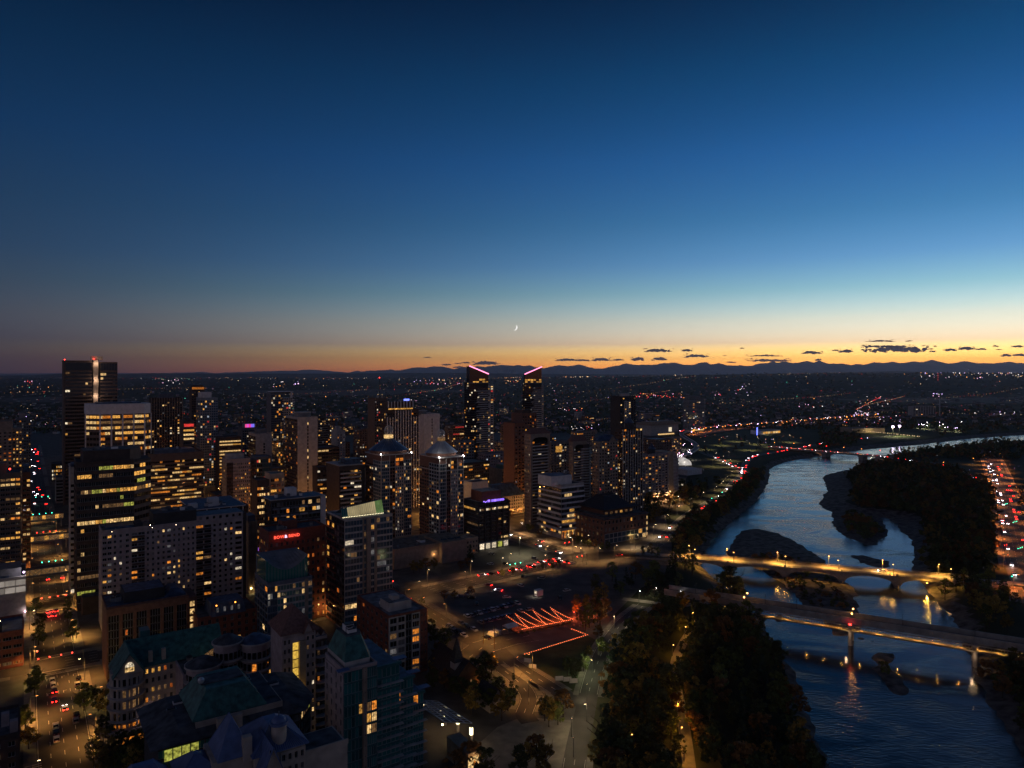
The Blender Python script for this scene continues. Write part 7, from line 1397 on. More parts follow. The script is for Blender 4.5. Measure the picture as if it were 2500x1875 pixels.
def scatter_mass(name, label, pxpoly, n, kinds, hr, lines=(), mind=4.0, zmin=-4.0, taken=None, seed=1):
    """more trees than one would count, joined into one mass"""
    poly = poly_px(pxpoly); xs_ = [p[0] for p in poly]; ys_ = [p[1] for p in poly]; taken = [] if taken is None else taken; k = 0; vs = []; mi = []; mats = []
    for _ in range(n * 30):
        if k >= n: break
        x, y = R.uniform(min(xs_), max(xs_)), R.uniform(min(ys_), max(ys_))
        if not in_poly(x, y, poly) or any((x - a) ** 2 + (y - c) ** 2 < mind * mind for a, c in taken) or not clear(x, y, lines): continue
        z = gz(x, y)
        if z < zmin: continue
        taken.append((x, y)); k += 1; kd = R.choice(kinds); cm = R.choice(TREES[kd])[0]; h = R.uniform(*hr); s = h / BASEH[kd.replace('_far', '')]
        co = np.empty(len(cm.vertices) * 3); cm.vertices.foreach_get('co', co); co = co.reshape(-1, 3); a = R.uniform(0, 6.28); ca, sa = math.cos(a), math.sin(a); sx = s * R.uniform(.85, 1.2)
        vs.append(np.stack([x + (co[:, 0] * ca - co[:, 1] * sa) * sx, y + (co[:, 0] * sa + co[:, 1] * ca) * sx, z - .05 + co[:, 2] * s], 1)); mt = cm.materials[0]
        if mt not in mats: mats.append(mt)
        mi += [mats.index(mt)] * (len(co) // 4)
    v = np.concatenate(vs); q = len(v) // 4; me = bpy.data.meshes.new(name); me.from_pydata(v.tolist(), [], np.arange(q * 4).reshape(q, 4).tolist())
    for mt in mats: me.materials.append(mt)
    me.polygons.foreach_set('material_index', mi); o = bpy.data.objects.new(name, me); COL.objects.link(o); o['kind'] = 'stuff'; tag(o, label, 'trees')
boul = [([(p.x, p.y) for p in BOUL], 6.5)]; pth = [([(p.x, p.y) for p in PATH], 2.6)]
rb = [([(q0 + dr * k + nr * j)[:2] for k in range(-92, 126, 4) for j in (-7, -3, 1, 5)], 4.5)]
tk = scatter([(1475, 1640), (1530, 1560), (1600, 1505), (1720, 1475), (1790, 1462), (1850, 1510), (1885, 1590), (1930, 1660), (1965, 1760), (2010, 1870), (2080, 2080), (1440, 2080), (1430, 1900), (1455, 1720)], 110, ['broad', 'broad', 'tall', 'broad', 'spruce'], (8, 14), 'dark tree in the dense wood between boulevard and river', 'trees of the riverside wood', boul + pth + rb, 3.6)
scatter_mass('riverside_wood', 'dense dark wood filling the near river bank', [(1475, 1640), (1530, 1560), (1600, 1505), (1720, 1475), (1790, 1462), (1850, 1510), (1885, 1590), (1930, 1660), (1965, 1760), (2010, 1870), (2080, 2080), (1440, 2080), (1430, 1900), (1455, 1720)], 130, ['broad', 'broad', 'tall', 'spruce_far'], (8, 14), boul + pth + rb, 3.4, taken=tk)
scatter_mass('bank_shrubs', 'low dark shrubs along the steep near river bank', [(1800, 1490), (1850, 1505), (1885, 1580), (1945, 1690), (2010, 1850), (2060, 1990), (1960, 1990), (1880, 1700), (1820, 1560)], 70, ['shrub'], (1.8, 3.4), rb, 2.0, zmin=-4.6)
scatter([(1380, 1490), (1470, 1440), (1500, 1480), (1470, 1540), (1420, 1545)], 16, ['broad', 'tall'], (7, 12), 'tree at the river end of the gravel parking lot', 'trees by the gravel parking lot', boul, 4)
scatter([(1475, 1420), (1560, 1400), (1660, 1410), (1690, 1440), (1600, 1470), (1540, 1475), (1490, 1450)], 24, ['broad', 'tall', 'spruce'], (7, 13), 'dark tree below the arch bridge approach', 'trees below the bridge approach', boul + [([tuple(P(x, y)[:2]) for x, y in ((1520, 1462), (1560, 1467), (1600, 1472), (1660, 1478))], 4)], 4)
for px, py, h in ((1648, 1398, 15), (1672, 1392, 17), (1690, 1405, 13), (1660, 1352, 14), (1688, 1340, 13), (1783, 1475, 21), (1765, 1478, 18), (1800, 1482, 17), (1570, 1362, 8), (1590, 1360, 9), (1605, 1365, 8)):
    p = P(px, py); tree('tall', p.x, p.y, h, 'tall tree at the south end of the arch bridge', 'tall trees at the bridge end', 'tree')
drv = [([tuple(p[:2]) for p in smooth_line([P(1560, 1350), P(1610, 1322), P(1680, 1260), P(1736, 1226), P(1771, 1207), P(1793, 1178), P(1815, 1155), P(1780, 1133), P(1742, 1115)])], 9)]
scatter_mass('south_bank_wood', 'band of trees along the far south bank above the arch bridge', [(1600, 1345), (1660, 1335), (1712, 1345), (1740, 1305), (1800, 1255), (1850, 1208), (1868, 1180), (1868, 1150), (1830, 1165), (1800, 1200), (1740, 1240), (1650, 1290)], 110, ['broad', 'tall', 'broad'], (8, 13), drv, 4.4)
scatter_mass('park_wood', 'dark park trees beyond the pagoda-roofed building', [(1590, 1290), (1640, 1262), (1720, 1215), (1760, 1190), (1690, 1180), (1640, 1200), (1580, 1225), (1570, 1260)], 70, ['broad', 'spruce', 'tall'], (8, 13), drv, 5)
scatter_mass('north_bank_wood', 'dark wood covering the north bank', [(1975, 1250), (2060, 1165), (2130, 1138), (2220, 1128), (2330, 1155), (2415, 1195), (2418, 1300), (2425, 1385), (2330, 1395), (2250, 1390), (2240, 1330), (2190, 1275), (2110, 1240), (2050, 1235)], 420, ['broad_far', 'tall_far', 'broad_far'], (8, 15), [], 6.5, -1.2)
scatter_mass('island_scrub', 'low scrub covering the river island', [(2035, 1262), (2090, 1250), (2140, 1262), (2165, 1290), (2150, 1312), (2110, 1325), (2060, 1302)], 60, ['broad_far', 'shrub'], (3, 6), [], 4)
scatter([(2290, 1450), (2360, 1420), (2440, 1420), (2490, 1500), (2480, 1560), (2400, 1570), (2345, 1530)], 26, ['broad', 'tall'], (8, 14), 'tree at the north end of the arch bridge', 'trees at the north bridge end', rb, 4)
scatter([(2385, 1625), (2480, 1600), (2560, 1680), (2600, 1960), (2540, 1900), (2470, 1790), (2400, 1680)], 30, ['broad', 'shrub'], (4, 9), 'bushy tree on the lower right river bank', 'trees of the lower right bank', rb, 3.5)
scatter_mass('avenue_wood', 'trees beyond the red-lit avenue', [(2440, 1190), (2600, 1190), (2640, 1500), (2570, 1500), (2520, 1350), (2490, 1260)], 40, ['broad_far'], (8, 12), [([(p.x, p.y) for p in HWY], 14)], 7)
isl = [p for p in ISLES[0]]
for n_, poly, hr_ in ((85, [(1800, 1362), (1850, 1340), (1930, 1345), (1975, 1362), (2010, 1390), (2060, 1440), (2080, 1480), (2070, 1510), (2010, 1490), (1950, 1440), (1890, 1395)], (1.6, 3.2)), (5, [(2133, 1600), (2172, 1600), (2172, 1616), (2140, 1625)], (2.5, 4.5))):
    scatter(poly, n_, ['shrub'], hr_, 'low bush on the gravel bar in midstream', 'bushes on the gravel bars', [], 3, 'shrub', zmin=-4.6)
# single trees along streets, lots and the plaza
def row(pts, kind, hr, label, group):
    for px, py in pts:
        p = P(px, py); tree(kind, p.x, p.y, R.uniform(*hr), label, group, 'tree', z=.02)
row([(88, 1500), (97, 1545), (94, 1575), (88, 1675), (84, 1700), (62, 1780), (40, 1800), (70, 1830), (30, 1840)], 'broad', (7, 10), 'leafy street tree on the left pavement of the avenue', 'street trees left of the avenue')
row([(165, 1490), (166, 1520), (178, 1568), (205, 1735), (222, 1725), (240, 1735), (262, 1745), (228, 1870), (255, 1890), (290, 1850), (300, 1880)], 'broad', (7, 10), 'leafy street tree on the right pavement of the avenue', 'street trees right of the avenue')
scatter([(250, 1800), (330, 1790), (420, 1830), (400, 1990), (230, 1990)], 22, ['broad', 'tall'], (8, 12), 'dark garden tree beside the green-roofed condo', 'garden trees at lower left', [], 4)
row([(1062, 1575), (1085, 1590), (1050, 1560), (1070, 1610), (1095, 1625), (1060, 1650), (1085, 1680), (1055, 1690), (1110, 1700), (1130, 1715)], 'broad', (7, 10), 'tree in the garden between brick block and church', 'garden trees around the church')
row([(1165, 1665), (1185, 1650), (1200, 1645), (1178, 1690), (1160, 1720), (1215, 1720), (1195, 1740), (1240, 1735), (1225, 1760), (1150, 1745)], 'broad', (8, 11), 'round tree between church and curved driveway', 'trees by the curved driveway')
row([(1253, 1700)], 'spruce', (9, 10), 'slim spruce at the bend of the driveway', 'spruce')
row([(1340, 1775), (1362, 1770), (1375, 1750), (1330, 1760), (1285, 1880), (1310, 1870), (1325, 1895), (1270, 1900), (1150, 1890), (1110, 1900), (1185, 1905)], 'broad', (8, 11), 'round dark tree on the plaza', 'plaza trees')
row([(1385, 1650), (1405, 1660), (1425, 1640), (1460, 1560), (1470, 1600), (1438, 1610)], 'broad', (6, 9), 'tree along the near kerb of the boulevard', 'trees by the boulevard')
row([(1085, 1468), (1110, 1462), (1150, 1455), (1226, 1410), (1252, 1405), (1325, 1392), (1362, 1386), (1348, 1390), (1030, 1478)], 'broad', (4, 6), 'small tree on the kerb between riverfront avenue and gravel lot', 'kerb trees of the gravel lot')
row([(1010, 1400), (1025, 1398), (1040, 1392), (1060, 1390), (1125, 1395), (1142, 1385)], 'broad', (6, 9), 'rusty tree in front of the low theatre', 'trees before the theatre'); row([(1148, 1375)], 'spruce', (12, 13), 'dark spruce beside the theatre', 'theatre spruce')
row([(1290, 1300), (1300, 1296), (1318, 1310), (1330, 1302), (1400, 1325), (1412, 1330), (1425, 1332), (1438, 1336), (1452, 1340), (1470, 1345), (1484, 1345)], 'broad', (5, 7), 'yellow-green street tree near the pagoda-roofed building', 'street trees of the diagonal street')
row([(1560, 1215), (1620, 1262), (1600, 1205), (1240, 1265), (1246, 1268), (1590, 1190), (1470, 1225), (1480, 1232)], 'broad', (5, 8), 'tree among the west end streets', 'trees of the west end streets')
scatter_mass('ramp_trees', 'small trees on the grass near the far ramps', [(1690, 1112), (1760, 1078), (1840, 1062), (1950, 1080), (1880, 1100), (1800, 1112)], 34, ['broad_far', 'spruce_far'], (5, 9), [], 10)
scatter_mass('upstream_wood', 'trees lining the far upstream bank', [(2150, 1112), (2230, 1100), (2330, 1090), (2450, 1078), (2450, 1100), (2330, 1118), (2200, 1120)], 60, ['broad_far'], (8, 14), [], 7)
# far woods and gardens, uncountable: low clumps joined into one mass
def mass(name, label, pts, hs, mat_choices, seed, quads=9):
    rr = np.random.RandomState(seed); vs = []; mi = []
    for (x, y, z), h in zip(pts, hs):
        p = rr.randn(quads, 3) * np.array([h * .32, h * .32, h * .2]) + np.array([x, y, z + h * .5]); e1 = rr.randn(quads, 3); e1 /= np.linalg.norm(e1, axis=1)[:, None]; e2 = np.cross(e1, rr.randn(quads, 3)); e2 /= np.linalg.norm(e2, axis=1)[:, None] + 1e-9; s = h * .34
        vs.append(np.stack([p - e1 * s, p - e2 * s * .7, p + e1 * s, p + e2 * s * .7], 1)); mi += [rr.randint(len(mat_choices))] * quads
    v = np.concatenate(vs).reshape(-1, 3); n = len(v) // 4; me = bpy.data.meshes.new(name); me.from_pydata(v.tolist(), [], np.arange(n * 4).reshape(n, 4).tolist())
    for k in mat_choices: me.materials.append(MATS[k])
    me.polygons.foreach_set('material_index', mi); o = bpy.data.objects.new(name, me); COL.objects.link(o); o['kind'] = 'stuff'; tag(o, label, 'trees')
rs = np.random.RandomState(12); pts = []; hs = []
wood = poly_px([(1990, 1235), (2060, 1165), (2130, 1138), (2330, 1150), (2415, 1195), (2425, 1385), (2330, 1400), (2250, 1392), (2240, 1330), (2190, 1275), (2110, 1240)])
while len(pts) < 700:
    x, y = rs.uniform(260, 720), rs.uniform(430, 1010)
    if in_poly(x, y, wood):
        z = gz(x, y)
        if z > -1: pts.append((x, y, z - 1)); hs.append(rs.uniform(5, 11))
mass('north_wood_undergrowth', 'dark undergrowth filling the north bank wood', pts, hs, ['leaf_dark', 'leaf_green', 'leaf_rust'], 3, 22)
d = 216625.0 / rs.uniform(14, 205, 12000); px = rs.uniform(-250, 2750, len(d)); x = (px - CX) / F * d; y = d; zz = height(x, y); keep = (zz > -.5); keep &= ~((y < 1500) & (px < 1640)); sr = np.where(y < 1750, sdist(x, y, RIVER), 1e3); keep &= sr > 8
keep &= ~((px > 1640) & (px < 2000) & (y > 850) & (y < 1620)); keep &= ~((px > 2095) & (px < 2290) & (y > 1280) & (y < 1620)); keep &= ~((px > 2425) & (px < 2640) & (y < 900))
fw = np.array([(p.x, p.y) for p in FREEWAY]); dd_ = np.min((x[:, None] - fw[None, :, 0]) ** 2 + (y[:, None] - fw[None, :, 1]) ** 2, 1); keep &= dd_ > 22 ** 2
x, y, zz = x[keep], y[keep], zz[keep]; hs = rs.uniform(6, 12, len(x)) * np.clip(y / 3500, 1, 2.2)
mass('distant_woods', 'dark mass of far suburban trees out to the hills', list(zip(x, y, zz - 1)), hs, ['leaf_dark', 'leaf_green', 'leaf_rust', 'leaf_dark'], 5, 7)
# far houses, too many and small to count
hm = MB(); d = 216625.0 / rs.uniform(16, 150, 2600)
for dk in d:
    pxk = rs.uniform(-150, 2650); xk = (pxk - CX) / F * dk
    if (dk < 1500 and pxk < 1700) or (dk < 1750 and pxk > 1600): continue
    zk = gz(xk, dk) if dk > 2000 else 0.0; wk, hk = rs.uniform(8, 16), rs.uniform(4, 7); mt = ['grey', 'pale', 'tan', 'mauve'][rs.randint(4)]; x0, x1, y0, y1 = xk - wk / 2, xk + wk / 2, dk - 5, dk + 5
    hm.box(x0, x1, y0, y1, zk - 2, zk + hk, mt); hm.face([(x0, y0, zk + hk), (x1, y0, zk + hk), (x1, dk, zk + hk + 3), (x0, dk, zk + hk + 3)], 'roofdark'); hm.face([(x1, y1, zk + hk), (x0, y1, zk + hk), (x0, dk, zk + hk + 3), (x1, dk, zk + hk + 3)], 'roofdark')
o = hm.build('distant_houses', kind='stuff'); tag(o, 'far houses scattered through the dark suburbs', 'houses')
# ================================================================== vehicles
surf('car_white', (.62, .62, .63), rough=.3, spec=.6, var=.05); surf('car_silver', (.30, .31, .33), rough=.3, spec=.6, var=.05); surf('car_black', (.012, .012, .014), rough=.25, spec=.6, var=.05); surf('car_red', (.22, .02, .02), rough=.3, spec=.6, var=.05); surf('car_blue', (.03, .06, .16), rough=.3, spec=.6, var=.05); surf('tyre', (.012, .012, .012), rough=.9); surf('lamp_off', (.25, .05, .05), rough=.3, var=.05); surf('lampw_off', (.4, .4, .42), rough=.3, var=.05)
CARM = {}
def car_meshes(colm, van=False):
    if (colm, van) in CARM: return CARM[(colm, van)]
    L_, hw = (2.35, .92) if not van else (2.6, 1.0); hb = .88 if not van else 1.0
    prof = [(-L_, .32), (L_, .32), (L_ + .03, .62), (L_ - .18, .80), (L_ - 1.2, hb), (-L_ + .3, hb + .03), (-L_, .78)]
    m = MB(); n = len(prof); k = colm
    for s_ in (1, -1):
        f = [(x, s_ * hw, z) for x, z in prof]; m.face(f if s_ < 0 else f[::-1], k)
    for i in range(n):
        (xa, za), (xb, zb) = prof[i], prof[(i + 1) % n]; m.face([(xa, hw, za), (xb, hw, zb), (xb, -hw, zb), (xa, -hw, za)][::-1], k)
    for x in (-L_ + .35 if not van else 0, L_ - 1.6): pass
    top = [(-L_ + .75, -.72), (L_ - 1.9, -.72), (L_ - 1.9, .72), (-L_ + .75, .72)] if not van else [(-L_ + .1, -.86), (L_ - 1.2, -.86), (L_ - 1.2, .86), (-L_ + .1, .86)]
    ht = 1.45 if not van else 2.1
    m.prism(top, ht, ht + .05, k); body = m.mesh('body')
    m = MB(); base = [(-L_ + .25, -.84), (L_ - 1.15, -.84), (L_ - 1.15, .84), (-L_ + .25, .84)] if not van else [(-L_ + .05, -.95), (L_ - .6, -.95), (L_ - .6, .95), (-L_ + .05, .95)]
    m.frustum(base, hb + .01, top, ht, 'gblack' if not van else colm); cabin = m.mesh('cabin')
    m = MB(); seg = 10; r_ = .34
    for i in range(seg):
        a0, a1 = 2 * math.pi * i / seg, 2 * math.pi * (i + 1) / seg; m.face([(r_ * math.cos(a0), -.12, r_ * math.sin(a0)), (r_ * math.cos(a1), -.12, r_ * math.sin(a1)), (r_ * math.cos(a1), .12, r_ * math.sin(a1)), (r_ * math.cos(a0), .12, r_ * math.sin(a0))], 'tyre'); m.face([(0, .125, 0), (r_ * math.cos(a0), .12, r_ * math.sin(a0)), (r_ * math.cos(a1), .12, r_ * math.sin(a1))], 'steel'); m.face([(0, -.125, 0), (r_ * math.cos(a1), -.12, r_ * math.sin(a1)), (r_ * math.cos(a0), -.12, r_ * math.sin(a0))], 'steel')
    wheel = m.mesh('wheel'); CARM[(colm, van)] = (body, cabin, wheel, L_); return CARM[(colm, van)]
LM = {}
def light_mesh(mat):
    if mat not in LM: m = MB(); m.box(-.06, .06, -.24, .24, -.12, .12, mat); LM[mat] = m.mesh('vehicle_light')
    return LM[mat]
FARCAR = {}
def far_car(colm, front, rear):
    if (colm, front, rear) not in FARCAR:
        m = MB(); m.prism([(-2.2, -.9), (2.2, -.9), (2.2, .9), (-2.2, .9)], .3, .85, colm); m.frustum([(-2, -.82), (1.2, -.82), (1.2, .82), (-2, .82)], .86, [(-1.5, -.7), (.5, -.7), (.5, .7), (-1.5, .7)], 1.42, 'gblack'); m.prism([(-1.5, -.7), (.5, -.7), (.5, .7), (-1.5, .7)], 1.42, 1.47, colm)
        for s_ in (-1, 1):
            m.box(2.2, 2.3, s_ * .6 - .18, s_ * .6 + .18, .5, .75, front); m.box(-2.32, -2.2, s_ * .6 - .27, s_ * .6 + .27, .55, .95, rear)
            for xx in (-1.4, 1.4): m.box(xx - .32, xx + .32, s_ * .93 - .05, s_ * .93 + .05, .02, .62, 'tyre')
        FARCAR[(colm, front, rear)] = m.mesh('car')
    return FARCAR[(colm, front, rear)]
CNAME = {'car_white': 'white', 'car_silver': 'silver', 'car_black': 'black', 'car_red': 'red', 'car_blue': 'dark blue'}
def car(p, ang, colm, state, label, group, detail=True, van=False, z=.14):
    """state: off, brake, run (all lights on)"""
    f, r_ = {'off': ('lampw_off', 'lamp_off'), 'brake': ('lampw_off', 'l_tail'), 'run': ('l_head', 'l_tail'), 'front': ('l_head', 'lamp_off')}[state]
    nm = 'van' if van else 'car'
    label = label.replace('%c', CNAME[colm]); group = group + (', ' + CNAME[colm] if '%' not in group else '')
    if not detail:
        o = link(nm, far_car(colm, f, r_), None, (p.x, p.y, z - .02), ang); return tag(o, label, 'car', group)
    body, cab, wh, L_ = car_meshes(colm, van); T = thing(nm, label, 'van' if van else 'car', (p.x, p.y, z), ang, group)
    link('body', body, T); link('cabin', cab, T)
    for x in (-L_ + .85, L_ - .9):
        for s_ in (-1, 1): link('wheel', wh, T, (x, s_ * .86, .34))
    for s_ in (-1, 1): link('headlight', light_mesh(f), T, (L_ + .0, s_ * .62, .66)); link('taillight', light_mesh(r_), T, (-L_ - .02, s_ * .62, .82))
    if state in ('brake', 'run'): lamp_light(T, (-L_ - .5, 0, .8), 22 if state == 'run' else 30, (1, .03, .02), spot=False, rad=.3, name='tail_glow')
    if state in ('run', 'front'):
        l = lamp_light(T, (L_ + .3, 0, .75), 500, (1, .92, .85), rad=.2, size=70, name='headlight_beam'); l.rotation_euler = (0, math.radians(-80), 0)
    return T
angA = math.atan2(AV.y, AV.x); angB = math.atan2(BV.y, BV.x); COLS = ['car_white', 'car_silver', 'car_black', 'car_white', 'car_blue', 'car_black', 'car_red']
g_ = 'cars on the avenue'
for px, py, c_, st, lb in ((128, 1664, 'car_white', 'off', 'white car parked at the head of the left kerb row on the avenue'), (130, 1676, 'car_white', 'off', 'white car parked second in the left kerb row on the avenue'), (133, 1691, 'car_black', 'brake', 'black car with dim brake light third in the left kerb row'), (132, 1714, 'car_black', 'brake', 'black car with bright red brake lights on the avenue'), (159, 1733, 'car_silver', 'run', 'silver car with lit tail lights driving near the lane line'), (189, 1674, 'car_silver', 'off', 'silver car parked behind a dark one at the right kerb'), (192, 1660, 'car_black', 'off', 'black car parked at the right kerb by the junction'), (187, 1749, 'car_black', 'off', 'black car parked at the right kerb beyond the lit tree'), (185, 1763, 'car_silver', 'off', 'silver car parked at the right kerb, nearest of two'), (136, 1776, 'car_white', 'off', 'white car parked on the left near the crossing'), (137, 1793, 'car_black', 'off', 'black car between two white ones on the left'), (138, 1809, 'car_white', 'off', 'white car parked nearest the bottom edge on the avenue')):
    car(P(px, py), angA, c_, st, lb, lb)
for k, (px, py) in enumerate(((117, 1497), (125, 1495), (137, 1494), (121, 1506), (133, 1505), (117, 1416), (152, 1412))): car(P(px, py), angA, COLS[k], 'brake', '%c car stopped with red tail lights at the dark skybridge junction', 'cars stopped on the avenue', detail=k < 5)
for k in range(26):
    t_ = R.uniform(420, 1150); off = R.uniform(-6, 6); p = on_ave(t_) + BV * off; car(p, angA if off > 0 else angA + math.pi, R.choice(COLS), 'run', '%c car with lights far up the avenue', 'distant cars up the avenue', detail=False)
# gravel lot
lotg = 'cars in the long double row of the gravel lot'
a, c = P(1140, 1507), P(1262, 1475)
for k in range(13): p = a + (c - a) * (k / 12); car(p + Vector((R.uniform(-.3, .3), R.uniform(-.5, .5), 0)), angA + R.choice((0, math.pi)) + R.uniform(-.05, .05), COLS[k % 6], 'off', '%c car parked in the long row across the gravel lot', lotg)
a, c = P(1174, 1522), P(1243, 1505)
for k in range(8): p = a + (c - a) * (k / 7); car(p, angA + R.uniform(-.05, .05), COLS[(k * 3 + 1) % 6], 'off', '%c car parked in the second row of the gravel lot', 'cars in the second row of the gravel lot')
for k, (px, py) in enumerate(((1271, 1494), (1294, 1491), (1164, 1477), (1237, 1461), (1124, 1458), (1276, 1410), (1271, 1432), (1321, 1414), (1368, 1463), (1384, 1444), (1305, 1365), (1233, 1379), (1197, 1379), (1200, 1354), (1150, 1462), (1140, 1452))): car(P(px, py), R.uniform(0, 6.28), COLS[k % 6], 'off', '%c car standing alone in a parking lot', 'cars scattered in the parking lots', detail=k < 10)
car(P(1217, 1444), angA + .5, 'car_white', 'run', 'white car with headlights on crossing the gravel lot', 'moving car of the lot'); car(P(1192, 1431), angA + .4, 'car_red', 'brake', 'red car braking at the lot entrance', 'braking car of the lot')
for k, (px, py) in enumerate(((1097, 1531), (1104, 1536), (1120, 1545), (1133, 1554), (1127, 1524), (1140, 1532), (1158, 1540))): car(P(px, py), angA + math.pi, COLS[k % 6], 'off', '%c car parked along the side street', 'cars parked along the side street')
for k, (px, py) in enumerate(((1201, 1553), (1212, 1549))): car(P(px, py), angA + .2, ('car_white', 'car_silver')[k], 'off', ('white van parked by the corner utility pole', 'silver van parked beside the white van')[k], 'van %d' % k, van=True)
car(P(1188, 1560), angA + .2, 'car_black', 'off', 'black car parked beside the white van', 'black car by the van')
# queue on the riverfront avenue
for k, (px, py) in enumerate(((1176, 1407), (1199, 1404), (1224, 1400), (1251, 1395), (1269, 1391), (1280, 1393), (1294, 1385), (1312, 1380), (1303, 1387), (1321, 1375), (1339, 1371), (1348, 1380), (1359, 1367), (1384, 1374), (1396, 1377), (1364, 1373))): car(P(px, py), angB, COLS[(k * 2) % 7], 'run' if k % 3 == 0 else 'brake', '%c car queuing with red tail lights on the riverfront avenue', 'cars queuing on the riverfront avenue', detail=True)
for k in range(15): t_ = R.uniform(14, 330); s_ = R.choice((-4.6, -1.6, 1.8, 4.8)); car(XR + AV * t_ + BV * s_, angA + math.pi * (s_ < 0), R.choice(COLS), 'run', '%c car with lights on the diagonal street', 'cars on the diagonal street', detail=t_ < 60)
car(P(1510, 1358), angB + math.pi * .95, 'car_red', 'brake', 'red car leaving the crossing towards the bridge', 'car by the bridge approach'); car(on_bridge(bx_(2160), 8.5), angb + math.pi, 'car_white', 'run', 'white car with headlights alone on the arch bridge', 'car on the arch bridge', z=2.02)
# red-lit avenue on the north side
hl = along(HWY[6:], 13)
for k, (p, d) in enumerate(hl):
    for off, ang in ((-7, 0), (-3.5, 0), (3.5, math.pi), (7, math.pi)):
        if R.random() < .22 and 380 < p.y < 1000: n = Vector((-d.y, d.x, 0)); car(p + n * off, math.atan2(d.y, d.x) + ang, R.choice(COLS), 'run', '%c car with lights on the red-lit avenue', 'cars on the red-lit avenue', detail=p.y < 470)
# far traffic, single meshes
def traffic(pts, step, prob, w_, label, group, z=.12, state='run'):
    for p, d in along(pts, step):
        for off, ang in ((-w_, 0), (w_, math.pi)):
            if R.random() < prob: n = Vector((-d.y, d.x, 0)); car(p + n * off + d * R.uniform(-4, 4), math.atan2(d.y, d.x) + ang, R.choice(COLS), state, label, group, detail=False, z=z if not callable(z) else z(p))
traffic(smooth_line([P(1610, 1322), P(1680, 1260), P(1736, 1226), P(1771, 1207), P(1793, 1178), P(1815, 1155), P(1780, 1133), P(1742, 1115)]), 16, .3, 2.6, '%c car on the drive along the south bank', 'cars on the riverside drive')
traffic(smooth_line([P(1815, 1155), P(1818, 1138), P(1828, 1122), P(1850, 1112), P(1890, 1105), P(1960, 1092), P(2050, 1076), P(2130, 1069)]), 13, .42, 2, '%c car on the ramp curling round the river bend', 'cars on the curling ramp')
traffic([on_far(0), on_far(FL)] if False else [on_far(0), on_far((f1 - f0).length)], 9, .35, 3, '%c car on the far girder bridge', 'cars on the girder bridge', z=3.02)
traffic(smooth_line([P(2520, 1215), P(2440, 1192), P(2360, 1160), P(2290, 1134), P(2200, 1122), P(2136, 1113)]), 14, .33, 2.6, '%c car on the north bank road', 'cars on the north bank road')
traffic(FREEWAY[:42], 16, .3, 2.6, '%c car on the far viaduct', 'cars on the viaduct', z=7.05)
# ================================================================== street lamps, signals
POLEM = {}
def lamp(p, h, lm, col, pw, label, group, arm=1.8, ang=0.0, rad=.26, base=0.0, name='street_lamp', spot=True, light=True, globe=False):
    key = (h, lm, arm, rad, globe); pw = pw * 2.6
    if key not in POLEM:
        m = MB(); m.cyl(0, 0, .14, 0, h, 'pole', n=7, r2=.08); a_ = m.mesh('pole'); m = MB(); m.beam((0, 0, h - .1), (arm, 0, h + .15), .1, 'pole'); b_ = m.mesh('arm'); m = MB()
        if globe: m.ball((arm, 0, h + .05), rad, lm, 8, rad * .7)
        else: m.box(arm - .45, arm + .45, -.2, .2, h + .0, h + .18, 'pole'); m.box(arm - .38, arm + .38, -.16, .16, h - .06, h - .01, lm)
        POLEM[key] = (a_, b_, m.mesh('lamp_head'))
    T = thing(name, label, 'street lamp', (p.x, p.y, base), ang, group); a_, b_, c_ = POLEM[key]
    link('pole', a_, T); link('arm', b_, T); link('lamp_head', c_, T)
    if light: lamp_light(T, (arm, 0, h - .35), pw, col, spot=spot, rad=.3, size=156 if globe else 132)
    return T
# avenue
for k, t_ in enumerate((-60, -35, -8, 22, 48, 78, 104, 132, 160, 190, 225, 260, 300, 350, 410, 480, 560)):
    s_ = 9.2 if k % 2 else -9.2; lamp(on_ave(t_) + BV * s_, 9.0, 'l_sodium' if k % 3 else 'l_warm', (1, .44, .10), 4200, 'street lamp on the pavement of the avenue', 'street lamps of the avenue', ang=GR + (math.pi if s_ > 0 else 0), base=.18, light=t_ < 420)
for t_ in cross_t[:5]:
    for s_ in (-48, 42): lamp(on_ave(t_) + BV * s_ + AV * 6.5, 8.5, 'l_warm', (1, .46, .12), 2600, 'street lamp along a cross street off the avenue', 'street lamps of the cross streets', ang=GR - math.pi / 2, base=.18)
for px, py in ((80, 1500), (186, 1562), (196, 1728), (78, 1668), (240, 1716), (20, 1835)): lamp(P(px, py), 6.0, 'l_sodium', (1, .62, .14), 700, 'low lamp shining into a street tree by the avenue', 'low lamps by the avenue trees', ang=R.uniform(0, 6), base=.1, spot=False, arm=1.0)
for px, py in ((1720, 1098), (1760, 1088), (1800, 1078), (1850, 1085), (1890, 1092), (1930, 1080), (1780, 1125), (1740, 1140), (1830, 1100)): lamp(P(px, py), 14, 'l_warm', (1, .72, .36), 6500, 'tall lamp on the grass among the far ramps', 'tall lamps among the far ramps', ang=R.uniform(0, 6))
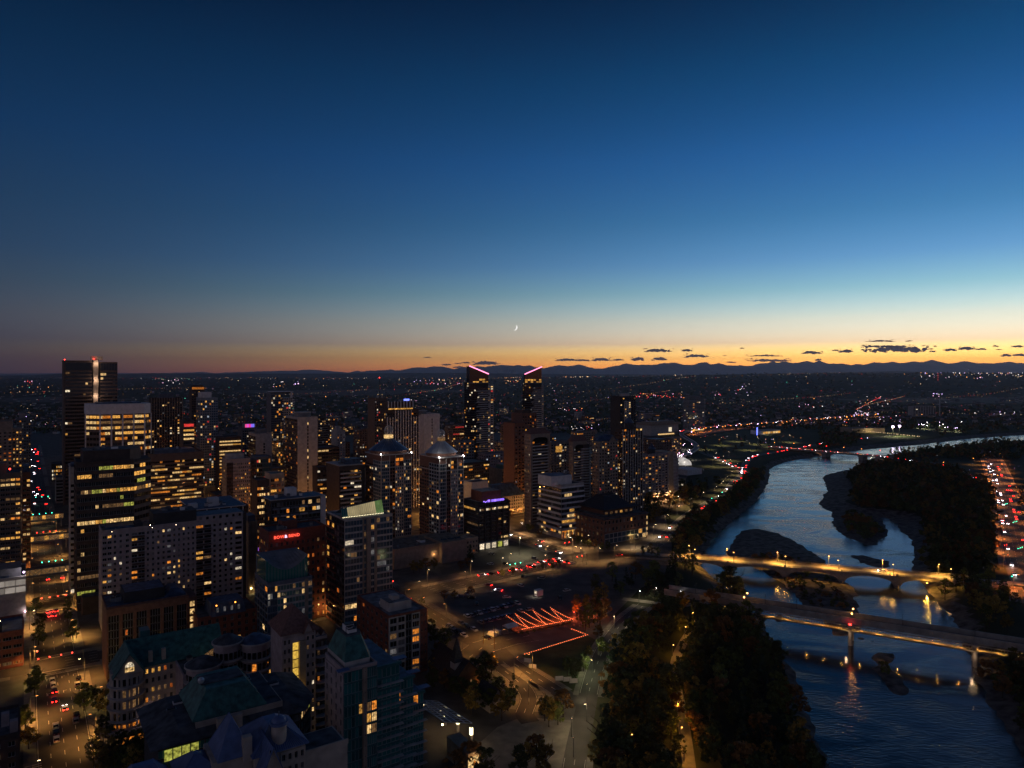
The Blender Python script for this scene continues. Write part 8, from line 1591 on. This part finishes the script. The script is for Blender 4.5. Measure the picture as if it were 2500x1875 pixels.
# riverfront avenue and side street
for k in range(9): p = X4 + (XR - X4) * ((k + .5) / 9); lamp(p + AV * (10.4 if k % 2 else -10.4), 9.5, 'l_warm', (1, .48, .14), 1500, 'street lamp along the riverfront avenue', 'street lamps of the riverfront avenue', ang=angA + (math.pi if k % 2 else 0), base=.18)
for px, py, pw in ((1180, 1568, 2600), (1026, 1502, 1500), (1090, 1515, 1100), (1225, 1588, 1500), (1300, 1648, 1300), (1255, 1660, 1600), (1290, 1722, 1300), (1212, 1640, 900), (1130, 1600, 1200), (990, 1480, 1800)): lamp(P(px, py), 9.0, 'l_sodium', (1, .44, .09), pw * 1.1, 'street lamp around church and driveway', 'street lamps around the church', ang=R.uniform(0, 6), base=.05)
lamp(P(1268, 1355), 12, 'l_warm', (1, .86, .5), 4500, 'tall lamp mast lighting the empty parking lot', 'lot mast', globe=True, arm=.6, rad=.3, name='lamp_mast'); lamp(P(1224, 1405), 11, 'l_warm', (1, .7, .4), 500, 'tall unlit-looking lamp mast at the kerb of the lit lot', 'kerb mast', arm=1, rad=.15, name='lamp_mast')
for px, py in ((1418, 1352), (1460, 1372), (1440, 1340), (1400, 1368), (1500, 1365), (1380, 1338), (1540, 1345)): lamp(P(px, py), 9.5, 'l_warm', (1, .50, .16), 1800, 'street lamp around the bridge-end crossing', 'street lamps of the bridge-end crossing', ang=R.uniform(0, 6), base=.1)
for t_ in range(20, 330, 30): lamp(XR + AV * t_ + BV * (9 if t_ % 60 else -9), 9, 'l_white' if t_ % 50 else 'l_warm', (1, .52, .2), 3800, 'street lamp along the diagonal street', 'street lamps of the diagonal street', ang=GR + (math.pi if t_ % 60 else 0), base=.18)
for px, py in ((1590, 1210), (1560, 1206), (1530, 1215), (1610, 1225), (1640, 1222), (1480, 1205), (1500, 1195), (1660, 1235)): lamp(P(px, py), 9, 'l_warm', (1, .5, .2), 7000, 'street lamp in the west end streets', 'street lamps of the west end', globe=True, ang=R.uniform(0, 6), base=.1)
for px, py in ((1200, 1112), (1225, 1106), (1250, 1118), (1275, 1100), (1300, 1122), (1360, 1110), (1385, 1128), (1225, 1196), (1245, 1192), (1350, 1100)): lamp(P(px, py), 9, 'l_warm', (1, .6, .24), 9000, 'street lamp in the lit yards behind the towers', 'street lamps behind the towers', ang=R.uniform(0, 6), base=.05, globe=True, rad=.3)
for p, d in along(smooth_line([P(1560, 1350), P(1610, 1322), P(1680, 1260), P(1736, 1226), P(1771, 1207), P(1793, 1178), P(1815, 1155), P(1780, 1133), P(1742, 1115)]), 42, 10): n = Vector((-d.y, d.x, 0)); lamp(p + n * 7.5, 10, 'l_warm', (1, .66, .34), 3600, 'street lamp along the drive on the south bank', 'street lamps of the riverside drive', ang=math.atan2(d.y, d.x) - math.pi / 2, base=.05)
rq = random.Random(5); nq = 0
while nq < 46:                                                      # lamps added at random between the downtown blocks, for a warm glow on facades
    px, d_ = rq.uniform(190, 1420), rq.uniform(420, 1050); x, y = (px - CX) / F * d_, d_
    if any(math.hypot(x - a, y - c) < r_ + 1 for a, c, r_ in OCC) or (px > 880 and d_ < 580): continue
    nq += 1; lamp(Vector((x, y, 0)), 9, 'l_sodium', (1, .42, .09), 2600, 'sodium lamp added between the downtown blocks for warm glow', 'added glow lamps between the downtown blocks', ang=rq.uniform(0, 6), spot=False, base=.02, arm=1.2, globe=True, rad=.24)
# arch bridge lamps
for k, px in enumerate((1690, 1785, 1912, 2041, 2176, 2318)):
    lamp(on_bridge(bx_(px + 6), .9), 6.5, 'l_sodium', (1, .48, .08), 3600, 'lamp post on the near parapet of the arch bridge', 'lamps on the near side of the arch bridge', globe=True, arm=.9, ang=angb + math.pi / 2, base=2.1, rad=.3); lamp(on_bridge(bx_(px) - 3, BWD - .9), 6.5, 'l_sodium', (1, .48, .08), 3600, 'lamp post on the far parapet of the arch bridge', 'lamps on the far side of the arch bridge', globe=True, arm=.9, ang=angb - math.pi / 2, base=2.1, rad=.3)
for s_, y_, pw in ((bx_(1712), 5, 1600), (bx_(2262), -1.5, 2600)):
    p = on_bridge(s_, y_, 0); T = thing('underpass_lamp', 'amber lamp under the %s arch of the bridge' % ('first' if pw < 2000 else 'last'), 'lamp', (p.x, p.y, 0)); m = MB(); m.box(-.3, .3, -.3, .3, -.2, .1, 'l_sodium'); m.build('lamp_head', T); m = MB(); m.box(-.06, .06, -.06, .06, .1, 1.0, 'pole'); m.build('bracket', T); lamp_light(T, (0, 0, -.6), pw, (1, .5, .06), spot=False, rad=.3)
# boulevard and riverside path lamps
for k, (px, py) in enumerate(((1500, 1535), (1462, 1600), (1447, 1650), (1432, 1712), (1432, 1762), (1395, 1800), (1400, 1850))): lamp(P(px, py), 6.5, 'l_warm', ((1, .75, .4) if k not in (1, 2) else (.85, .9, .45)), 420 if k not in (1, 2) else 620, 'low lamp beside the dark boulevard', 'lamps of the boulevard', spot=False, arm=.6, ang=R.uniform(0, 6), rad=.16)
for k, (px, py) in enumerate(((1690, 1520), (1672, 1556), (1642, 1602), (1628, 1650), (1640, 1700), (1652, 1752), (1662, 1812), (1670, 1860), (1540, 1830), (1590, 1815))): lamp(P(px, py), 5.0, 'l_sodium', (1, .42, .05), 420 if k < 8 else 160, 'sodium lamp on the riverside path', 'lamps of the riverside path', globe=True, spot=False, arm=.4, ang=0, rad=.2)
for px, py in ((1600, 1462), (1660, 1470), (1690, 1482), (1560, 1470)): lamp(P(px, py), 6, 'l_white', (1, .8, .5), 500, 'lamp on the bank path below the bridge approach', 'lamps of the bank path', globe=True, arm=.5, rad=.18)
# red-lit north avenue
for k, (p, d) in enumerate(along(HWY[6:], 26)):
    n = Vector((-d.y, d.x, 0))
    if 360 < p.y < 1050: lamp(p + n * (12 if k % 2 else -12), 9.5, 'l_orange', (1, .28, .06), 5200, 'orange lamp along the avenue on the north bank', 'orange lamps of the north avenue', ang=math.atan2(d.y, d.x) + (-math.pi / 2 if k % 2 else math.pi / 2), base=.15, arm=2.4)
for px, py in ((2410, 1195), (2440, 1180), (2350, 1165), (2300, 1145), (2450, 1150), (2380, 1135), (2250, 1135)): lamp(P(px, py), 9, 'l_orange', (1, .38, .1), 3500, 'orange lamp by the north bank road', 'orange lamps of the north bank road', globe=True, ang=R.uniform(0, 6), rad=.4, light=True)
for s_ in np.linspace(10, (f1 - f0).length - 5, 7): lamp(on_far(float(s_), 6 if int(s_) % 2 else -6), 8, 'l_orange' if int(s_) % 3 else 'l_red', (1, .4, .15), 2500, 'lamp on the far girder bridge', 'lamps of the girder bridge', globe=True, base=3.0, rad=.5)
for k, (p, d) in enumerate(along(FREEWAY[:42], 21)):
    n = Vector((-d.y, d.x, 0)); lamp(p - n * R.uniform(14, 26), 7.5, 'l_orange' if k % 4 else 'l_violet', (1, .24, .03), 9000, 'orange lamp under the long viaduct', 'orange lamps under the viaduct', globe=True, rad=.75, arm=.8)
for k in range(18): p = P(R.uniform(1600, 1700), R.uniform(1075, 1128)); lamp(p, 9, 'l_violet' if k % 2 else 'l_pink', (1, .8, .9), 2600, 'violet-white lamp in the car park by the s-bend ramp', 'lamps of the car park by the ramp', globe=True, rad=.5)
for k in range(14): p = P(R.uniform(2240, 2350), R.uniform(1036, 1056)); lamp(p, 9, 'l_violet' if k % 2 else 'l_white', (1, .95, .7), 4200, 'white lamp in the far car park beyond the playing field', 'lamps of the far car park', globe=True, rad=.5)
# traffic signals
SIGM = {}
def signal(px, py, n, col, label, group, side=1, step=4.0, h=6.2):
    p = P(px, py); T = thing('traffic_signal', label, 'traffic light', (p.x, p.y, .1), GR if side > 0 else GR + math.pi, group)
    m = MB(); m.cyl(0, 0, .13, 0, h + 1.2, 'pole', n=7); m.build('pole', T); m = MB(); m.beam((0, 0, h + .6), (-step * n - 1, 0, h + .9), .12, 'pole'); m.build('mast_arm', T)
    for k in range(n):
        if 'head' not in SIGM: m_ = MB(); m_.box(-.2, .2, -.14, .14, -.55, .55, 'darkmetal'); SIGM['head'] = m_.mesh('signal_head')
        if col not in SIGM: m_ = MB(); m_.cyl(0, 0, .24, -.02, .02, col, n=10); SIGM[col] = m_.mesh('signal_lens')
        hd = link('signal_head', SIGM['head'], T, (-step * (k + 1), 0, h + .2)); ls = link('lens', SIGM[col], hd, (0, -.18 if side > 0 else .18, .33 if col == 'l_red' else -.33)); ls.rotation_euler = (math.pi / 2, 0, 0)
        lamp_light(T, (-step * (k + 1), -.6 if side > 0 else .6, h + .3), 14, (1, .05, .03) if col == 'l_red' else (.1, 1, .6), spot=False, rad=.2)
lb = 'traffic signal arm over the avenue at the %s junction'
signal(203, 1627, 4, 'l_red', lb % 'nearest', 'signals a'); signal(84, 1630, 1, 'l_red', 'short traffic signal on the left corner of the nearest junction', 'signals b', side=-1, step=1.0)
signal(180, 1480, 4, 'l_red', lb % 'second', 'signals c', step=3.6); signal(168, 1388, 4, 'l_green', lb % 'third', 'signals d', step=3.6); signal(152, 1316, 4, 'l_red', lb % 'fourth', 'signals e', step=4.0); signal(142, 1268, 4, 'l_green', lb % 'fifth', 'signals f', step=4.5); signal(132, 1226, 3, 'l_green', lb % 'sixth', 'signals g', step=5)
for px, py, n, c in ((1400, 1345, 2, 'l_red'), (1432, 1380, 2, 'l_red'), (1283, 1395, 3, 'l_green'), (1020, 1490, 1, 'l_red'), (975, 1445, 2, 'l_red')): signal(px, py, n, c, 'traffic signal with %s lens on the riverfront avenue' % ('red' if c == 'l_red' else 'green'), 'riverfront signals ' + c)
for px, py, n, c in ((2462, 1245, 3, 'l_green'), (2455, 1290, 2, 'l_red'), (2486, 1290, 3, 'l_green'), (2462, 1352, 2, 'l_red'), (2500, 1356, 3, 'l_green'), (2476, 1430, 1, 'l_green'), (2430, 1240, 2, 'l_red')): signal(px, py, n, c, 'traffic signal with %s lens on the red-lit avenue' % ('red' if c == 'l_red' else 'green'), 'north avenue signals ' + c, step=3.4)
for px, py, c in ((1793, 1190, 'l_red'), (1765, 1216, 'l_green'), (1740, 1232, 'l_green')): signal(px, py, 1, c, 'traffic signal with %s lens by the south bank drive' % ('red' if c == 'l_red' else 'green'), 'south bank signals ' + c, step=1.5)
# utility poles and the big lit sign
for px, py, h in ((1180, 1572, 9), (1207, 1585, 8)):
    p = P(px, py); T = thing('utility_pole', ('timber utility pole lit by the corner lamp', 'thinner utility pole beside the lit corner')[h == 8], 'pole', (p.x, p.y, 0)); m = MB(); m.cyl(0, 0, .18, 0, h + 3, 'wood', n=7); m.build('shaft', T); m = MB(); m.box(-1, 1, -.08, .08, h + 2, h + 2.2, 'wood'); m.build('cross_arm', T)
p = P(181, 1465); T = thing('lit_sign', 'small bright white sign box on the right corner of the second junction', 'sign', (p.x, p.y, 0), GR); m = MB(); m.cyl(0, 0, .08, 0, 4, 'pole', n=6); m.build('post', T); m = MB(); m.box(-1.5, 1.5, -.15, .15, 4, 6, 'e_white'); m.build('panel', T)
# ================================================================== patio with string lights
p0, p1 = P(1262, 1548), P(1392, 1522); dv = (p1 - p0); LP = dv.length; dv.normalize(); T = thing('patio_deck', 'wooden beer garden deck glowing red under string lights', 'deck', (p0.x, p0.y, 0), math.atan2(dv.y, dv.x)); PT = T
m = MB(); m.box(0, LP, 0, 11, .06, .35, 'wood'); m.build('floor', T)
for k in range(10): m = MB(); x = LP * k / 9; m.box(x - .08, x + .08, -.1, .06, .35, 1.3, 'wood'); m.build('rail_post', T)
m = MB(); m.box(0, LP, -.08, .04, 1.3, 1.42, 'wood'); m.build('rail', T)
rg = random.Random(3)
for k in range(12):
    x, y = rg.uniform(2, LP - 2), rg.uniform(2, 9); tb = thing('patio_table', 'small round table on the red-lit patio', 'table', tuple(T.matrix_basis @ Vector((x, y, .36))), 0, 'tables of the patio'); m = MB(); m.cyl(0, 0, .6, .72, .78, 'wood', n=10); m.build('top', tb); m = MB(); m.cyl(0, 0, .06, 0, .72, 'darkmetal', n=6); m.build('leg', tb)
for k in range(7): m = MB(); x = LP * k / 6; m.cyl(x, 10.6, .07, .35, 6.0, 'darkmetal', n=6); m.build('light_post', T)
for k in range(9): p = T.matrix_basis @ Vector((LP * (k + .5) / 9, -1.6, .05)); tree('shrub', p.x, p.y, 1.3, 'potted bush along the patio edge', 'potted bushes of the patio', 'potted_bush', z=.05)
glow('bulb_red', (1, .19, .06), 8, vary=False)
def bulbs(pts, label, step=.95, sag=0.0, mat='bulb_red', r=.13, group=None):
    S = thing('string_lights', label, 'string lights', (0, 0, 0), 0, group); wire = MB(); bm_ = MB()
    for a, c in zip(pts[:-1], pts[1:]):
        a, c = Vector(a), Vector(c); n = max(2, int((c - a).length / step)); pr = None
        for i in range(n + 1):
            u = i / n; q = a + (c - a) * u - Vector((0, 0, sag * 4 * u * (1 - u))); bm_.ball(q - Vector((0, 0, .12)), r, mat, 5)
            if pr is not None: wire.beam(pr, q, .03, 'darkmetal')
            pr = q
    wire.build('cable', S); bm_.build('bulbs', S, kind='stuff')
M_ = T.matrix_basis
for k in range(3): bulbs([M_ @ Vector((LP * (2 * k) / 6, 10.6, 5.9)), M_ @ Vector((LP * (2 * k + 1) / 6 + 1.5, .2, 2.0)), M_ @ Vector((LP * (2 * k + 1) / 6, 10.6, 5.9)), M_ @ Vector((LP * (2 * k + 2) / 6 + 1.5, .2, 2.0))], '%s zigzag of red string lights over the patio' % ('left', 'middle', 'right')[k], sag=.55)
bulbs([M_ @ Vector((0 + 3, .1, 1.9)), M_ @ Vector((LP, .1, 1.9))], 'straight red string lights along the patio front', 1.0)
bulbs([P(1281, 1596, 2.4) , P(1434, 1549, 2.4), P(1396, 1535, 2.4)], 'long angled red string lights along the garden fence', 1.3, mat='bulb_red')
for k in range(5): lamp_light(T, (LP * (k + .5) / 5, 5, 3.6), 520, (1, .18, .05), spot=False, rad=.5)
lf = thing('garden_lamp', 'red garden flood lamp under the lot trees', 'lamp', tuple(P(1402, 1510))); m = MB(); m.cyl(0, 0, .06, 0, 3.2, 'pole', n=6); m.build('post', lf); m = MB(); m.ball((0, 0, 3.3), .22, 'l_red', 8); m.build('lamp_head', lf); lamp_light(lf, (.6, 0, 3.0), 2200, (1, .12, .03), spot=False, rad=.4); lamp_light(lf, (9, 2, 3.0), 1600, (1, .14, .03), spot=False, rad=.4)
cp = P(1246, 1541); T = thing('canopy_tent', 'white tent canopy at the left end of the patio', 'canopy', (cp.x, cp.y, 0), GR); m = MB(); m.frustum([(-3.2, -2.6), (3.2, -2.6), (3.2, 2.6), (-3.2, 2.6)], 2.6, [(-2.9, -.1), (2.9, -.1), (2.9, .1), (-2.9, .1)], 4.0, 'white'); m.build('cover', T)
for x in (-3, 3):
    for y in (-2.4, 2.4): m = MB(); m.box(x - .06, x + .06, y - .06, y + .06, 0, 2.6, 'steel'); m.build('leg', T)
fn = [P(1281, 1600), P(1290, 1622), P(1318, 1652)]                # white hoarding along the lane
for k, (px, py) in enumerate(((1288, 1618), (1300, 1632), (1365, 1662), (1385, 1664), (1400, 1668))): p = P(px, py); h = thing('hoarding_panel', 'white hoarding panel beside the lane below the sunken lawn', 'fence', (p.x, p.y, 0), -.35 if k < 2 else .1, 'hoarding panels by the lane'); m = MB(); m.box(-1.7, 1.7, -.05, .05, .1, 1.9, 'white'); m.build('board', h); m = MB(); m.box(-1.6, -1.5, -.1, .1, 0, 2, 'pole'); m.build('post', h)
# ================================================================== far city lights (beyond counting), then air, clouds, moon
rs = np.random.RandomState(21)
for nm, col in (('warm', (1, .68, .36)), ('white', (1, .9, .85)), ('orange', (1, .36, .08)), ('pink', (1, .5, .75)), ('red', (1, .05, .04)), ('green', (.15, 1, .6)), ('violet', (.7, .5, 1))):
    glow('f_' + nm, col, 4.0, vary=False); glow('g_' + nm, col, 1.3, vary=False)
KEYS = ['warm', 'white', 'orange', 'pink', 'red', 'green', 'violet']; PRB = [.27, .10, .32, .07, .16, .03, .05]
fl = MB()
def spark(x, y, z, r, mat): fl.ball((x, y, z), r, mat, 4)
d = 216625.0 / (10 + 130 * rs.rand(1150) ** 1.25); pxs = rs.uniform(-150, 2650, len(d))
for dk, pk in zip(d, pxs):
    xk = (pk - CX) / F * dk
    if dk < 1500 and pk < 1640: continue
    if dk < 1750 and pk > 1620 and (rs.rand() < .75 or sdist(np.array([xk]), np.array([dk]), RIVER)[0] < 12): continue
    zk = (gz(xk, dk) if dk > 1800 else 0) + rs.uniform(4, 10); r_ = dk * rs.choice([.00015, .00022, .0003, .00045], p=[.45, .32, .18, .05]); spark(xk, dk, zk, r_, ('f_' if rs.rand() < .22 else 'g_') + KEYS[rs.choice(7, p=PRB)])
def cluster(px0, px1, py0, py1, n, keys, big=1.0, pre='f_'):
    n = int(n * .62) + 1
    for _ in range(n):
        px, py = rs.uniform(px0, px1), rs.uniform(py0, py1); p = P(px, max(py, 924), 0); z = gz(p.x, p.y) if p.y > 1800 else 0.0
        for it in range(4): p = P(px, max(py, 922), z + 7); z = gz(p.x, p.y) if p.y > 1800 else 0.0
        spark(p.x, p.y, z + 7, p.y * rs.uniform(.0002, .00046) * big, (pre if rs.rand() < .8 else 'g_') + keys[rs.randint(len(keys))])
def street(px0, py0, px1, py1, n, keys, pre='g_', big=.8):
    a, c = P(px0, py0, 7), P(px1, py1, 7)
    for i in range(n):
        q = a + (c - a) * ((i + rs.uniform(-.3, .3)) / n); z = gz(q.x, q.y) if q.y > 1800 else 0.0; spark(q.x, q.y, z + 7, q.y * rs.uniform(.00022, .0004) * big, pre + keys[rs.randint(len(keys))])
for q in ((0, 960, 460, 948), (500, 975, 900, 950), (860, 985, 1130, 940), (1330, 990, 1640, 958), (1340, 965, 1700, 940), (1760, 985, 2080, 962), (2120, 985, 2500, 955), (2100, 1005, 2500, 1012), (2110, 990, 2210, 966), (1700, 945, 2200, 932), (880, 945, 1300, 931), (120, 1040, 560, 1002), (600, 1030, 1120, 985), (1180, 1060, 1560, 1012)): street(*q, 44, ['orange', 'orange', 'warm', 'red', 'warm'])
street(2150, 968, 2090, 1000, 30, ['red', 'red', 'warm'], 'f_'); street(2094, 1002, 2130, 1014, 16, ['white', 'violet'], 'f_'); street(2110, 1052, 2250, 1066, 26, ['warm'], 'f_', .9)
cluster(60, 80, 933, 938, 9, ['red', 'pink', 'red'], 1.3); cluster(20, 120, 940, 960, 22, ['warm', 'red', 'white', 'green', 'orange']); cluster(392, 440, 934, 942, 16, ['pink', 'white', 'white'], 1.1); cluster(300, 520, 922, 934, 60, ['warm', 'white', 'green', 'red'], .8, 'g_'); cluster(520, 900, 920, 934, 70, ['warm', 'white', 'orange'], .8, 'g_'); cluster(715, 730, 937, 941, 5, ['violet', 'pink'], 2.0); cluster(665, 700, 938, 946, 12, ['white', 'pink', 'orange'])
cluster(1010, 1130, 932, 942, 46, ['red', 'pink', 'orange', 'violet', 'warm'], 1.1); cluster(1380, 1440, 928, 934, 26, ['orange', 'warm', 'warm']); cluster(1552, 1680, 960, 972, 62, ['red', 'red', 'pink', 'orange'], 1.0); cluster(1360, 1420, 997, 1003, 22, ['pink', 'white', 'red'], 1.0); cluster(1232, 1270, 930, 940, 24, ['orange', 'warm']); cluster(1395, 1450, 1038, 1048, 30, ['white', 'violet', 'white', 'red'], 1.0); cluster(1790, 1840, 950, 965, 20, ['pink', 'violet', 'white', 'red'], 1.2); cluster(1730, 1760, 958, 966, 14, ['red', 'pink'], 1.0); cluster(1950, 2010, 985, 996, 14, ['pink', 'white', 'red'], 1.1)
cluster(2240, 2500, 935, 948, 110, ['white', 'pink', 'violet', 'warm', 'white', 'orange'], 1.1); cluster(2260, 2300, 960, 968, 14, ['violet', 'white', 'pink'], 1.2); cluster(2380, 2480, 1005, 1012, 14, ['violet', 'white'], 1.3); cluster(2090, 2170, 968, 1000, 34, ['red', 'white', 'pink', 'orange'], .9); cluster(2085, 2120, 1003, 1014, 22, ['white', 'violet', 'pink'], 1.1); cluster(2140, 2200, 1012, 1030, 24, ['red', 'violet', 'white'], 1.0); cluster(2050, 2500, 918, 932, 160, ['warm', 'white', 'red', 'orange'], .7, 'g_'); cluster(880, 1650, 925, 1000, 220, ['warm', 'white', 'orange', 'red'], .7, 'g_'); cluster(1900, 2150, 1020, 1042, 40, ['orange', 'red', 'violet', 'warm'], 1.0)
cluster(1220, 1330, 1060, 1120, 50, ['pink', 'warm', 'white', 'red', 'orange'], .7); cluster(1100, 1140, 1055, 1062, 8, ['white', 'pink'], .8); cluster(840, 1300, 1000, 1060, 90, ['warm', 'orange', 'red', 'white'], .5); cluster(120, 640, 985, 1080, 70, ['warm', 'orange', 'red'], .45); cluster(2250, 2500, 1100, 1190, 30, ['orange', 'violet', 'white', 'red'], .55); cluster(1700, 1960, 1062, 1082, 26, ['red', 'violet', 'white', 'orange'], .6)
o = fl.build('distant_city_lights', kind='stuff'); tag(o, 'countless coloured city lights across the far plain', 'lights')
# radio masts with red lamps
for px, py in ((2290, 905),):
    p = P(px, 934, 60); T = thing('radio_mast', 'slender red-lit radio mast on the right horizon', 'mast', (p.x, p.y, gz(p.x, p.y))); m = MB(); m.cyl(0, 0, 2.2, 0, 70, 'pole', n=4); m.build('mast', T); m = MB()
    for k in range(4): m.ball((0, 0, 18 + k * 17), 3, 'g_red', 5)
    m.build('warning_lamp', T)
# haze: even thin air round camera and land
hz = MB(); hz.box(-46000, 46000, -800, 56000, -30, 1450, 'white'); o = hz.build('haze', kind='stuff'); tag(o, 'thin even evening haze over the whole land', 'haze')
m = bpy.data.materials.new('m_haze'); m.use_nodes = True; t = m.node_tree; t.nodes.remove(t.nodes['Principled BSDF']); pvn = t.nodes.new('ShaderNodeVolumePrincipled'); pvn.inputs['Color'].default_value = (.86, .84, 1.0, 1); pvn.inputs['Density'].default_value = 2.5e-5; pvn.inputs['Anisotropy'].default_value = 0.5
t.links.new(pvn.outputs[0], t.nodes['Material Output'].inputs['Volume']); o.data.materials.clear(); o.data.materials.append(m)
# clouds: small dark flat-bottomed clouds low over the mountains, beyond the haze
m, t, b = nmat('m_cloud'); b.inputs['Base Color'].default_value = (.30, .28, .30, 1); b.inputs['Roughness'].default_value = 1; b.inputs['Specular IOR Level'].default_value = 0; MATS['cloud'] = m
CLD = [(1607, 855, 61, 9, 'dark lens-shaped cloud, leftmost high one over the mountains'), (1677, 855, 24, 7, 'small dark cloud right of the lens-shaped one'), (1700, 868, 50, 9, 'dark flat cloud below the small one over mid mountains'), (1467, 877, 43, 8, 'low dark cloud in the cloud row near the ridge'), (1384, 878, 54, 7, 'leftmost cloud of the low row near the ridge'), (1423, 879, 30, 5, ''), (1508, 878, 26, 5, ''), (1556, 875, 28, 11, 'puffy dark cloud in the low cloud row'), (1610, 875, 34, 9, 'dark cloud ending the low cloud row'), (1186, 885, 58, 10, 'dark cloud above the left wedge-topped tower'), (1090, 890, 20, 4, ''), (1118, 887, 15, 3, ''), (1137, 885, 18, 4, ''), (1043, 872, 16, 3, ''), (1122, 896, 30, 5, ''), (1786, 884, 20, 4, ''), (1868, 868, 75, 4, 'thin flat cloud streak, upper of two'), (1877, 879, 92, 7, 'thin flat cloud touching the peaks, lower of two'), (1982, 860, 46, 8, 'dark oval cloud over the right mountains'), (2066, 856, 30, 10, 'slanting dark cloud left of the biggest one'), (2041, 855, 13, 4, ''), (2193, 852, 155, 15, 'biggest dark cloud on the right above the ridge'), (2165, 845, 105, 6, 'thin upper layer just above the biggest cloud'), (2150, 832, 58, 5, 'ragged thin cloud above the biggest one'), (2220, 832, 13, 3, ''), (2320, 853, 25, 7, 'small dark cloud right of the biggest one'), (2361, 850, 40, 8, 'dark cloud second right of the biggest one'), (2396, 852, 20, 5, ''), (2430, 844, 12, 5, ''), (2485, 845, 28, 6, 'dark cloud cut by the right picture edge, upper'), (2456, 867, 22, 6, ''), (2487, 866, 36, 6, 'dark cloud cut by the right picture edge, lower'), (1997, 878, 14, 5, ''), (1770, 868, 8, 2, ''), (1812, 850, 8, 3, ''), (2440, 853, 11, 3, '')]
def cloud_mesh(wd, hh, seed, dist):
    rr = random.Random(seed); m = MB(); s = dist / F; n = max(4, int(wd / 4))
    for i in range(n):
        u = (i + .5) / n; env = max(.25, math.sin(math.pi * u) ** .6); r_ = wd / n * rr.uniform(1.0, 1.7); m.ball(((u - .5) * wd * s, rr.uniform(-1, 1) * wd * .2 * s, (-hh * .5 + hh * .42 * env + rr.uniform(-.1, .16) * hh) * s), r_ * s, 'cloud', 10, hh * .46 * env * rr.uniform(.7, 1.1) * s)
    for i in range(n): u = rr.choice((rr.uniform(-.62, -.4), rr.uniform(.4, .62), rr.uniform(-.5, .5))); m.ball((u * wd * s, 0, rr.uniform(-.5, .55) * hh * s), wd * .035 * rr.uniform(.5, 1.4) * s, 'cloud', 6, hh * .10 * rr.uniform(.6, 1.4) * s)
    return m
for k, (px, py, wd, hh, lb) in enumerate(CLD):
    c = PD(px, py, 66000); o = cloud_mesh(wd, hh, k, 66000).build('cloud', smooth=True); o.location = c
    if lb: tag(o, lb, 'cloud', 'evening clouds over the mountains')
    else: tag(o, 'tiny dark cloud scrap low over the mountains', 'cloud', 'cloud scraps')
# crescent moon: the lit lune of a ball
glow('moonlight', (1, .97, .93), 1.6, vary=False, spec=0); mm = MB(); r_ = 7.4 * 80000 / F; n = 14; arcs = []
for i in range(n + 1):
    t_ = -math.pi / 2 + math.pi * i / n; arcs.append([(r_ * math.cos(t_) * math.cos(a), -r_ * math.cos(t_) * math.sin(a), r_ * math.sin(t_)) for a in (0, .32, .64, .92)])
for a_, b_ in zip(arcs[:-1], arcs[1:]):
    for k in range(3): mm.face([a_[k], a_[k + 1], b_[k + 1], b_[k]], 'moonlight')
    mm.face([a_[3], (a_[3][0] * .9, 0, a_[3][2]), (b_[3][0] * .9, 0, b_[3][2]), b_[3]], 'moonlight')
o = mm.build('moon', smooth=False); o.location = PD(1256, 799.5, 80000); o.rotation_euler = (0, math.radians(22), 0); tag(o, 'thin bright crescent moon low in the middle of the sky', 'moon')
